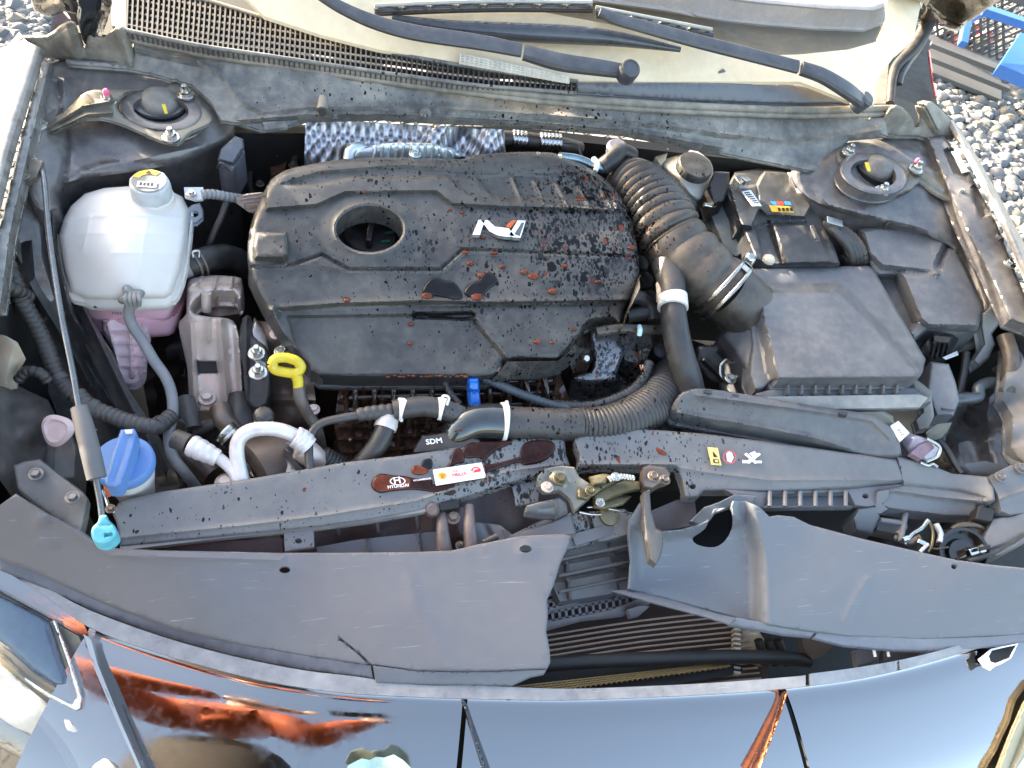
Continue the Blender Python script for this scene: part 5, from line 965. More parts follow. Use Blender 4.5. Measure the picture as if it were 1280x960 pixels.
flat('amber_caution', [qz(884, 559), qz(897, 560), qz(902, 582), qz(889, 581)], plain('amber_print', (.75, .55, .18), .5), rr_, .0004)
prism('warning_triangle', [qz(892, 571, .0045), qz(891, 564, .0045), qz(897, 571, .0045)], .0005, LBK, rr_, bevel=0)
flat('engine_mark', [qz(891, 574, .0042), qz(898, 574.5, .0042), qz(899, 579, .0042), qz(892, 578.5, .0042)], LBK, rr_, .0003); flat('engine_mark_window', [qz(893, 575, .0058), qz(897, 575.3, .0058), qz(898, 578, .0058), qz(894, 577.6, .0058)], plain('amber_print2', (.75, .55, .18), .5), rr_, .0003)
for k in range(20):
    a0, a1 = 2*math.pi*k/20, 2*math.pi*(k+1)/20; f = lambda a, r: qz(912+8.6*r*math.cos(a), 571.5+8.6*r*math.sin(a), .004); flat('red_ring', [f(a0, 1), f(a1, 1), f(a1, .82), f(a0, .82)], plain('faded_red', (.5, .10, .12), .5) if k == 0 else bpy.data.materials['faded_red'], rr_, .0003)
prism('hand_mark', [qz(908, 567, .0042), qz(911, 564.5, .0042), qz(915, 566, .0042), qz(917, 572, .0042), qz(914, 578, .0042), qz(909, 576, .0042)], .0004, LBL, rr_, bevel=0)
for pts in ([(930, 568), (933, 566), (947, 578), (944, 580)], [(948, 566), (951, 568), (936, 580), (932, 577)], [(936, 567), (943, 564), (949, 570), (944, 573)], [(928, 575), (936, 576), (936, 579), (928, 579)], [(945, 576), (952, 576), (952, 579), (945, 579)]): flat('fan_mark', [qz(*p, .0042) for p in pts], LBL, rr_, .0003)
puddle(rr_, [(820, 560), (828, 562), (834, 567), (830, 570), (822, 566)], SOUP, r2, h=.0005)
# snorkel over the right support
sn = thing('air_snorkel', 'flat black air snorkel lying across the radiator panel ahead of the airbox', 'snorkel', P(980, 530, .78))
relief('body', [(848, 494), (862, 487), (884, 486), (940, 494), (1020, 508), (1080, 516), (1100, 524), (1120, 542), (1126, 560), (1124, 570), (1100, 572), (1060, 566), (1010, 552), (960, 542), (900, 534), (870, 524), (846, 520), (842, 508)], [(848, 494, .82), (1080, 516, .825), (1124, 566, .80), (870, 526, .79), (980, 520, .822)], PLS, sn, step=6, thick=.03, edge=(5, .006), sm=2,
       feats=[('line', [(850, 516), (870, 520), (920, 528), (1010, 545), (1062, 560)], .005, 3), ('line', [(870, 494), (1020, 514), (1090, 526), (1112, 548)], .003, 3)])
for x in (880, 915, 990, 1050): prism('edge_clip', [(x, 486+(x-880)*.16, .832), (x+10, 487.5+(x-880)*.16, .832), (x+10, 492+(x-880)*.16, .83), (x, 490+(x-880)*.16, .83)], .008, PL, sn, bevel=.0008)
# ================================================================ intercooler pipe
ip = thing('charge_pipe', 'black charge pipe with polished elbow joined by a white band clamp', 'pipe', P(620, 530, .70))
tube('elbow', [(560, 556, .76), (575, 538, .78), (592, 529, .785), (612, 527, .785), (628, 528, .785)], [.018, .021, .023, .024, .024], plain('wet_black_metal', (.05, .055, .055), .12, .6, coat=1), ip, seg=28)
tube('straight_pipe', [(626, 528, .785), (660, 530, .783), (700, 531, .782), (725, 531, .782)], .022, RUB, ip, seg=28)
tube('band_clamp', [(626, 528, .785), (629, 528, .785), (633, 528.3, .785)], [.0255, .0262, .0255], WHT, ip, seg=28); prism('clamp_tang', [(631, 500, .81), (636, 500, .81), (637, 510, .805), (632, 510, .805)], .008, WHT, ip)
chh = tube('ribbed_hose', [(718, 531, .780), (750, 531, .778), (785, 524, .775), (812, 508, .772), (828, 488, .768), (838, 468, .75)], [.022, .024, .028, .030, .030, .026], RUB, ip, corr=(.0062, .0022), seg=32)
tag(ip)
t = thing('tag_plate', 'dark wedge bracket lettered SDM under the polished elbow', 'bracket', P(545, 555, .76))
relief('plate', [(516, 564), (520, 556), (528, 544), (560, 540), (582, 544), (600, 550), (600, 562), (570, 563), (518, 567)], [(518, 566, .775), (530, 544, .785), (600, 556, .785)], dusty('tag_plastic', (.02, .018, .018), .4, (.10, .07, .055), .5), t, step=5, thick=.02, edge=(3, .003))
text('SDM', P(533, 556, .789), P(553, 553.5, .789), upv, LBL, t, bold=True)
vh = thing('vacuum_hose', 'thin black hose with two white clamps crossing ahead of the ribbed intake', 'hose', P(480, 515, .74))
tube('thin_pipe', [(388, 590, .78), (386, 565, .785), (388, 545, .79), (400, 530, .795), (425, 523, .80), (450, 519, .80)], .0052, RUB, vh); tube('joint', [(446, 519, .80), (466, 516, .80), (490, 513, .80)], [.008, .009, .0085], RUB, vh, corr=(.009, .0015))
tube('fat_hose', [(492, 513, .80), (510, 510, .803), (530, 508, .803), (555, 512, .80), (576, 520, .79)], .013, RUB, vh, seg=20)
for x, y in ((502, 511.5), (551, 511)): tube('clamp', [(x-4, y, .802), (x, y, .802), (x+4, y+1, .802)], .0145, WHT, vh, seg=20)
tube('clamp_tang', [(551, 503, .82), (554, 495, .825), (561, 497, .825), (559, 506, .815)], .0016, WHT, vh); prism('clamp_foot', [(500, 520, .80), (504, 520, .80), (504, 526, .80), (500, 526, .80)], .004, WHT, vh)
dh = thing('drain_hose', 'matt black hose with a pale collar running down behind the radiator panel', 'hose', P(470, 550, .7))
tube('hose', [(483, 528, .79), (478, 545, .785), (468, 562, .775), (452, 580, .76), (436, 596, .74)], .0125, RUBP, dh, seg=20); tube('collar', [(484, 524, .79), (483, 530, .79), (481, 536, .788)], .0142, plain('pale_collar', (.5, .46, .44), .4), dh, seg=20)
# AC pipes and compressor
ac = thing('ac_pipes', 'white aluminium pipes looping over the left end of the engine', 'pipes', P(330, 550, .7))
tube('loop_pipe', [(303, 600, .77), (298, 580, .78), (296, 560, .79), (302, 545, .80), (318, 537, .805), (340, 536, .805), (358, 540, .80), (376, 548, .79)], .0085, ALU, ac, seg=18)
tube('lower_pipe', [(262, 566, .785), (278, 576, .78), (292, 590, .775), (298, 603, .77)], .0068, ALU, ac, seg=16); tube('rubber_end', [(218, 548, .79), (236, 555, .79)], .0115, DUCT, ac); tube('crimp', [(238, 556, .79), (252, 563, .788), (272, 573, .783)], [.0125, .0122, .0095], ALU, ac, corr=(.009, .0012), seg=20)
tube('collar', [(368, 545, .795), (378, 551, .79), (386, 558, .785)], [.013, .0135, .012], ALU, ac, corr=(.006, .001)); lathe('valve_cap', P(330, 524, .80), (0, .1, 1), [(.0115, 0), (.012, .008), (.010, .012), (.0085, .013)], RUBP, ac, facet=lambda a, i: 1+.05*math.sin(a*10)); lathe('valve_base', P(330, 532, .80), (0, .1, 1), [(.011, -.006), (.0105, .006)], ALU, ac)
cp = thing('ac_compressor', 'silvery round compressor half hidden behind the radiator panel', 'compressor', P(375, 575, .6))
lathe('pulley', P(345, 590, .70), (-.8, -.5, .15), [(.050, -.02), (.052, 0), (.052, .03), (.046, .034), (.03, .034), (.028, .028), (.0, .028)], CASTD, cp, seg=40)
lathe('polished_end', P(318, 588, .69), (-.8, -.5, .3), [(.034, 0), (.034, .02), (.02, .026)], CHROME, cp, seg=32)
relief('casting', [(352, 556), (372, 546), (398, 556), (410, 570), (404, 592), (360, 604), (350, 590)], [(352, 556, .77), (400, 560, .77), (360, 604, .73)], dusty('grey_casting', (.30, .31, .32), .4, (.4, .38, .36), .4, metal=.8, bump=.5), cp, step=5, thick=.08, edge=(4, .008), feats=[('line', [(356, 560), (380, 590)], .01, 4)], jitter=.015)
tube('spigot', [(376, 560, .775), (390, 570, .765), (404, 582, .75)], [.015, .015, .012], CAST, cp, seg=24); tube('ribbed_muff', [(400, 572, .755), (418, 584, .745), (440, 598, .735)], [.016, .017, .016], RUBP, cp, seg=28, corr=(.005, .001))
# low clutter between left side and pipes
cl = thing('hose_clips', 'dark hoses and clips gathered between the washer filler and the white pipes', 'clips', P(250, 540, .6))
for pts, r, m in (([(275, 510, .74), (280, 525, .74), (292, 540, .73), (296, 560, .72)], .013, CASTD), ([(300, 500, .72), (300, 530, .72), (290, 560, .70)], .02, RUBP), ([(232, 500, .74), (236, 520, .74), (240, 536, .735)], .012, RUB), ([(244, 540, .72), (262, 532, .73), (284, 520, .74)], .007, RUB), ([(225, 560, .70), (245, 575, .70), (268, 596, .70)], .016, ENG), ([(240, 520, .73), (232, 528, .735), (225, 535, .74)], .01, RUBP)): tube('hose', pts, r, m, cl)
tube('collar', [(279, 538, .74), (288, 546, .735)], .016, STEEL, cl, corr=(.008, .0015)); lathe('plug', P(282, 605, .76), (0, 0, 1), [(.012, -.01), (.012, .004), (.006, .01)], CAST, cl)
# ================================================================ LEFT SIDE
ls = thing('inner_wing', 'dark violet inner wing panel with long pressed channels left of the coolant tank', 'inner wing', P(60, 400, .7))
relief('panel', [(6, 262), (22, 236), (62, 232), (66, 300), (80, 350), (98, 400), (150, 480), (210, 560), (230, 600), (200, 620), (130, 620), (90, 560), (52, 470), (18, 390), (4, 330)], [(20, 240, .90), (62, 236, .885), (80, 350, .83), (150, 480, .70), (215, 590, .64), (130, 610, .60), (10, 330, .84), (50, 460, .72)], PAINT_IN, ls, step=8, thick=.02, sm=2,
       feats=[('line', [(64, 240), (72, 320), (88, 390), (130, 460), (190, 560)], .014, 4), ('line', [(14, 300), (40, 360), (90, 440), (150, 540)], .02, 6), ('line', [(56, 240), (60, 320), (84, 400), (120, 480)], -.01, 5)])
relief('leg_panel', [(86, 370), (100, 362), (116, 402), (140, 440), (160, 486), (196, 540), (222, 596), (196, 600), (150, 520), (110, 440)], [(90, 368, .80), (150, 470, .74), (215, 595, .66), (160, 520, .70)], PAINT_IN, ls, step=7, thick=.02, feats=[('line', [(100, 375), (150, 480), (205, 590)], .012, 4)])
for pts, r, m in (([(2, 300, .90), (8, 330, .88), (18, 352, .87), (30, 380, .85), (46, 408, .83), (60, 440, .81), (72, 470, .79), (92, 495, .78)], .009, RUBP), ([(0, 355, .88), (18, 362, .87), (36, 372, .85)], .008, RUBP), ([(22, 476, .80), (34, 464, .81), (50, 466, .81), (60, 476, .80)], .006, RUBP), ([(96, 492, .80), (112, 508, .795), (135, 518, .79), (165, 528, .785), (196, 533, .78), (214, 520, .77)], .0095, RUB)):
    t = thing('wiring_loom', {0: 'tape-wrapped loom running down the left fender beside the prop rod', 1: 'short loom stub entering from under the left fender rail', 2: 'little curled loom above the pink plug', 3: 'ribbed loom sweeping behind the blue washer cap'}[[.009, .008, .006, .0095].index(r)], 'wiring loom', P(*pts[len(pts)//2])); tube('sleeve', pts, r, m, t, corr=(.0065, .0012), seg=14)
    for f in (1, len(pts)-2):
        if len(pts) > 4: a, b = P(*pts[f]), P(*pts[f+1]); lathe('tape_band', a, b-a, [(r*1.12, 0), (r*1.12, .008)], PL, t, seg=16)
t = thing('bare_edge_panel', 'cream sunlit wing liner edge at the far left', 'wing liner', P(5, 340, .8))
relief('liner', [(-20, 290), (2, 286), (12, 320), (6, 350), (10, 372), (-20, 372)], [(-20, 290, .88), (10, 320, .89), (0, 370, .87)], PAINT_D, t, step=6, thick=.01)
relief('post', [(-10, 415), (8, 420), (22, 428), (14, 446), (10, 480), (-10, 490)], [(-10, 415, .84), (20, 428, .85), (5, 480, .80)], CREAMP, t, step=5, thick=.03, edge=(3, .005), jitter=.01)
lw_ = thing('lamp_housing', 'dark lamp housing wall with a pale pink plug behind the bolted bracket', 'lamp housing', P(60, 560, .6))
relief('wall', [(0, 470), (34, 488), (60, 500), (70, 545), (58, 560), (66, 590), (96, 615), (104, 630), (60, 625), (20, 590), (0, 600)], [(0, 480, .80), (60, 500, .74), (66, 590, .72), (5, 600, .78)], dusty('housing_plastic', (.05, .045, .04), .4, (.22, .19, .17), .5), lw_, step=7, thick=.12, jitter=.03)
relief('shelf', [(60, 545), (88, 540), (96, 560), (94, 598), (78, 600), (56, 590)], [(60, 545, .76), (94, 550, .76), (75, 598, .73)], dusty('housing_grey', (.09, .085, .08), .4, (.3, .28, .25), .5), lw_, step=5, thick=.05, edge=(3, .004), feats=[('line', [(66, 548), (62, 592)], .006, 3)])
lathe('pink_plug', P(75, 537, .78), (-.2, -.6, .8), [(.010, -.012), (.0165, .0), (.018, .006), (.013, .010), (.010, .006)], PINKP, lw_, facet=lambda a, i: 1+.08*math.sin(a*3))
# bolted corner bracket
cb = thing('corner_bracket', 'grey two-bolt corner bracket at the left end of the radiator panel', 'bracket', P(65, 620, .76))
relief('plate', [(17, 582), (30, 577), (50, 574), (58, 580), (104, 615), (110, 623), (107, 645), (101, 670), (88, 662), (60, 642), (30, 618), (22, 610)], [(17, 582, .80), (55, 577, .80), (108, 625, .79), (100, 668, .775), (24, 610, .785)], dusty('bracket_plastic', (.07, .068, .068), .45, (.26, .24, .22), .4), cb, step=5, thick=.012, edge=(3, .004))
for x, y in ((45, 593), (91, 622)): bolt(cb, x, y, .798, 6, dusty('dusty_bolt', (.16, .15, .15), .4, (.3, .28, .26), .4, metal=.6) if x == 45 else bpy.data.materials['dusty_bolt'], stud=False)
# washer filler
wf = thing('washer_filler', 'blue washer fluid cap with a wide grip on a white filler neck', 'washer filler', P(155, 590, .65))
q = P(155, 577, .80); RR = M(155, 577, .80, 35)
lathe('neck', q-Vector((0, 0, .075)), (0, 0, 1), [(RR*.55, -.02), (RR*.72, .02), (RR*.86, .045), (RR*.97, .068), (RR*.97, .074)], SEMI, wf, seg=40)
lathe('cap_rim', q-Vector((0, 0, .004)), (0, 0, 1), [(RR*1.0, -.006), (RR*1.03, 0), (RR*1.02, .006), (RR*.96, .009), (RR*.2, .010)], BLUE, wf, seg=48)
relief('grip', [(151, 537), (168, 536), (171, 541), (168, 558), (160, 585), (152, 606), (145, 610), (134, 609), (131, 602), (136, 585), (144, 556)], [(152, 538, .835), (168, 538, .835), (133, 606, .822), (150, 606, .822)], BLUE, wf, step=4, thick=.02, edge=(3, .004), feats=[('line', [(161, 545), (142, 600)], -.002, 4)])
prism('grip_slot', [(156, 537.5, .838), (165, 537, .838), (165, 541, .8385), (157, 541.5, .8385)], .002, LBL, wf, bevel=0)
prism('orange_clip', [(129, 604, .79), (136, 602, .79), (137, 616, .785), (129, 618, .785)], .01, ORANGE, wf); tube('clip_wire', [(128, 612, .79), (132, 622, .785), (136, 634, .785), (142, 640, .78)], .002, STEEL, wf)
bolt(wf, 138, 636, .785, 4, CASTD, stud=False)
# prop rod
pr = thing('bonnet_prop_rod', 'thin prop rod with a black foam grip and a cyan plastic hook end', 'prop rod', P(127, 650, .75))
tube('rod', [(50, 205, .925), (55, 225, .925), (62, 300, .91), (75, 385, .895), (90, 460, .875), (99, 510, .86), (112, 560, .845), (124, 620, .82), (128, 650, .81)], .0032, plain('painted_rod', (.14, .15, .155), .25, .5, coat=.4), pr, seg=10)
tube('foam_grip', [(99, 510, .862), (106, 536, .856), (114, 568, .847), (121, 598, .836)], [.0085, .0095, .0098, .0095], dusty('foam_grip_rubber', (.06, .06, .063), .55, (.2, .19, .18), .3), pr, seg=18)
relief('hook', [(125, 645), (133, 644), (136, 650), (144, 658), (147, 668), (142, 676), (132, 681), (120, 679), (114, 670), (115, 660), (122, 653)], [(125, 645, .822), (145, 665, .815), (122, 679, .805)], CYAN, pr, step=3, thick=.014, edge=(3, .005), sm=3, feats=[('step', [(130, 667), (140, 666), (141, 670), (131, 671)], -.004, 1.5), ('line', [(124, 656), (138, 656)], -.002, 1.5)])
t = thing('rod_clip', 'grey pivot clip of the prop rod bolted at the left rail', 'clip', P(35, 208, .92))
relief('clip', [(20, 200), (28, 196), (46, 197), (54, 202), (52, 208), (46, 222), (34, 228), (26, 228), (23, 220), (34, 210), (20, 208)], [(20, 202, .93), (52, 202, .935), (30, 226, .922)], BRKT, t, step=4, thick=.006, edge=(2, .002)); bolt(t, 30, 220, .925, 4.5, BRKT, stud=False)

# ================================================================ FRONT: lower grille cavity, condenser
cv = thing('front_crossmember', 'brown-stained ribbed front carrier seen in the slot ahead of the radiator panel', 'front carrier', P(480, 690, .6))
CARR = dusty('stained_carrier', (.050, .036, .034), .4, (.20, .15, .14), .5, splatter=.3)
relief('carrier', [(150, 684), (400, 655), (560, 625), (720, 590), (730, 700), (650, 740), (400, 720), (150, 720)], [(150, 690, .70), (560, 630, .71), (720, 650, .69), (400, 720, .67)], CARR, cv, step=9, thick=.05, jitter=.012)
relief('ledge', [(395, 684), (450, 674), (548, 664), (556, 690), (400, 696)], [(395, 684, .725), (550, 664, .73), (480, 695, .72)], PLG, cv, step=6, thick=.03, feats=[('line', [(460, 672), (462, 692)], .008, 2), ('line', [(522, 664), (526, 690)], .01, 2)])
for a, b in (((552, 640), (556, 690)), ((586, 632), (590, 688))): tube('buttress', [(*a, .75), (b[0]-3, (a[1]+b[1])/2, .748), (*b, .735)], [.006, .008, .010], CARR, cv)
relief('pocket', [(554, 640), (586, 632), (588, 685), (556, 690)], [(554, 640, .725), (586, 632, .725), (570, 688, .70)], dusty('rust_stained_pocket', (.07, .025, .015), .3, (.16, .08, .06), .5, coat=.5), cv, step=5, thick=.02); bolt(cv, 566, 647, .75, 6, CASTD, stud=False); bolt(cv, 575, 682, .735, 4, CASTD)
prism('slot', [(549, 629, .765), (573, 625, .765), (574, 634, .762), (551, 638, .762)], .01, BLK, cv, bevel=0); lathe('stub', P(540, 637, .752), (-.1, -.5, .9), [(.010, -.01), (.009, .01), (.006, .014)], CARR, cv)
relief('right_ledge', [(590, 652), (625, 656), (640, 668), (690, 652), (714, 640), (720, 668), (650, 680), (592, 688)], [(590, 652, .735), (714, 640, .745), (640, 684, .725)], PLG, cv, step=5, thick=.02, edge=(3, .003), feats=[('line', [(606, 655), (620, 682)], -.006, 3), ('line', [(630, 660), (636, 680)], .006, 2)])
tube('peg', [(604, 678, .745), (622, 670, .75)], .004, RUBP, cv)
for x in (420, 470, 520, 250, 300, 350): tube('stiffener', [(x, 640+(540-x)*.12, .745), (x+3, 660+(540-x)*.06, .725)], .003, CARR, cv, seg=8)
prism('gap_shade_slab', [(205, 682, .735), (352, 672, .735), (354, 690, .728), (240, 694, .728)], .01, dusty('burgundy_gap_shade', (.035, .018, .018), .45, (.1, .06, .06), .4), cv, bevel=0)  # solid dark slab whose colour stands in for the gap's shade

# middle ladder structure (x 560-800, y 640-760)
mid = thing('grille_carrier', 'cracked black grid carrier behind the torn shields', 'grid carrier', P(730, 690, .6))
relief('top_plate', [(560, 690), (640, 668), (690, 644), (735, 640), (780, 636), (800, 650), (790, 668), (740, 682), (700, 690)], [(640, 668, .725), (780, 640, .73), (700, 690, .715)], SUPD, mid, step=6, thick=.02, edge=(3, .003), feats=[('line', [(735, 640), (745, 680)], -.008, 2)], jitter=.008)
relief('grid_plate', [(690, 684), (760, 664), (790, 668), (798, 730), (790, 738), (700, 752), (690, 730)], [(690, 690, .705), (790, 670, .705), (740, 745, .675)], dusty('grid_plastic', (.035, .033, .036), .35, (.18, .16, .16), .4, splatter=.6), mid, step=5, thick=.02, feats=[('line', [(694, 705), (795, 686)], .008, 2), ('line', [(694, 726), (795, 706)], .008, 2), ('line', [(705, 684), (712, 750)], .008, 2), ('line', [(760, 670), (776, 742)], .008, 2)])
relief('cross_rib', [(715, 668), (780, 650), (785, 662), (720, 682)], [(715, 668, .725), (780, 650, .728), (750, 672, .72)], PLG, mid, step=5, thick=.02)
for k in range(3): tube('rib', [(698, 700+20*k, .715-.01*k), (745, 690+20*k, .715-.01*k), (795, 681+20*k, .715-.01*k)], .0025, PL, mid, seg=8)
# condenser and slotted frame
cd = thing('condenser', 'brown finned condenser with slotted black frame under the bonnet slam gap', 'condenser', P(800, 800, .45))
FIN = dusty('brown_fin_metal', (.45, .33, .24), .35, (.5, .38, .29), .5, metal=.3)
relief('core', [(600, 880), (670, 740), (800, 730), (960, 770), (960, 850), (700, 880)], .585, dusty('core_dark', (.03, .018, .014), .6, (.09, .06, .05), .4), cd, step=25, thick=.02)
for k in range(15):
    y0 = 776+k*6.6; f0, f1 = (684, y0+18), (925, y0-16)
    tube('fin', [(f0[0], f0[1], .622-k*.0012), (800, (f0[1]+f1[1])/2-1, .622-k*.0012), (f1[0]+k*2, f1[1]+2, .622-k*.0012)], .0015, FIN, cd, seg=6, n=3)
ends = bmesh.new()
for k in range(15): addbar(ends, P(918, 756+k*6, .632), P(926, 757+k*6, .632), .003, .01)
tag(bmobj('fin_ends', ends, CREAMP, cd), kind='stuff')
relief('end_tank', [(925, 786), (948, 788), (962, 810), (958, 830), (935, 826), (924, 810)], [(925, 786, .62), (960, 812, .62), (935, 826, .60)], CREAMP, cd, step=5, thick=.03, edge=(4, .008))
FR = dusty('slotted_frame_plastic', (.10, .09, .09), .38, (.22, .21, .22), .4)
for (a, b, hgt, z) in (((684, 752), (792, 722), 10, .66), ((682, 766), (800, 742), 12, .65)):
    nsl = 14; fb_ = bmesh.new()
    for i in range(nsl+1):
        f = i/nsl; x, y = a[0]+(b[0]-a[0])*f, a[1]+(b[1]-a[1])*f; addbar(fb_, P(x, y, z), P(x+1.5, y+hgt, z), .0035, .012)
    for dy in (0, hgt): addbar(fb_, P(a[0], a[1]+dy, z), P(b[0], b[1]+dy, z), .004, .014)
    tag(bmobj('slotted_rail', fb_, FR, cd), kind='stuff')
relief('rail_cap', [(684, 778), (760, 764), (800, 748), (815, 752), (780, 768), (728, 774), (684, 786)], [(684, 780, .652), (800, 750, .655), (728, 774, .648)], FR, cd, step=5, thick=.01); relief('rail_cap', [(686, 736), (720, 728), (790, 709), (792, 716), (730, 733), (686, 744)], [(686, 740, .67), (790, 712, .672), (730, 734, .668)], PLG, cd, step=5, thick=.008)
relief('gusset', [(784, 762), (800, 757), (812, 758), (800, 768), (788, 771)], [(784, 762, .66), (812, 758, .66), (790, 770, .65)], FR, cd, step=4, thick=.01)
t = thing('crash_tube', 'black crash tube lying across the open slot before the condenser', 'crash tube', P(820, 825, .62))
tube('tube', [(640, 836, .655), (700, 829, .66), (800, 824, .66), (900, 821, .655), (975, 822, .645), (1010, 826, .63)], .009, BLK, t, seg=18)
gms = thing('mesh_strip', 'golden expanded-mesh strip peeping out above the bumper edge', 'mesh strip', P(760, 845, .62))
gm_ = bmesh.new(); GM = plain('gold_mesh', (.30, .19, .07), .4, .6)
for r in range(4):
    for i in range(46):
        f = (i+(r % 2)*.5)/46; g2 = (i+1+(r % 2)*.5)/46; top = lambda f_: (610+300*f_, 862-34*f_+r*3.6*(1-.6*f_)); (x0, y0), (x1, y1) = top(f), top(g2); addbar(gm_, P(x0, y0, .648), P(x1, y1, .648), .0014, .003); addbar(gm_, P(x0, y0, .648), P(x0+2, y0+3.2*(1-.6*f), .648), .0012, .003)
tag(bmobj('mesh', gm_, GM, gms), kind='stuff')
relief('backing', [(560, 860), (700, 836), (920, 822), (930, 840), (800, 862), (600, 872)], .63, BLK, gms, step=14, thick=.01)

# ================================================================ latch
la = thing('bonnet_latch', 'dirty yellow-zinc bonnet latch with a black release lever hanging forward', 'latch', P(745, 620, .72))
relief('left_plate', [(672, 596), (680, 586), (700, 582), (718, 584), (724, 596), (736, 604), (738, 622), (726, 632), (718, 640), (712, 624), (700, 614), (680, 616), (672, 608)], [(672, 596, .79), (718, 584, .795), (736, 604, .79), (718, 638, .77), (690, 612, .78)], dusty('latch_grey_steel', (.12, .115, .10), .38, (.26, .24, .19), .5, metal=.5, splatter=.6), la, step=4, thick=.006, edge=(2, .002), feats=[('dome', 700, 598, 12, 9, .006)])
bolt(la, 700, 599, .80, 6, GOLD, stud=False); bolt(la, 684, 609, .785, 5, CAST, stud=False)
for pts, z in (([(722, 606), (744, 602), (762, 596), (776, 592), (770, 602), (752, 612), (734, 624), (722, 622)], .785), ([(740, 616), (758, 606), (780, 600), (800, 602), (800, 612), (780, 616), (760, 624), (745, 630)], .778), ([(742, 624), (770, 618), (790, 620), (780, 630), (756, 636), (742, 634)], .768), ([(736, 596), (754, 592), (764, 594), (756, 604), (742, 606)], .792)):
    relief('latch_plate', pts, z, GOLD, la, step=4, thick=.004, edge=(3, .002), jitter=.006)
bolt(la, 738, 614, .79, 4.5, GOLD, stud=False); bolt(la, 750, 628, .778, 4, STEEL); bolt(la, 770, 596, .792, 4, STEEL, stud=False)
tube('spring', [(760, 600, .79), (775, 596, .792), (792, 598, .79)], .004, STEEL, la, corr=(.004, .0015)); tube('pull_cable', [(724, 640, .76), (740, 643, .755), (758, 643, .75)], .0016, STEEL, la); tube('pull_cable', [(734, 634, .765), (750, 634, .762), (790, 642, .75)], .0014, STEEL, la)
lathe('roller', P(760, 645, .745), (0, -.3, 1), [(.012, 0), (.014, .004), (.013, .008), (.006, .011)], GOLD, la)
relief('right_plate', [(804, 584), (812, 581), (832, 584), (838, 592), (836, 602), (824, 606), (816, 612), (804, 610), (802, 598)], [(804, 584, .795), (836, 590, .79), (808, 610, .78)], CASTD, la, step=4, thick=.012, edge=(3, .004), jitter=.008); bolt(la, 817, 596, .80, 5, CASTD, stud=False); bolt(la, 831, 600, .795, 4.5, CASTD, stud=False)
relief('release_lever', [(803, 616), (812, 612), (814, 640), (820, 660), (828, 664), (829, 680), (826, 696), (820, 706), (812, 700), (808, 680), (804, 650)], [(803, 616, .785), (813, 614, .785), (818, 700, .765), (828, 668, .77)], dusty('lever_plastic', (.04, .038, .036), .4, (.17, .15, .13), .4), la, step=4, thick=.010, edge=(3, .004))
relief('cable_clip', [(658, 632), (672, 628), (700, 622), (708, 628), (710, 640), (700, 645), (668, 642), (657, 640)], [(658, 634, .765), (706, 626, .77), (668, 642, .755)], dusty('clip_grey', (.07, .07, .075), .4, (.24, .22, .2), .4), la, step=4, thick=.014, edge=(3, .004), feats=[('line', [(694, 622), (698, 644)], .006, 2), ('line', [(676, 636), (690, 634)], -.002, 1.5)])

# ================================================================ SIGHT SHIELDS
sl2 = thing('radiator_shield', 'large grey radiator shield with a wavy torn edge, on the left', 'shield', P(400, 760, .70))
lc = [(0, 640, .80), (130, 685, .765), (350, 692, .755), (550, 690, .755), (712, 672, .755), (686, 835, .715), (460, 832, .705), (300, 805, .70), (100, 735, .715), (0, 690, .74), (500, 760, .738), (250, 745, .738)]
relief('panel', [(-40, 660), (0, 631), (20, 617), (28, 622), (60, 642), (100, 662), (128, 682), (140, 685), (200, 688), (350, 691), (420, 691), (520, 690), (565, 688), (600, 680), (650, 670), (705, 667), (714, 670), (712, 680), (700, 706), (692, 732), (684, 750), (685, 772), (683, 790), (687, 812), (688, 828), (684, 836), (600, 839), (520, 838), (466, 832), (380, 820), (300, 806), (220, 786), (140, 758), (90, 736), (40, 712), (0, 698), (-40, 690)],
       lc, PLG, sl2, step=9, thick=.004, edge=(3, .003), holes=[ell(356, 712, 7, 4.5), ell(657, 686, 7.5, 5)], feats=[('line', [(30, 625), (100, 670), (140, 694), (350, 700)], .003, 4), ('line', [(512, 725), (520, 760), (560, 830)], .002, 9), ('dome', 50, 650, 14, 9, .006), ('dome', 58, 676, 15, 6, .004), ('line', [(427, 800), (450, 818), (466, 834)], -.006, 1.2), ('dome', 657, 686, 15, 11, .003), ('dome', 356, 712, 13, 9, .002)])
relief('front_strip', [(0, 694), (60, 718), (140, 755), (220, 784), (300, 804), (380, 818), (464, 831), (468, 849), (440, 845), (380, 838), (290, 820), (200, 795), (110, 762), (40, 728), (0, 712)], [(0, 700, .72), (200, 782, .696), (464, 838, .70), (300, 816, .692), (60, 722, .708)], dusty('strip_plastic', (.05, .052, .062), .42, (.2, .2, .21), .3), sl2, step=7, thick=.004, edge=(2, .002))
relief('front_strip', [(466, 832), (520, 838), (600, 839), (684, 836), (680, 843), (664, 846), (640, 857), (520, 856), (470, 853)], [(466, 834, .708), (684, 838, .712), (560, 856, .700)], dusty('strip_plastic_pale', (.06, .062, .07), .42, (.2, .2, .21), .3), sl2, step=6, thick=.004, edge=(2, .002))
sr2 = thing('radiator_shield', 'broken grey-blue radiator shield with a deep dish, slipped down on the right', 'shield', P(1000, 740, .70))
PLB = dusty('blue_grey_shield_plastic', (.080, .084, .093), .46, (.20, .21, .22), .16, patch=3, grain=1500, bump=.12, scratches=.3)
rc2 = [(790, 660, .755), (930, 640, .78), (1000, 655, .765), (1150, 690, .765), (1280, 712, .78), (785, 735, .712), (930, 778, .705), (1100, 806, .70), (1290, 790, .72), (1050, 740, .735), (860, 720, .715), (1180, 750, .74)]
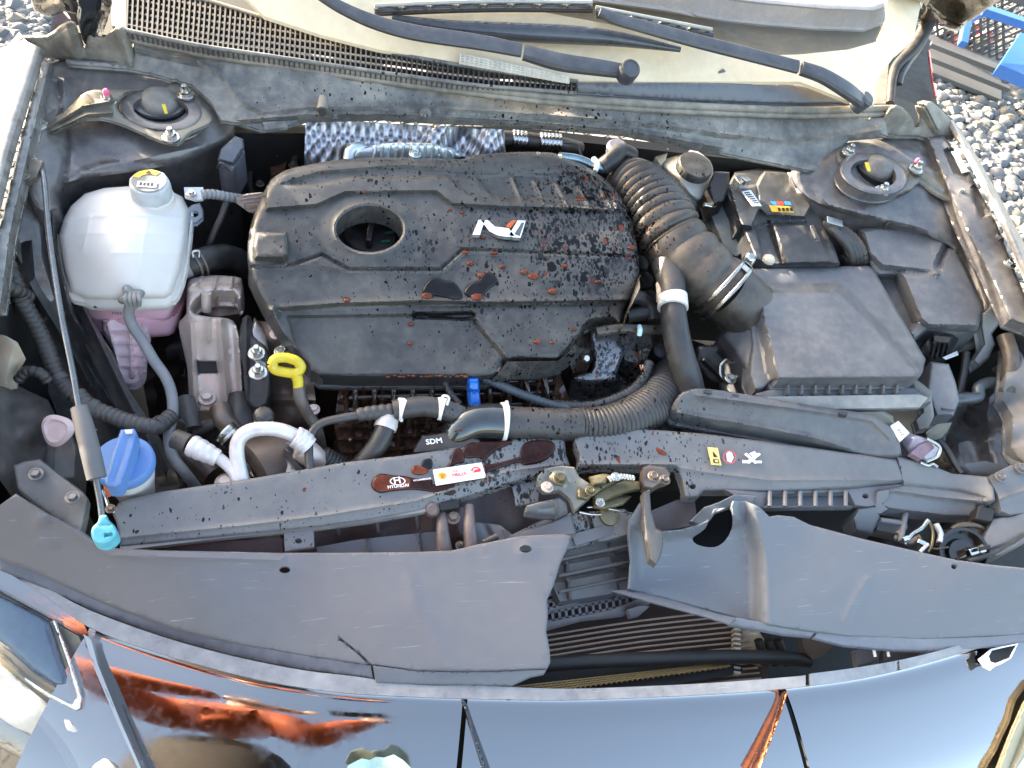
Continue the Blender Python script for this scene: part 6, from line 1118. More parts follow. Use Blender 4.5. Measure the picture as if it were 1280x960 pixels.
relief('panel', [(785, 668), (786, 650), (800, 628), (806, 632), (812, 660), (826, 664), (850, 662), (872, 656), (888, 648), (892, 636), (914, 634), (916, 626), (932, 626), (950, 634), (962, 646), (972, 644), (992, 646), (1012, 656), (1080, 674), (1150, 690), (1196, 700), (1240, 706), (1300, 712), (1300, 796), (1240, 796), (1150, 800), (1060, 796), (1000, 788), (940, 778), (880, 762), (830, 748), (785, 736), (788, 700)],
       rc2, PLB, sr2, step=8, thick=.004, edge=(3, .003), holes=[ell(1193, 708, 4, 3.4), [tuple(p) for p in crom([(888, 644), (900, 638), (914, 634), (917, 655), (908, 674), (893, 684), (872, 681), (866, 672), (882, 660)], 3, True)]],
       feats=[('step', [(796, 664), (830, 668), (872, 662), (926, 650), (926, 600), (934, 640), (946, 690), (949, 800), (870, 790), (792, 734), (792, 690)], -.022, 22), ('line', [(946, 628), (956, 680), (961, 720), (963, 780)], .0015, 3), ('line', [(1086, 722), (1068, 752), (1056, 778)], .002, 5)])
relief('front_strip', [(764, 738), (786, 737), (840, 750), (900, 768), (922, 772), (912, 780), (880, 770), (820, 754)], [(764, 740, .715), (920, 774, .705), (840, 752, .70)], dusty('strip_plastic_blue', (.08, .085, .10), .4, (.24, .25, .27), .3), sr2, step=5, thick=.004, edge=(2, .0015))
relief('front_strip', [(922, 772), (1000, 787), (1020, 789), (1014, 797), (980, 794), (910, 781)], [(922, 774, .705), (1018, 792, .702), (960, 788, .698)], bpy.data.materials['strip_plastic_blue'], sr2, step=5, thick=.004, edge=(2, .0015))
relief('front_strip', [(1022, 789), (1060, 793), (1150, 798), (1240, 795), (1300, 790), (1300, 800), (1240, 808), (1180, 815), (1120, 814), (1056, 808), (1016, 798)], [(1022, 790, .704), (1290, 792, .72), (1120, 813, .698)], bpy.data.materials['strip_plastic_blue'], sr2, step=5, thick=.004, edge=(2, .0015))
relief('inner_box', [(846, 625), (868, 620), (872, 655), (830, 664), (812, 660), (810, 640)], [(846, 625, .735), (870, 650, .72), (812, 660, .72)], dusty('inner_box_brown', (.045, .03, .028), .45, (.12, .1, .1), .4), sr2, step=5, thick=.03)
relief('folded_flap', [(918, 618), (945, 620), (940, 634), (925, 644), (914, 634), (895, 640), (888, 650), (872, 656), (862, 652), (880, 634), (898, 628)], [(918, 618, .775), (944, 622, .77), (868, 652, .745)], PLB, sr2, step=5, thick=.006, edge=(2, .002), jitter=.01)
relief('void_shade_sheet', [(868, 650), (912, 636), (918, 662), (905, 690), (860, 690)], .665, BLK, sr2, step=10, thick=.01)  # black sheet standing in for the darkness inside the shield's hole
# teeth frame at top right (cream cells)
tf = thing('lamp_carrier', 'ribbed grey lamp carrier bar with clipped tab beside the right shield', 'carrier bar', P(1080, 640, .7))
relief('bar', [(905, 612), (965, 614), (1060, 610), (1128, 604), (1128, 612), (1098, 616), (1096, 632), (1084, 634), (1068, 632), (1060, 616), (962, 618), (955, 632), (1064, 632), (1066, 634), (950, 636), (930, 628)], [(905, 614, .765), (1128, 608, .765), (950, 634, .755), (1096, 632, .755)], PLG, tf, step=5, thick=.008, edge=(2, .002), holes=[ell(1082, 620, 4, 3.2)])
relief('cell_floor', [(958, 614), (1064, 612), (1068, 634), (956, 634)], .745, dusty('pale_cell', (.10, .11, .12), .45, (.28, .28, .28), .4), tf, step=8, thick=.01)
for k in range(6): tube('cell_wall', [(962+k*19, 614, .765), (962+k*19, 633, .762)], .003, PLG, tf, seg=6, n=2)
relief('bracket_leg', [(1072, 636), (1098, 632), (1100, 648), (1090, 668), (1070, 664), (1066, 648)], [(1072, 636, .755), (1098, 634, .755), (1080, 666, .73)], dusty('leg_plastic', (.06, .062, .068), .4, (.2, .2, .2), .3), tf, step=5, thick=.03, edge=(3, .004))
relief('tusk', [(1098, 614), (1112, 612), (1110, 622), (1102, 630), (1110, 636), (1100, 642), (1094, 640), (1096, 625)], [(1098, 614, .77), (1112, 614, .77), (1100, 640, .75)], PLG, tf, step=4, thick=.006)
# long right rail (bent)
rl = thing('headlamp_top_rail', 'long grey headlamp top rail with two bolts reaching the right edge', 'headlamp rail', P(1180, 620, .74))
relief('rail', [(1120, 570), (1160, 580), (1190, 592), (1235, 596), (1242, 610), (1244, 626), (1222, 632), (1218, 646), (1180, 645), (1110, 636), (1100, 632), (1110, 612), (1128, 606)], [(1120, 572, .79), (1235, 598, .79), (1240, 624, .785), (1110, 634, .755), (1218, 644, .75)], SUPD, rl, step=6, thick=.02, edge=(3, .004), feats=[('line', [(1110, 612), (1180, 622), (1225, 626)], .005, 3), ('line', [(1130, 606), (1200, 614), (1228, 622)], -.003, 2)])
relief('bolt_flange', [(1238, 594), (1262, 582), (1300, 574), (1300, 640), (1262, 645), (1250, 640), (1246, 620), (1240, 608)], [(1240, 596, .795), (1300, 580, .80), (1255, 640, .775)], SUPD, rl, step=6, thick=.02, edge=(3, .004), feats=[('line', [(1245, 625), (1300, 606)], .004, 3)])
for x, y in ((1250, 597), (1275, 586)): bolt(rl, x, y, .80, 5, bpy.data.materials['dusty_bolt'], stud=False)
relief('corner_rim', [(1240, 648), (1262, 645), (1300, 632), (1300, 668), (1278, 680), (1250, 695), (1220, 702), (1200, 698), (1225, 682)], [(1245, 648, .765), (1300, 650, .775), (1210, 700, .745)], dusty('rim_plastic', (.07, .072, .078), .42, (.2, .2, .2), .35), rl, step=6, thick=.03, edge=(3, .004), feats=[('line', [(1208, 698), (1260, 680), (1300, 656)], -.004, 2)])
tube('rim_seal', [(1210, 702, .757), (1235, 694, .762), (1262, 680, .768), (1300, 655, .78)], .003, RUBP, rl)
prism('rail_slot', [(1224, 632, .772), (1245, 636, .772), (1240, 652, .766), (1220, 648, .766)], .02, PLD, rl); prism('small_slot', [(1225, 684, .768), (1238, 681, .768), (1238, 685, .768), (1226, 688, .768)], .003, BLK, rl, bevel=0)
# headlamp bits visible
hl = thing('headlamp_unit', 'open back of the right headlamp with a round projector and bright bulb ends', 'headlamp', P(1180, 670, .65))
relief('back_box', [(1095, 636), (1220, 646), (1240, 655), (1230, 690), (1190, 704), (1120, 690), (1092, 668)], .70, PLD, hl, step=9, thick=.06, jitter=.02)
for a, b, c in (((1100, 650), (1130, 656), (1122, 668)), ((1132, 642), (1126, 672), (1120, 672))): tube('partition', [(*a, .74), (*b, .738), (*c, .732)], .004, PLG, hl, seg=8)
relief('cell', [(1098, 646), (1130, 650), (1124, 668), (1096, 662)], .722, dusty('cell_grey', (.10, .10, .10), .4, (.25, .25, .24), .3), hl, step=6, thick=.02)
q = P(1205, 684, .742); lathe('projector', q-Vector((0, 0, .02)), (-.25, -.35, .9), [(.034, 0), (.036, .02), (.034, .026), (.030, .026), (.027, .012), (.020, .012), (.018, .020), (.010, .020)], plain('gloss_black_lamp', (.015, .013, .012), .15, coat=1), hl, seg=40)
tube('bulb_rim', [(1190, 662, .75), (1200, 657, .755), (1216, 656, .756), (1228, 660, .752)], .004, plain('bronze_rim', (.10, .075, .05), .3, .4), hl); box('bulb', q+Vector((-.003, -.012, .012)), (1, .2, .1), (0, 1, .3), (.014, .009, .01), CHROME, hl); box('bulb', q+Vector((.012, -.010, .012)), (1, .2, .1), (0, 1, .3), (.010, .008, .01), CHROME, hl)
for pts, m, r in (([(1130, 680, .735), (1140, 668, .74), (1152, 660, .745), (1160, 650, .75)], STEEL, .003), ([(1162, 652, .755), (1166, 665, .75), (1165, 680, .745), (1160, 690, .74)], GOLD, .002), ([(1148, 668, .745), (1155, 680, .742), (1168, 686, .74), (1185, 684, .74)], GOLD, .0016), ([(1120, 672, .735), (1135, 678, .735), (1148, 672, .738)], CASTD, .005), ([(1170, 655, .75), (1176, 668, .745), (1174, 678, .742)], ALU, .004), ([(1150, 690, .74), (1160, 680, .745)], ALU, .0025)): tube('lamp_part', pts, r, m, hl)
box('chrome_chip', P(1152, 678, .745), (1, -.5, 0), (0, 1, .2), (.012, .006, .004), CHROME, hl); box('chrome_chip', P(1132, 673, .742), (1, .3, 0), (0, 1, .2), (.010, .006, .004), CHROME, hl)

# ================================================================ RIGHT SIDE cavity clutter
rc3 = thing('wheelhouse', 'shadowed wheelhouse wall and pipes right of the fuse box', 'wheelhouse', P(1240, 460, .55))
relief('wall', [(1150, 450), (1235, 415), (1262, 395), (1300, 400), (1310, 600), (1240, 598), (1180, 580), (1150, 520)], [(1160, 450, .68), (1262, 400, .75), (1300, 420, .82), (1300, 580, .74), (1180, 560, .66)], PAINT_IN, rc3, step=9, thick=.02, jitter=.03)
relief('arch_edge', [(1228, 392), (1246, 378), (1252, 352), (1262, 360), (1262, 382), (1250, 404), (1240, 418), (1244, 430), (1236, 448), (1222, 458), (1216, 450), (1230, 430), (1226, 408)], [(1228, 395, .86), (1255, 360, .90), (1222, 455, .80)], dusty('arch_rubber', (.06, .062, .066), .4, (.25, .25, .24), .4), rc3, step=5, thick=.02, edge=(3, .004))
relief('support_strut', [(1272, 380), (1300, 372), (1300, 480), (1284, 470), (1270, 430), (1262, 400)], [(1272, 385, .87), (1300, 380, .90), (1284, 470, .80)], PAINT_IN, rc3, step=6, thick=.02, edge=(3, .004))
relief('edge_flange', [(1258, 430), (1276, 440), (1290, 470), (1290, 600), (1262, 560), (1264, 520), (1252, 500), (1256, 470)], [(1260, 435, .83), (1290, 480, .83), (1270, 560, .78)], SUPD, rc3, step=6, thick=.02, edge=(3, .004), jitter=.02)
for pts, r, m in (([(1190, 500, .78), (1205, 498, .785), (1222, 496, .785), (1224, 484, .79), (1240, 478, .79), (1262, 486, .79)], .009, plain('slate_pipe', (.07, .085, .095), .35, .3)), ([(1208, 440, .80), (1204, 470, .78), (1196, 500, .76)], .006, RUBP), ([(1168, 545, .77), (1182, 560, .77), (1194, 580, .77), (1202, 592, .77)], .0045, RUBP), ([(1256, 420, .84), (1264, 450, .83), (1258, 490, .80)], .012, DUCT)): tube('pipe', pts, r, m, rc3)
relief('module', [(1163, 452), (1186, 455), (1194, 476), (1200, 500), (1192, 520), (1170, 520), (1158, 490)], [(1163, 455, .80), (1195, 480, .80), (1175, 518, .77)], dusty('module_plastic', (.10, .10, .105), .4, (.3, .3, .29), .4), rc3, step=5, thick=.04, edge=(4, .006), feats=[('line', [(1178, 510), (1192, 512)], .004, 2)])
relief('tan_block', [(1255, 448), (1266, 436), (1285, 432), (1290, 460), (1274, 470)], [(1255, 448, .80), (1285, 434, .81), (1274, 470, .78)], dusty('brown_ribbed', (.14, .08, .065), .5, (.25, .17, .14), .4), rc3, step=4, thick=.03, feats=[('line', [(1262+8*k, 436), (1262+8*k, 468)], .008, 2) for k in range(3)])
relief('lower_tank', [(1205, 580), (1232, 576), (1262, 585), (1252, 592), (1236, 594), (1215, 592)], [(1205, 582, .78), (1262, 585, .78), (1236, 594, .77)], PLG, rc3, step=5, thick=.02)
gs_ = thing('washer_bag', 'crumpled clear plastic housing with a small numbered white label near the airbox', 'plastic housing', P(1140, 555, .7))
relief('housing', [(1112, 535), (1122, 532), (1134, 540), (1158, 548), (1176, 560), (1170, 572), (1156, 578), (1138, 572), (1126, 556)], [(1112, 536, .80), (1170, 560, .80), (1150, 578, .775)], plain('smoky_clear_plastic', (.24, .22, .27), .15, coat=1, bump=.3), gs_, step=4, thick=.03, edge=(3, .006), jitter=.02)
relief('violet_patch', [(1138, 566), (1150, 556), (1164, 550), (1168, 560), (1152, 574)], [(1138, 566, .80), (1164, 552, .806), (1152, 574, .795)], plain('rosy_chip', (.20, .12, .14), .3), gs_, step=4, thick=.008)
flat('white_tag', [(1112, 533, .81), (1122, 527, .81), (1136, 542, .81), (1124, 553, .81)], LBL, gs_, .002); text('012', P(1121, 537, .8125), P(1127, 545, .8125), P(1128, 534, .81)-P(1121, 537, .81), LBK, gs_)
tube('tie', [(1150, 578, .79), (1160, 582, .788), (1166, 580, .785), (1172, 584, .785)], .0022, STEEL, gs_); tube('rim', [(1158, 548, .812), (1174, 558, .808), (1172, 570, .80), (1158, 577, .795)], .0022, STEEL, gs_)
relief('flap', [(1160, 538), (1172, 530), (1190, 528), (1184, 540), (1176, 548), (1164, 546)], [(1160, 538, .80), (1190, 530, .80), (1170, 547, .78)], dusty('olive_flap', (.14, .14, .12), .4, (.34, .33, .29), .5), gs_, step=4, thick=.006, jitter=.015)

# ================================================================ BUMPER
bm_ = thing('front_bumper', 'glossy dark front bumper reflecting the sky, scratched along its top edge', 'bumper', P(640, 900, .5))
def edgecurve(): return [(-40, 690), (20, 722), (62, 748), (110, 782), (170, 806), (250, 830), (330, 850), (420, 864), (500, 869), (580, 872), (700, 874), (800, 871), (900, 866), (980, 860), (1060, 850), (1120, 838), (1180, 822), (1240, 803), (1300, 782)]
ec0 = [np.array(p, float) for p in edgecurve()]; ec1 = crom(ec0, 3)
ez = zfield([(-40, 690, .71), (110, 782, .69), (330, 850, .69), (640, 874, .69), (900, 866, .69), (1120, 838, .69), (1300, 782, .70)])
# flange strip
fl = [tuple(p) for p in crom([np.array(p, float) for p in [(-40, 676), (0, 700), (20, 714), (60, 735), (110, 762), (200, 795), (290, 820), (380, 838), (440, 845), (520, 856), (600, 857), (700, 861), (800, 858), (900, 853), (1000, 845)]], 3)]
low = [tuple(p+np.array((0, 1))) for p in ec1 if -40 <= p[0] <= 1003]+[(1007, 858)]; fl += [(1007, 844)]
relief('top_flange', fl+low[::-1], [(60, 745, .70), (290, 832, .697), (640, 866, .697), (1000, 852, .697)], dusty('flange_paint', (.16, .16, .17), .3, (.45, .44, .42), .5, coat=.5, scratches=.4), bm_, step=6, thick=.004)
fr = [tuple(p) for p in crom([np.array(p, float) for p in [(1013, 842), (1060, 836), (1130, 824), (1200, 806), (1260, 786), (1300, 770)]], 3)]; lw2 = [tuple(p+np.array((0, 1))) for p in ec1 if p[0] >= 1012]
relief('top_flange', fr+lw2[::-1]+[(1013, 857)], [(1015, 845, .70), (1130, 830, .70), (1300, 774, .715)], bpy.data.materials['flange_paint'], bm_, step=6, thick=.004, feats=[('line', [(1122, 824), (1123, 836)], -.004, 1.2)])
# painted skin, running forward and down
def skin(x0, x1, name, mat, z_off=0, edge_pts=None):
    prof = [(0, 0, 0), (.004, .004, .0), (.03, .010, 0), (.08, .028, 0), (.13, .052, 0), (.18, .09, 0), (.215, .15, 0), (.225, .25, 0), (.22, .40, 0)]
    q = [p for p in ec1 if x0 <= p[0] <= x1]; q = [np.array((x0, np.interp(x0, [p[0] for p in ec1], [p[1] for p in ec1])))]+[p for p in q if abs(p[0]-x0) > 1 and abs(p[0]-x1) > 1]+[np.array((x1, np.interp(x1, [p[0] for p in ec1], [p[1] for p in ec1])))]
    W = [P(*p, float(ez(np.array([p]))[0])+z_off) for p in q]; rows = []
    for k, (f, d, _) in enumerate(prof):
        r = []
        for i, v in enumerate(W):
            cxn = (v.x-(-.0))/.9; n = Vector((cxn*.75, -1, 0)).normalized(); r.append(v+n*f-Vector((0, 0, d)))
        rows.append(r)
    cols = [crom([np.array(r[i]) for r in rows], 4) for i in range(len(W))]; n, m = len(cols), len(cols[0]); V = [p for c in cols for p in c]; F = [(i*m+j, (i+1)*m+j, (i+1)*m+j+1, i*m+j+1) for i in range(n-1) for j in range(m-1)]
    off = len(V); V2 = [p-np.array((0, 0, .004)) for p in V]; F2 = [tuple(x+off for x in reversed(f)) for f in F]
    S1 = [(i*m, (i+1)*m, (i+1)*m+off, i*m+off) for i in range(n-1)]+[(i*m+m-1, (i+1)*m+m-1, (i+1)*m+m-1+off, i*m+m-1+off) for i in range(n-1)]+[(j, j+1, j+1+off, j+off) for j in range(m-1)]+[((n-1)*m+j, (n-1)*m+j+1, (n-1)*m+j+1+off, (n-1)*m+j+off) for j in range(m-1)]
    return mk(name, V+V2, F+F2+S1, mat, bm_, smooth=60)
skin(112, 579, 'left_skin', PAINT); skin(585, 977, 'centre_skin', PAINT); skin(983, 1300, 'right_skin', PAINT)
# torn hole and flake on the bumper
t = thing('torn_parking_sensor_hole', 'torn black hole with a white ragged rim in the bumper, near the right edge', 'hole', P(1245, 822, .70))
relief('ragged_rim', [(1223, 824), (1234, 815), (1239, 811), (1256, 807.5), (1273, 804), (1264, 823), (1252, 830), (1244, 833), (1238, 838), (1230, 834)], [(1222, 824, .702), (1272, 803, .712), (1238, 838, .700)], plain('torn_white_edge', (.72, .72, .72), .6, bump=.5), t, step=3, thick=.002, jitter=.006, holes=[[(1236, 820), (1240, 813), (1256, 809), (1271, 806), (1262, 822), (1244, 829), (1238, 827)]])
relief('void', [(1235, 820), (1240, 813), (1256, 809), (1271, 806), (1262, 822), (1244, 829), (1238, 827)], .701, BLK, t, step=6, thick=.004)
t = thing('paint_flake', 'torn pale mint plastic flake sticking up from the bumper at the bottom edge', 'flake', P(475, 955, .66))
relief('flake', [(428, 970), (436, 956), (452, 948), (462, 950), (470, 946), (480, 947), (492, 943), (504, 950), (516, 962), (518, 975), (470, 985)], [(428, 970, .70), (492, 943, .705), (518, 970, .70)], plain('mint_torn_plastic', (.48, .62, .54), .4, bump=.5), t, step=3.5, thick=.003, jitter=.02)
# ---- chrome seams in the bumper
t = thing('grille_seam_strip', 'dark polished seam strip crossing the bumper left of the middle', 'seam strip', P(595, 910, .68))
relief('strip', [(577, 873), (583, 872), (592, 900), (616, 968), (609, 970), (588, 908)], [(578, 873, .694), (586, 900, .692), (612, 969, .676)], plain('dark_chrome', (.12, .12, .13), .08, .9), t, step=3, thick=.01, edge=(2, .003))
t = thing('grille_seam_strip', 'polished seam strip with a painted orange gleam crossing the bumper right of the middle', 'seam strip', P(965, 910, .68))
relief('strip', [(979, 863), (985, 863), (976, 895), (948, 968), (940, 966), (962, 912)], [(981, 863, .694), (970, 900, .690), (943, 967, .676)], plain('chrome_orange_reflection', (.45, .16, .08), .12, .9), t, step=3, thick=.01, edge=(2, .003))  # copper tone paints the orange jacket's reflection into the chrome
# ---- headlamps
def lens_mat(name):
    g = NB(name); tr = g.n('ShaderNodeBsdfTransparent'); gs = g.n('ShaderNodeBsdfGlossy'); gs.inputs['Roughness'].default_value = .03; m = g.n('ShaderNodeMixShader'); lw = g.n('ShaderNodeFresnel'); lw.inputs[0].default_value = 1.35
    g.link(g.math('ADD', g.math('MULTIPLY', lw.outputs[0], .6), .01), m.inputs[0]); g.link(tr.outputs[0], m.inputs[1]); g.link(gs.outputs[0], m.inputs[2]); g.link(m.outputs[0], g.t.nodes['Material Output'].inputs[0]); return g.m
LENS = lens_mat('clear_lens')
CRM = dusty('cream_reflector', (.36, .31, .20), .4, (.52, .46, .32), .5, metal=.2, bump=.4, patch=30)
t = thing('headlamp_unit', 'clear-lensed headlamp wrapping the lower left corner beside the bumper', 'headlamp', P(60, 860, .6))
hc = [(0, 740, .70), (100, 797, .69), (180, 965, .655), (0, 960, .60), (60, 860, .665)]
relief('reflector', [(-60, 700), (0, 742), (62, 775), (98, 795), (112, 830), (140, 890), (184, 975), (100, 980), (-60, 900)], [(x, y, z-.012) for x, y, z in hc], CRM, t, step=7, thick=.04, jitter=.006, feats=[('line', [(76, 790), (96, 830), (112, 874)], -.008, 3), ('line', [(66, 778), (92, 856), (100, 884), (70, 872), (30, 848), (0, 820)], .010, 4)])
relief('dark_lamp_window', [(-60, 712), (0, 744), (40, 764), (62, 776), (74, 812), (86, 846), (84, 858), (70, 860), (40, 840), (12, 815), (-60, 760)], [(x, y, z+.002) for x, y, z in hc], plain('window_sky_reflection_tint', (.02, .06, .12), .06, coat=1), t, step=7, thick=.01, edge=(8, .008))  # blue tint paints the sky's reflection into the lamp window
relief('white_strip', [(-60, 790), (0, 828), (24, 850), (60, 880), (84, 896), (120, 930), (160, 975), (100, 975), (50, 932), (0, 898), (-60, 860)], [(x, y, z+.001) for x, y, z in hc], plain('bright_light_guide', (.84, .78, .66), .35, bump=.5), t, step=7, thick=.01, edge=(6, .006), jitter=.01)
relief('chrome_edge', [(64, 774), (70, 776), (84, 810), (96, 846), (103, 872), (102, 886), (94, 889), (60, 872), (30, 850), (30, 845), (62, 866), (90, 880), (96, 872), (86, 836), (74, 800)], [(x, y, z+.005) for x, y, z in hc], CHROME, t, step=4, thick=.006, edge=(2, .003))
relief('lens', [(-60, 700), (0, 735), (62, 769), (104, 793), (120, 830), (146, 888), (190, 975), (100, 985), (-60, 905)], [(x, y, z+.012) for x, y, z in hc], LENS, t, step=10, thick=.003, edge=(6, .006))
relief('upper_trim', [(-60, 686), (0, 710), (62, 748), (104, 778), (112, 796), (98, 793), (62, 772), (0, 738), (-60, 705)], [(-60, 690, .712), (62, 755, .694), (110, 790, .686), (0, 738, .698)], PAINT, t, step=5, thick=.02)
relief('lens_border', [(104, 792), (114, 800), (122, 830), (150, 900), (184, 978), (180, 978), (146, 902), (118, 836)], [(x, y, z+.010) for x, y, z in hc], PAINT, t, step=5, thick=.02)
relief('lower_trim', [(-60, 865), (0, 894), (50, 926), (112, 962), (150, 985), (90, 985), (40, 952), (0, 925), (-60, 890)], [(x, y, z+.002) for x, y, z in hc], dusty('satin_blue_trim', (.10, .12, .18), .3, (.3, .3, .33), .3, coat=.5), t, step=6, thick=.02, edge=(4, .006))
relief('wing_skin', [(-60, 900), (0, 928), (40, 955), (70, 985), (-60, 985)], [(-60, 900, .60), (40, 955, .60), (0, 980, .55)], PAINT, t, step=8, thick=.02)
t = thing('headlamp_unit', 'sliver of a cream-bright headlamp at the lower right corner', 'headlamp', P(1265, 930, .65))
relief('reflector', [(1300, 850), (1282, 876), (1266, 912), (1242, 975), (1262, 975), (1300, 915)], [(1300, 855, .690), (1240, 970, .648), (1300, 970, .64)], CRM, t, step=6, thick=.006, edge=(4, .005), jitter=.003, feats=[('line', [(1290, 890), (1262, 960)], -.008, 4)])

relief('upper_trim', [(-60, 686), (0, 710), (62, 748), (104, 778), (112, 796), (98, 793), (62, 772), (0, 738), (-60, 705)], [(-60, 690, .712), (62, 755, .694), (110, 790, .686), (0, 738, .698)], PAINT, t, step=5, thick=.02) if False else None
# ---- front spoiler fill below: dark inner wall so nothing hollow shows
# ================================================================ photographer (seen only mirrored in the bumper)
pz = thing('person', 'person in an orange jacket and dark overalls mirrored in the bumper, phone raised', 'person', (-.72, -.30, 0))
def skinbody(name, verts, edges, rads, mat, par, sub=2):
    me = bpy.data.meshes.new(name); lo = wloc(par); me.from_pydata([tuple(Vector(v)-lo) for v in verts], edges, []); me.materials.append(mat)
    o = bpy.data.objects.new(name, me); COL.objects.link(o); o.parent = par
    m = o.modifiers.new('skin', 'SKIN'); m.use_smooth_shade = True
    for i, r in enumerate(rads): me.skin_vertices[0].data[i].radius = r if isinstance(r, tuple) else (r, r)
    me.skin_vertices[0].data[0].use_root = True
    s = o.modifiers.new('sub', 'SUBSURF'); s.levels = s.render_levels = sub; return o
X, Y = -.72, -.30
JK = dusty('orange_jacket', (.32, .060, .012), .7, (.34, .13, .05), .2); TR = plain('dark_cloth', (.010, .008, .007), .8); SK = plain('skin', (.55, .34, .25), .5)
skinbody('jacket', [(X, Y+.16, 1.40), (X, Y+.18, 1.43), (X, Y+.20, 1.46), (X, Y+.22, 1.49), (X-.19, Y+.22, 1.42), (X-.20, Y+.40, 1.30), (X+.06, Y+.40, 1.34), (X+.19, Y+.20, 1.44), (X+.26, Y+.17, 1.34), (X+.40, Y+.22, 1.50)],
         [(0, 1), (1, 2), (2, 3), (3, 4), (4, 5), (5, 6), (3, 7), (7, 8), (8, 9)], [(.10, .09), (.11, .09), (.10, .09), (.08, .07), (.075, .075), (.06, .06), (.045, .045), (.075, .075), (.06, .06), (.045, .045)], JK, pz)
skinbody('overalls', [(X, Y, .98), (X-.10, Y, .90), (X-.12, Y+.01, .50), (X-.13, Y-.02, .10), (X+.10, Y, .90), (X+.12, Y+.01, .50), (X+.13, Y-.02, .10), (X, Y+.06, 1.14), (X+.04, Y+.13, 1.34)], [(0, 1), (1, 2), (2, 3), (0, 4), (4, 5), (5, 6), (0, 7), (7, 8)], [(.18, .13), .10, .075, .055, .10, .075, .055, (.22, .15), (.24, .16)], TR, pz)
skinbody('head', [(X+.02, Y+.23, 1.50), (X+.03, Y+.25, 1.57), (X+.04, Y+.28, 1.64), (X+.04, Y+.29, 1.72)], [(0, 1), (1, 2), (2, 3)], [.055, .06, (.075, .09), (.065, .08)], SK, pz)
skinbody('hair', [(X+.04, Y+.24, 1.68), (X+.04, Y+.25, 1.74), (X+.04, Y+.29, 1.77)], [(0, 1), (1, 2)], [.08, .085, .06], TR, pz)
for s_ in (-1, 1):
    hx, hy, hz = (X+.06, Y+.40, 1.34) if s_ < 0 else (X+.40, Y+.22, 1.50)
    tgt = Vector((CAM[0]+s_*.07, CAM[1]-.06, 1.55)); h0 = Vector((hx, hy, hz)); d = (tgt-h0)
    vs = [h0, h0+d*.35, h0+d*.65]; ed = [(0, 1), (1, 2)]; rd = [.028, .026, (.036, .018)]
    for k in range(4):
        b0 = h0+d*.68+Vector((-s_*.004, 0, .03-.02*k)); vs += [b0, b0+Vector((-s_*.02, .012, .012)), b0+Vector((-s_*.045, .006, .010))]; n = len(vs); ed += [(2, n-3), (n-3, n-2), (n-2, n-1)]; rd += [.010, .009, .008]
    b0 = h0+d*.55+Vector((-s_*.02, 0, .01)); vs += [b0, b0+Vector((-s_*.03, -.01, .03))]; n = len(vs); ed += [(1, n-2), (n-2, n-1)]; rd += [.011, .009]
    skinbody('hand', vs, ed, rd, SK, pz, 1)
    lathe('boot', (X+s_*.13, Y, 0), (0, 0, 1), [(.06, 0), (.062, .05), (.058, .12), (.06, .16)], TR, pz); box('boot_toe', (X+s_*.13, Y+.09, .035), (1, 0, 0), (0, 1, 0), (.09, .16, .07), TR, pz, bevel=.02)
ph = thing('phone', 'black phone held up by the person in orange', 'phone', tuple(CAM+np.array((0, -.06, -.03))))
bk = Vector(CAM)-Vector(fw)*.035
box('phone_body', bk, RT, UP, (.15, .07, .008), BLKG, ph, bevel=.003)

# ---- more of what shows in the dark gaps
t = thing('engine_side_bracket', 'rusty brown brackets and bolts in the gap left of the silver heat shield', 'bracket', P(350, 200, .8))
RUSTY = dusty('rusty_bracket', (.05, .022, .014), .4, (.16, .08, .055), .5, metal=.3)
relief('bracket', [(340, 176), (358, 172), (362, 196), (356, 214), (338, 222), (336, 200)], [(340, 176, .84), (360, 180, .845), (338, 222, .82)], RUSTY, t, step=5, thick=.02, edge=(2, .003), jitter=.01)
relief('bracket', [(312, 184), (332, 180), (334, 204), (316, 210)], [(312, 184, .82), (332, 182, .82), (316, 210, .80)], RUSTY, t, step=5, thick=.02, edge=(2, .003))
relief('bracket', [(362, 168), (382, 164), (384, 178), (370, 184)], [(362, 168, .86), (384, 168, .86), (370, 184, .85)], RUSTY, t, step=4, thick=.01)
for x, y in ((346, 192), (366, 207), (325, 230), (344, 226), (322, 195)): bolt(t, x, y, .845 if x > 340 else .82, 3.5, CASTD, stud=False)
for pts in ([(310, 170, .83), (330, 172, .835), (356, 168, .84), (380, 172, .84)], [(318, 250, .80), (312, 225, .81), (318, 205, .82), (336, 196, .83)], [(376, 180, .85), (368, 200, .84), (372, 214, .83)]): tube('lead', pts, .005, PLD, t)
t = thing('oil_drips', 'row of orange-brown drips along the front edge of the engine cover', 'spill', P(520, 470, .80))
for k in range(16):
    x = 486+k*6.5+random.uniform(-2, 2); r = random.uniform(1.6, 3.6); y = 470+random.uniform(-1, 1.4)
    puddle(t, [(x-r, y), (x, y-r*.45), (x+r, y), (x, y+r*.5)], SOUP, ec_ctrl, feats, h=.001)
t = thing('fallen_screws', 'loose screws and grit scattered in the gap before the wing loom', 'debris', P(40, 430, .7))
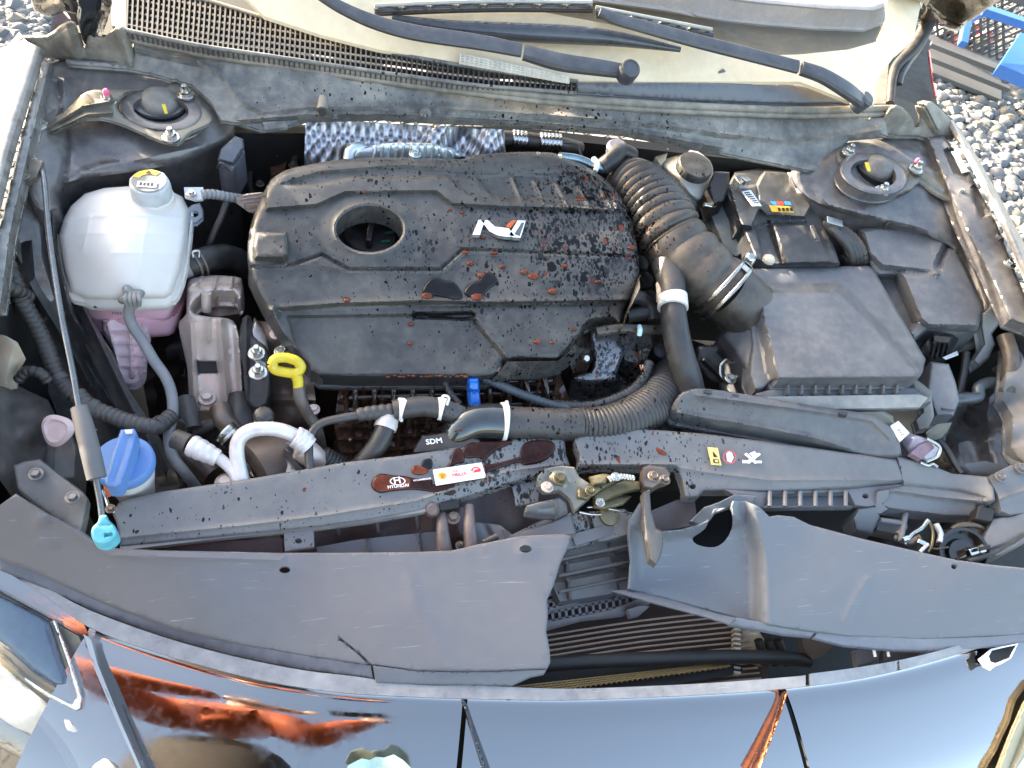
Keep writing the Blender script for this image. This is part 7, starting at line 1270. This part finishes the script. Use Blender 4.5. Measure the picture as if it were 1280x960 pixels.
for x, y, z in ((48, 405, .80), (30, 395, .81), (120, 540, .72), (230, 470, .62)): lathe('screw', P(x, y, z), (random.uniform(-1, 1), random.uniform(-1, 1), .4), [(.004, 0), (.004, .003), (.002, .003), (.002, .014)], STEEL, t, seg=10)
# engine belts and pulleys low on the left
t = thing('accessory_belt', 'black ribbed belt and pulley deep below the mount bracket', 'belt', P(300, 520, .5))
lathe('pulley', P(300, 520, .60), (-1, -.1, .2), [(.05, 0), (.055, .004), (.055, .03), (.05, .034), (.02, .036)], CASTD, t, seg=36)
tube('belt', [(296, 440, .66), (300, 480, .64), (302, 520, .62), (300, 570, .60)], .012, RUBP, t, corr=(.005, .001))
relief('lower_block', [(160, 380), (330, 360), (345, 430), (420, 560), (400, 620), (230, 620), (190, 540)], .56, ENG, t, step=14, thick=.1, jitter=.03)
relief('gearbox', [(790, 400), (880, 430), (950, 500), (940, 560), (760, 560), (720, 500)], .60, dusty('dark_gearbox_casting', (.03, .026, .024), .4, (.12, .1, .085), .4, metal=.4, bump=.5), eng, step=12, thick=.15, jitter=.03)

t = thing('beam_bracket', 'pale bracket and brown stay seen in the slot at the right of the condenser', 'bracket', P(1060, 810, .6))
relief('stay', [(1000, 795), (1012, 790), (1030, 802), (1052, 800), (1030, 818), (1016, 826), (1004, 812)], [(1000, 795, .66), (1052, 800, .66), (1016, 826, .64)], dusty('brown_stay', (.05, .035, .025), .4, (.16, .12, .09), .5), t, step=4, thick=.01, edge=(2, .002))
relief('plate', [(1068, 812), (1086, 808), (1100, 812), (1098, 826), (1072, 834)], [(1068, 812, .67), (1100, 812, .67), (1072, 834, .66)], PLG, t, step=4, thick=.01, edge=(2, .002))
relief('plate', [(1104, 810), (1150, 814), (1148, 820), (1104, 828)], [(1104, 810, .67), (1150, 814, .67), (1104, 828, .66)], PLG, t, step=4, thick=.01)
for x in (1092, 1109): tube('white_tip', [(x, 811, .69), (x+2, 821, .688)], .002, WHT, t, seg=8, n=3)
for k in range(3): tube('stay_rod', [(948+12*k, 800, .64), (956+14*k, 830, .62)], .006, PLD, t)
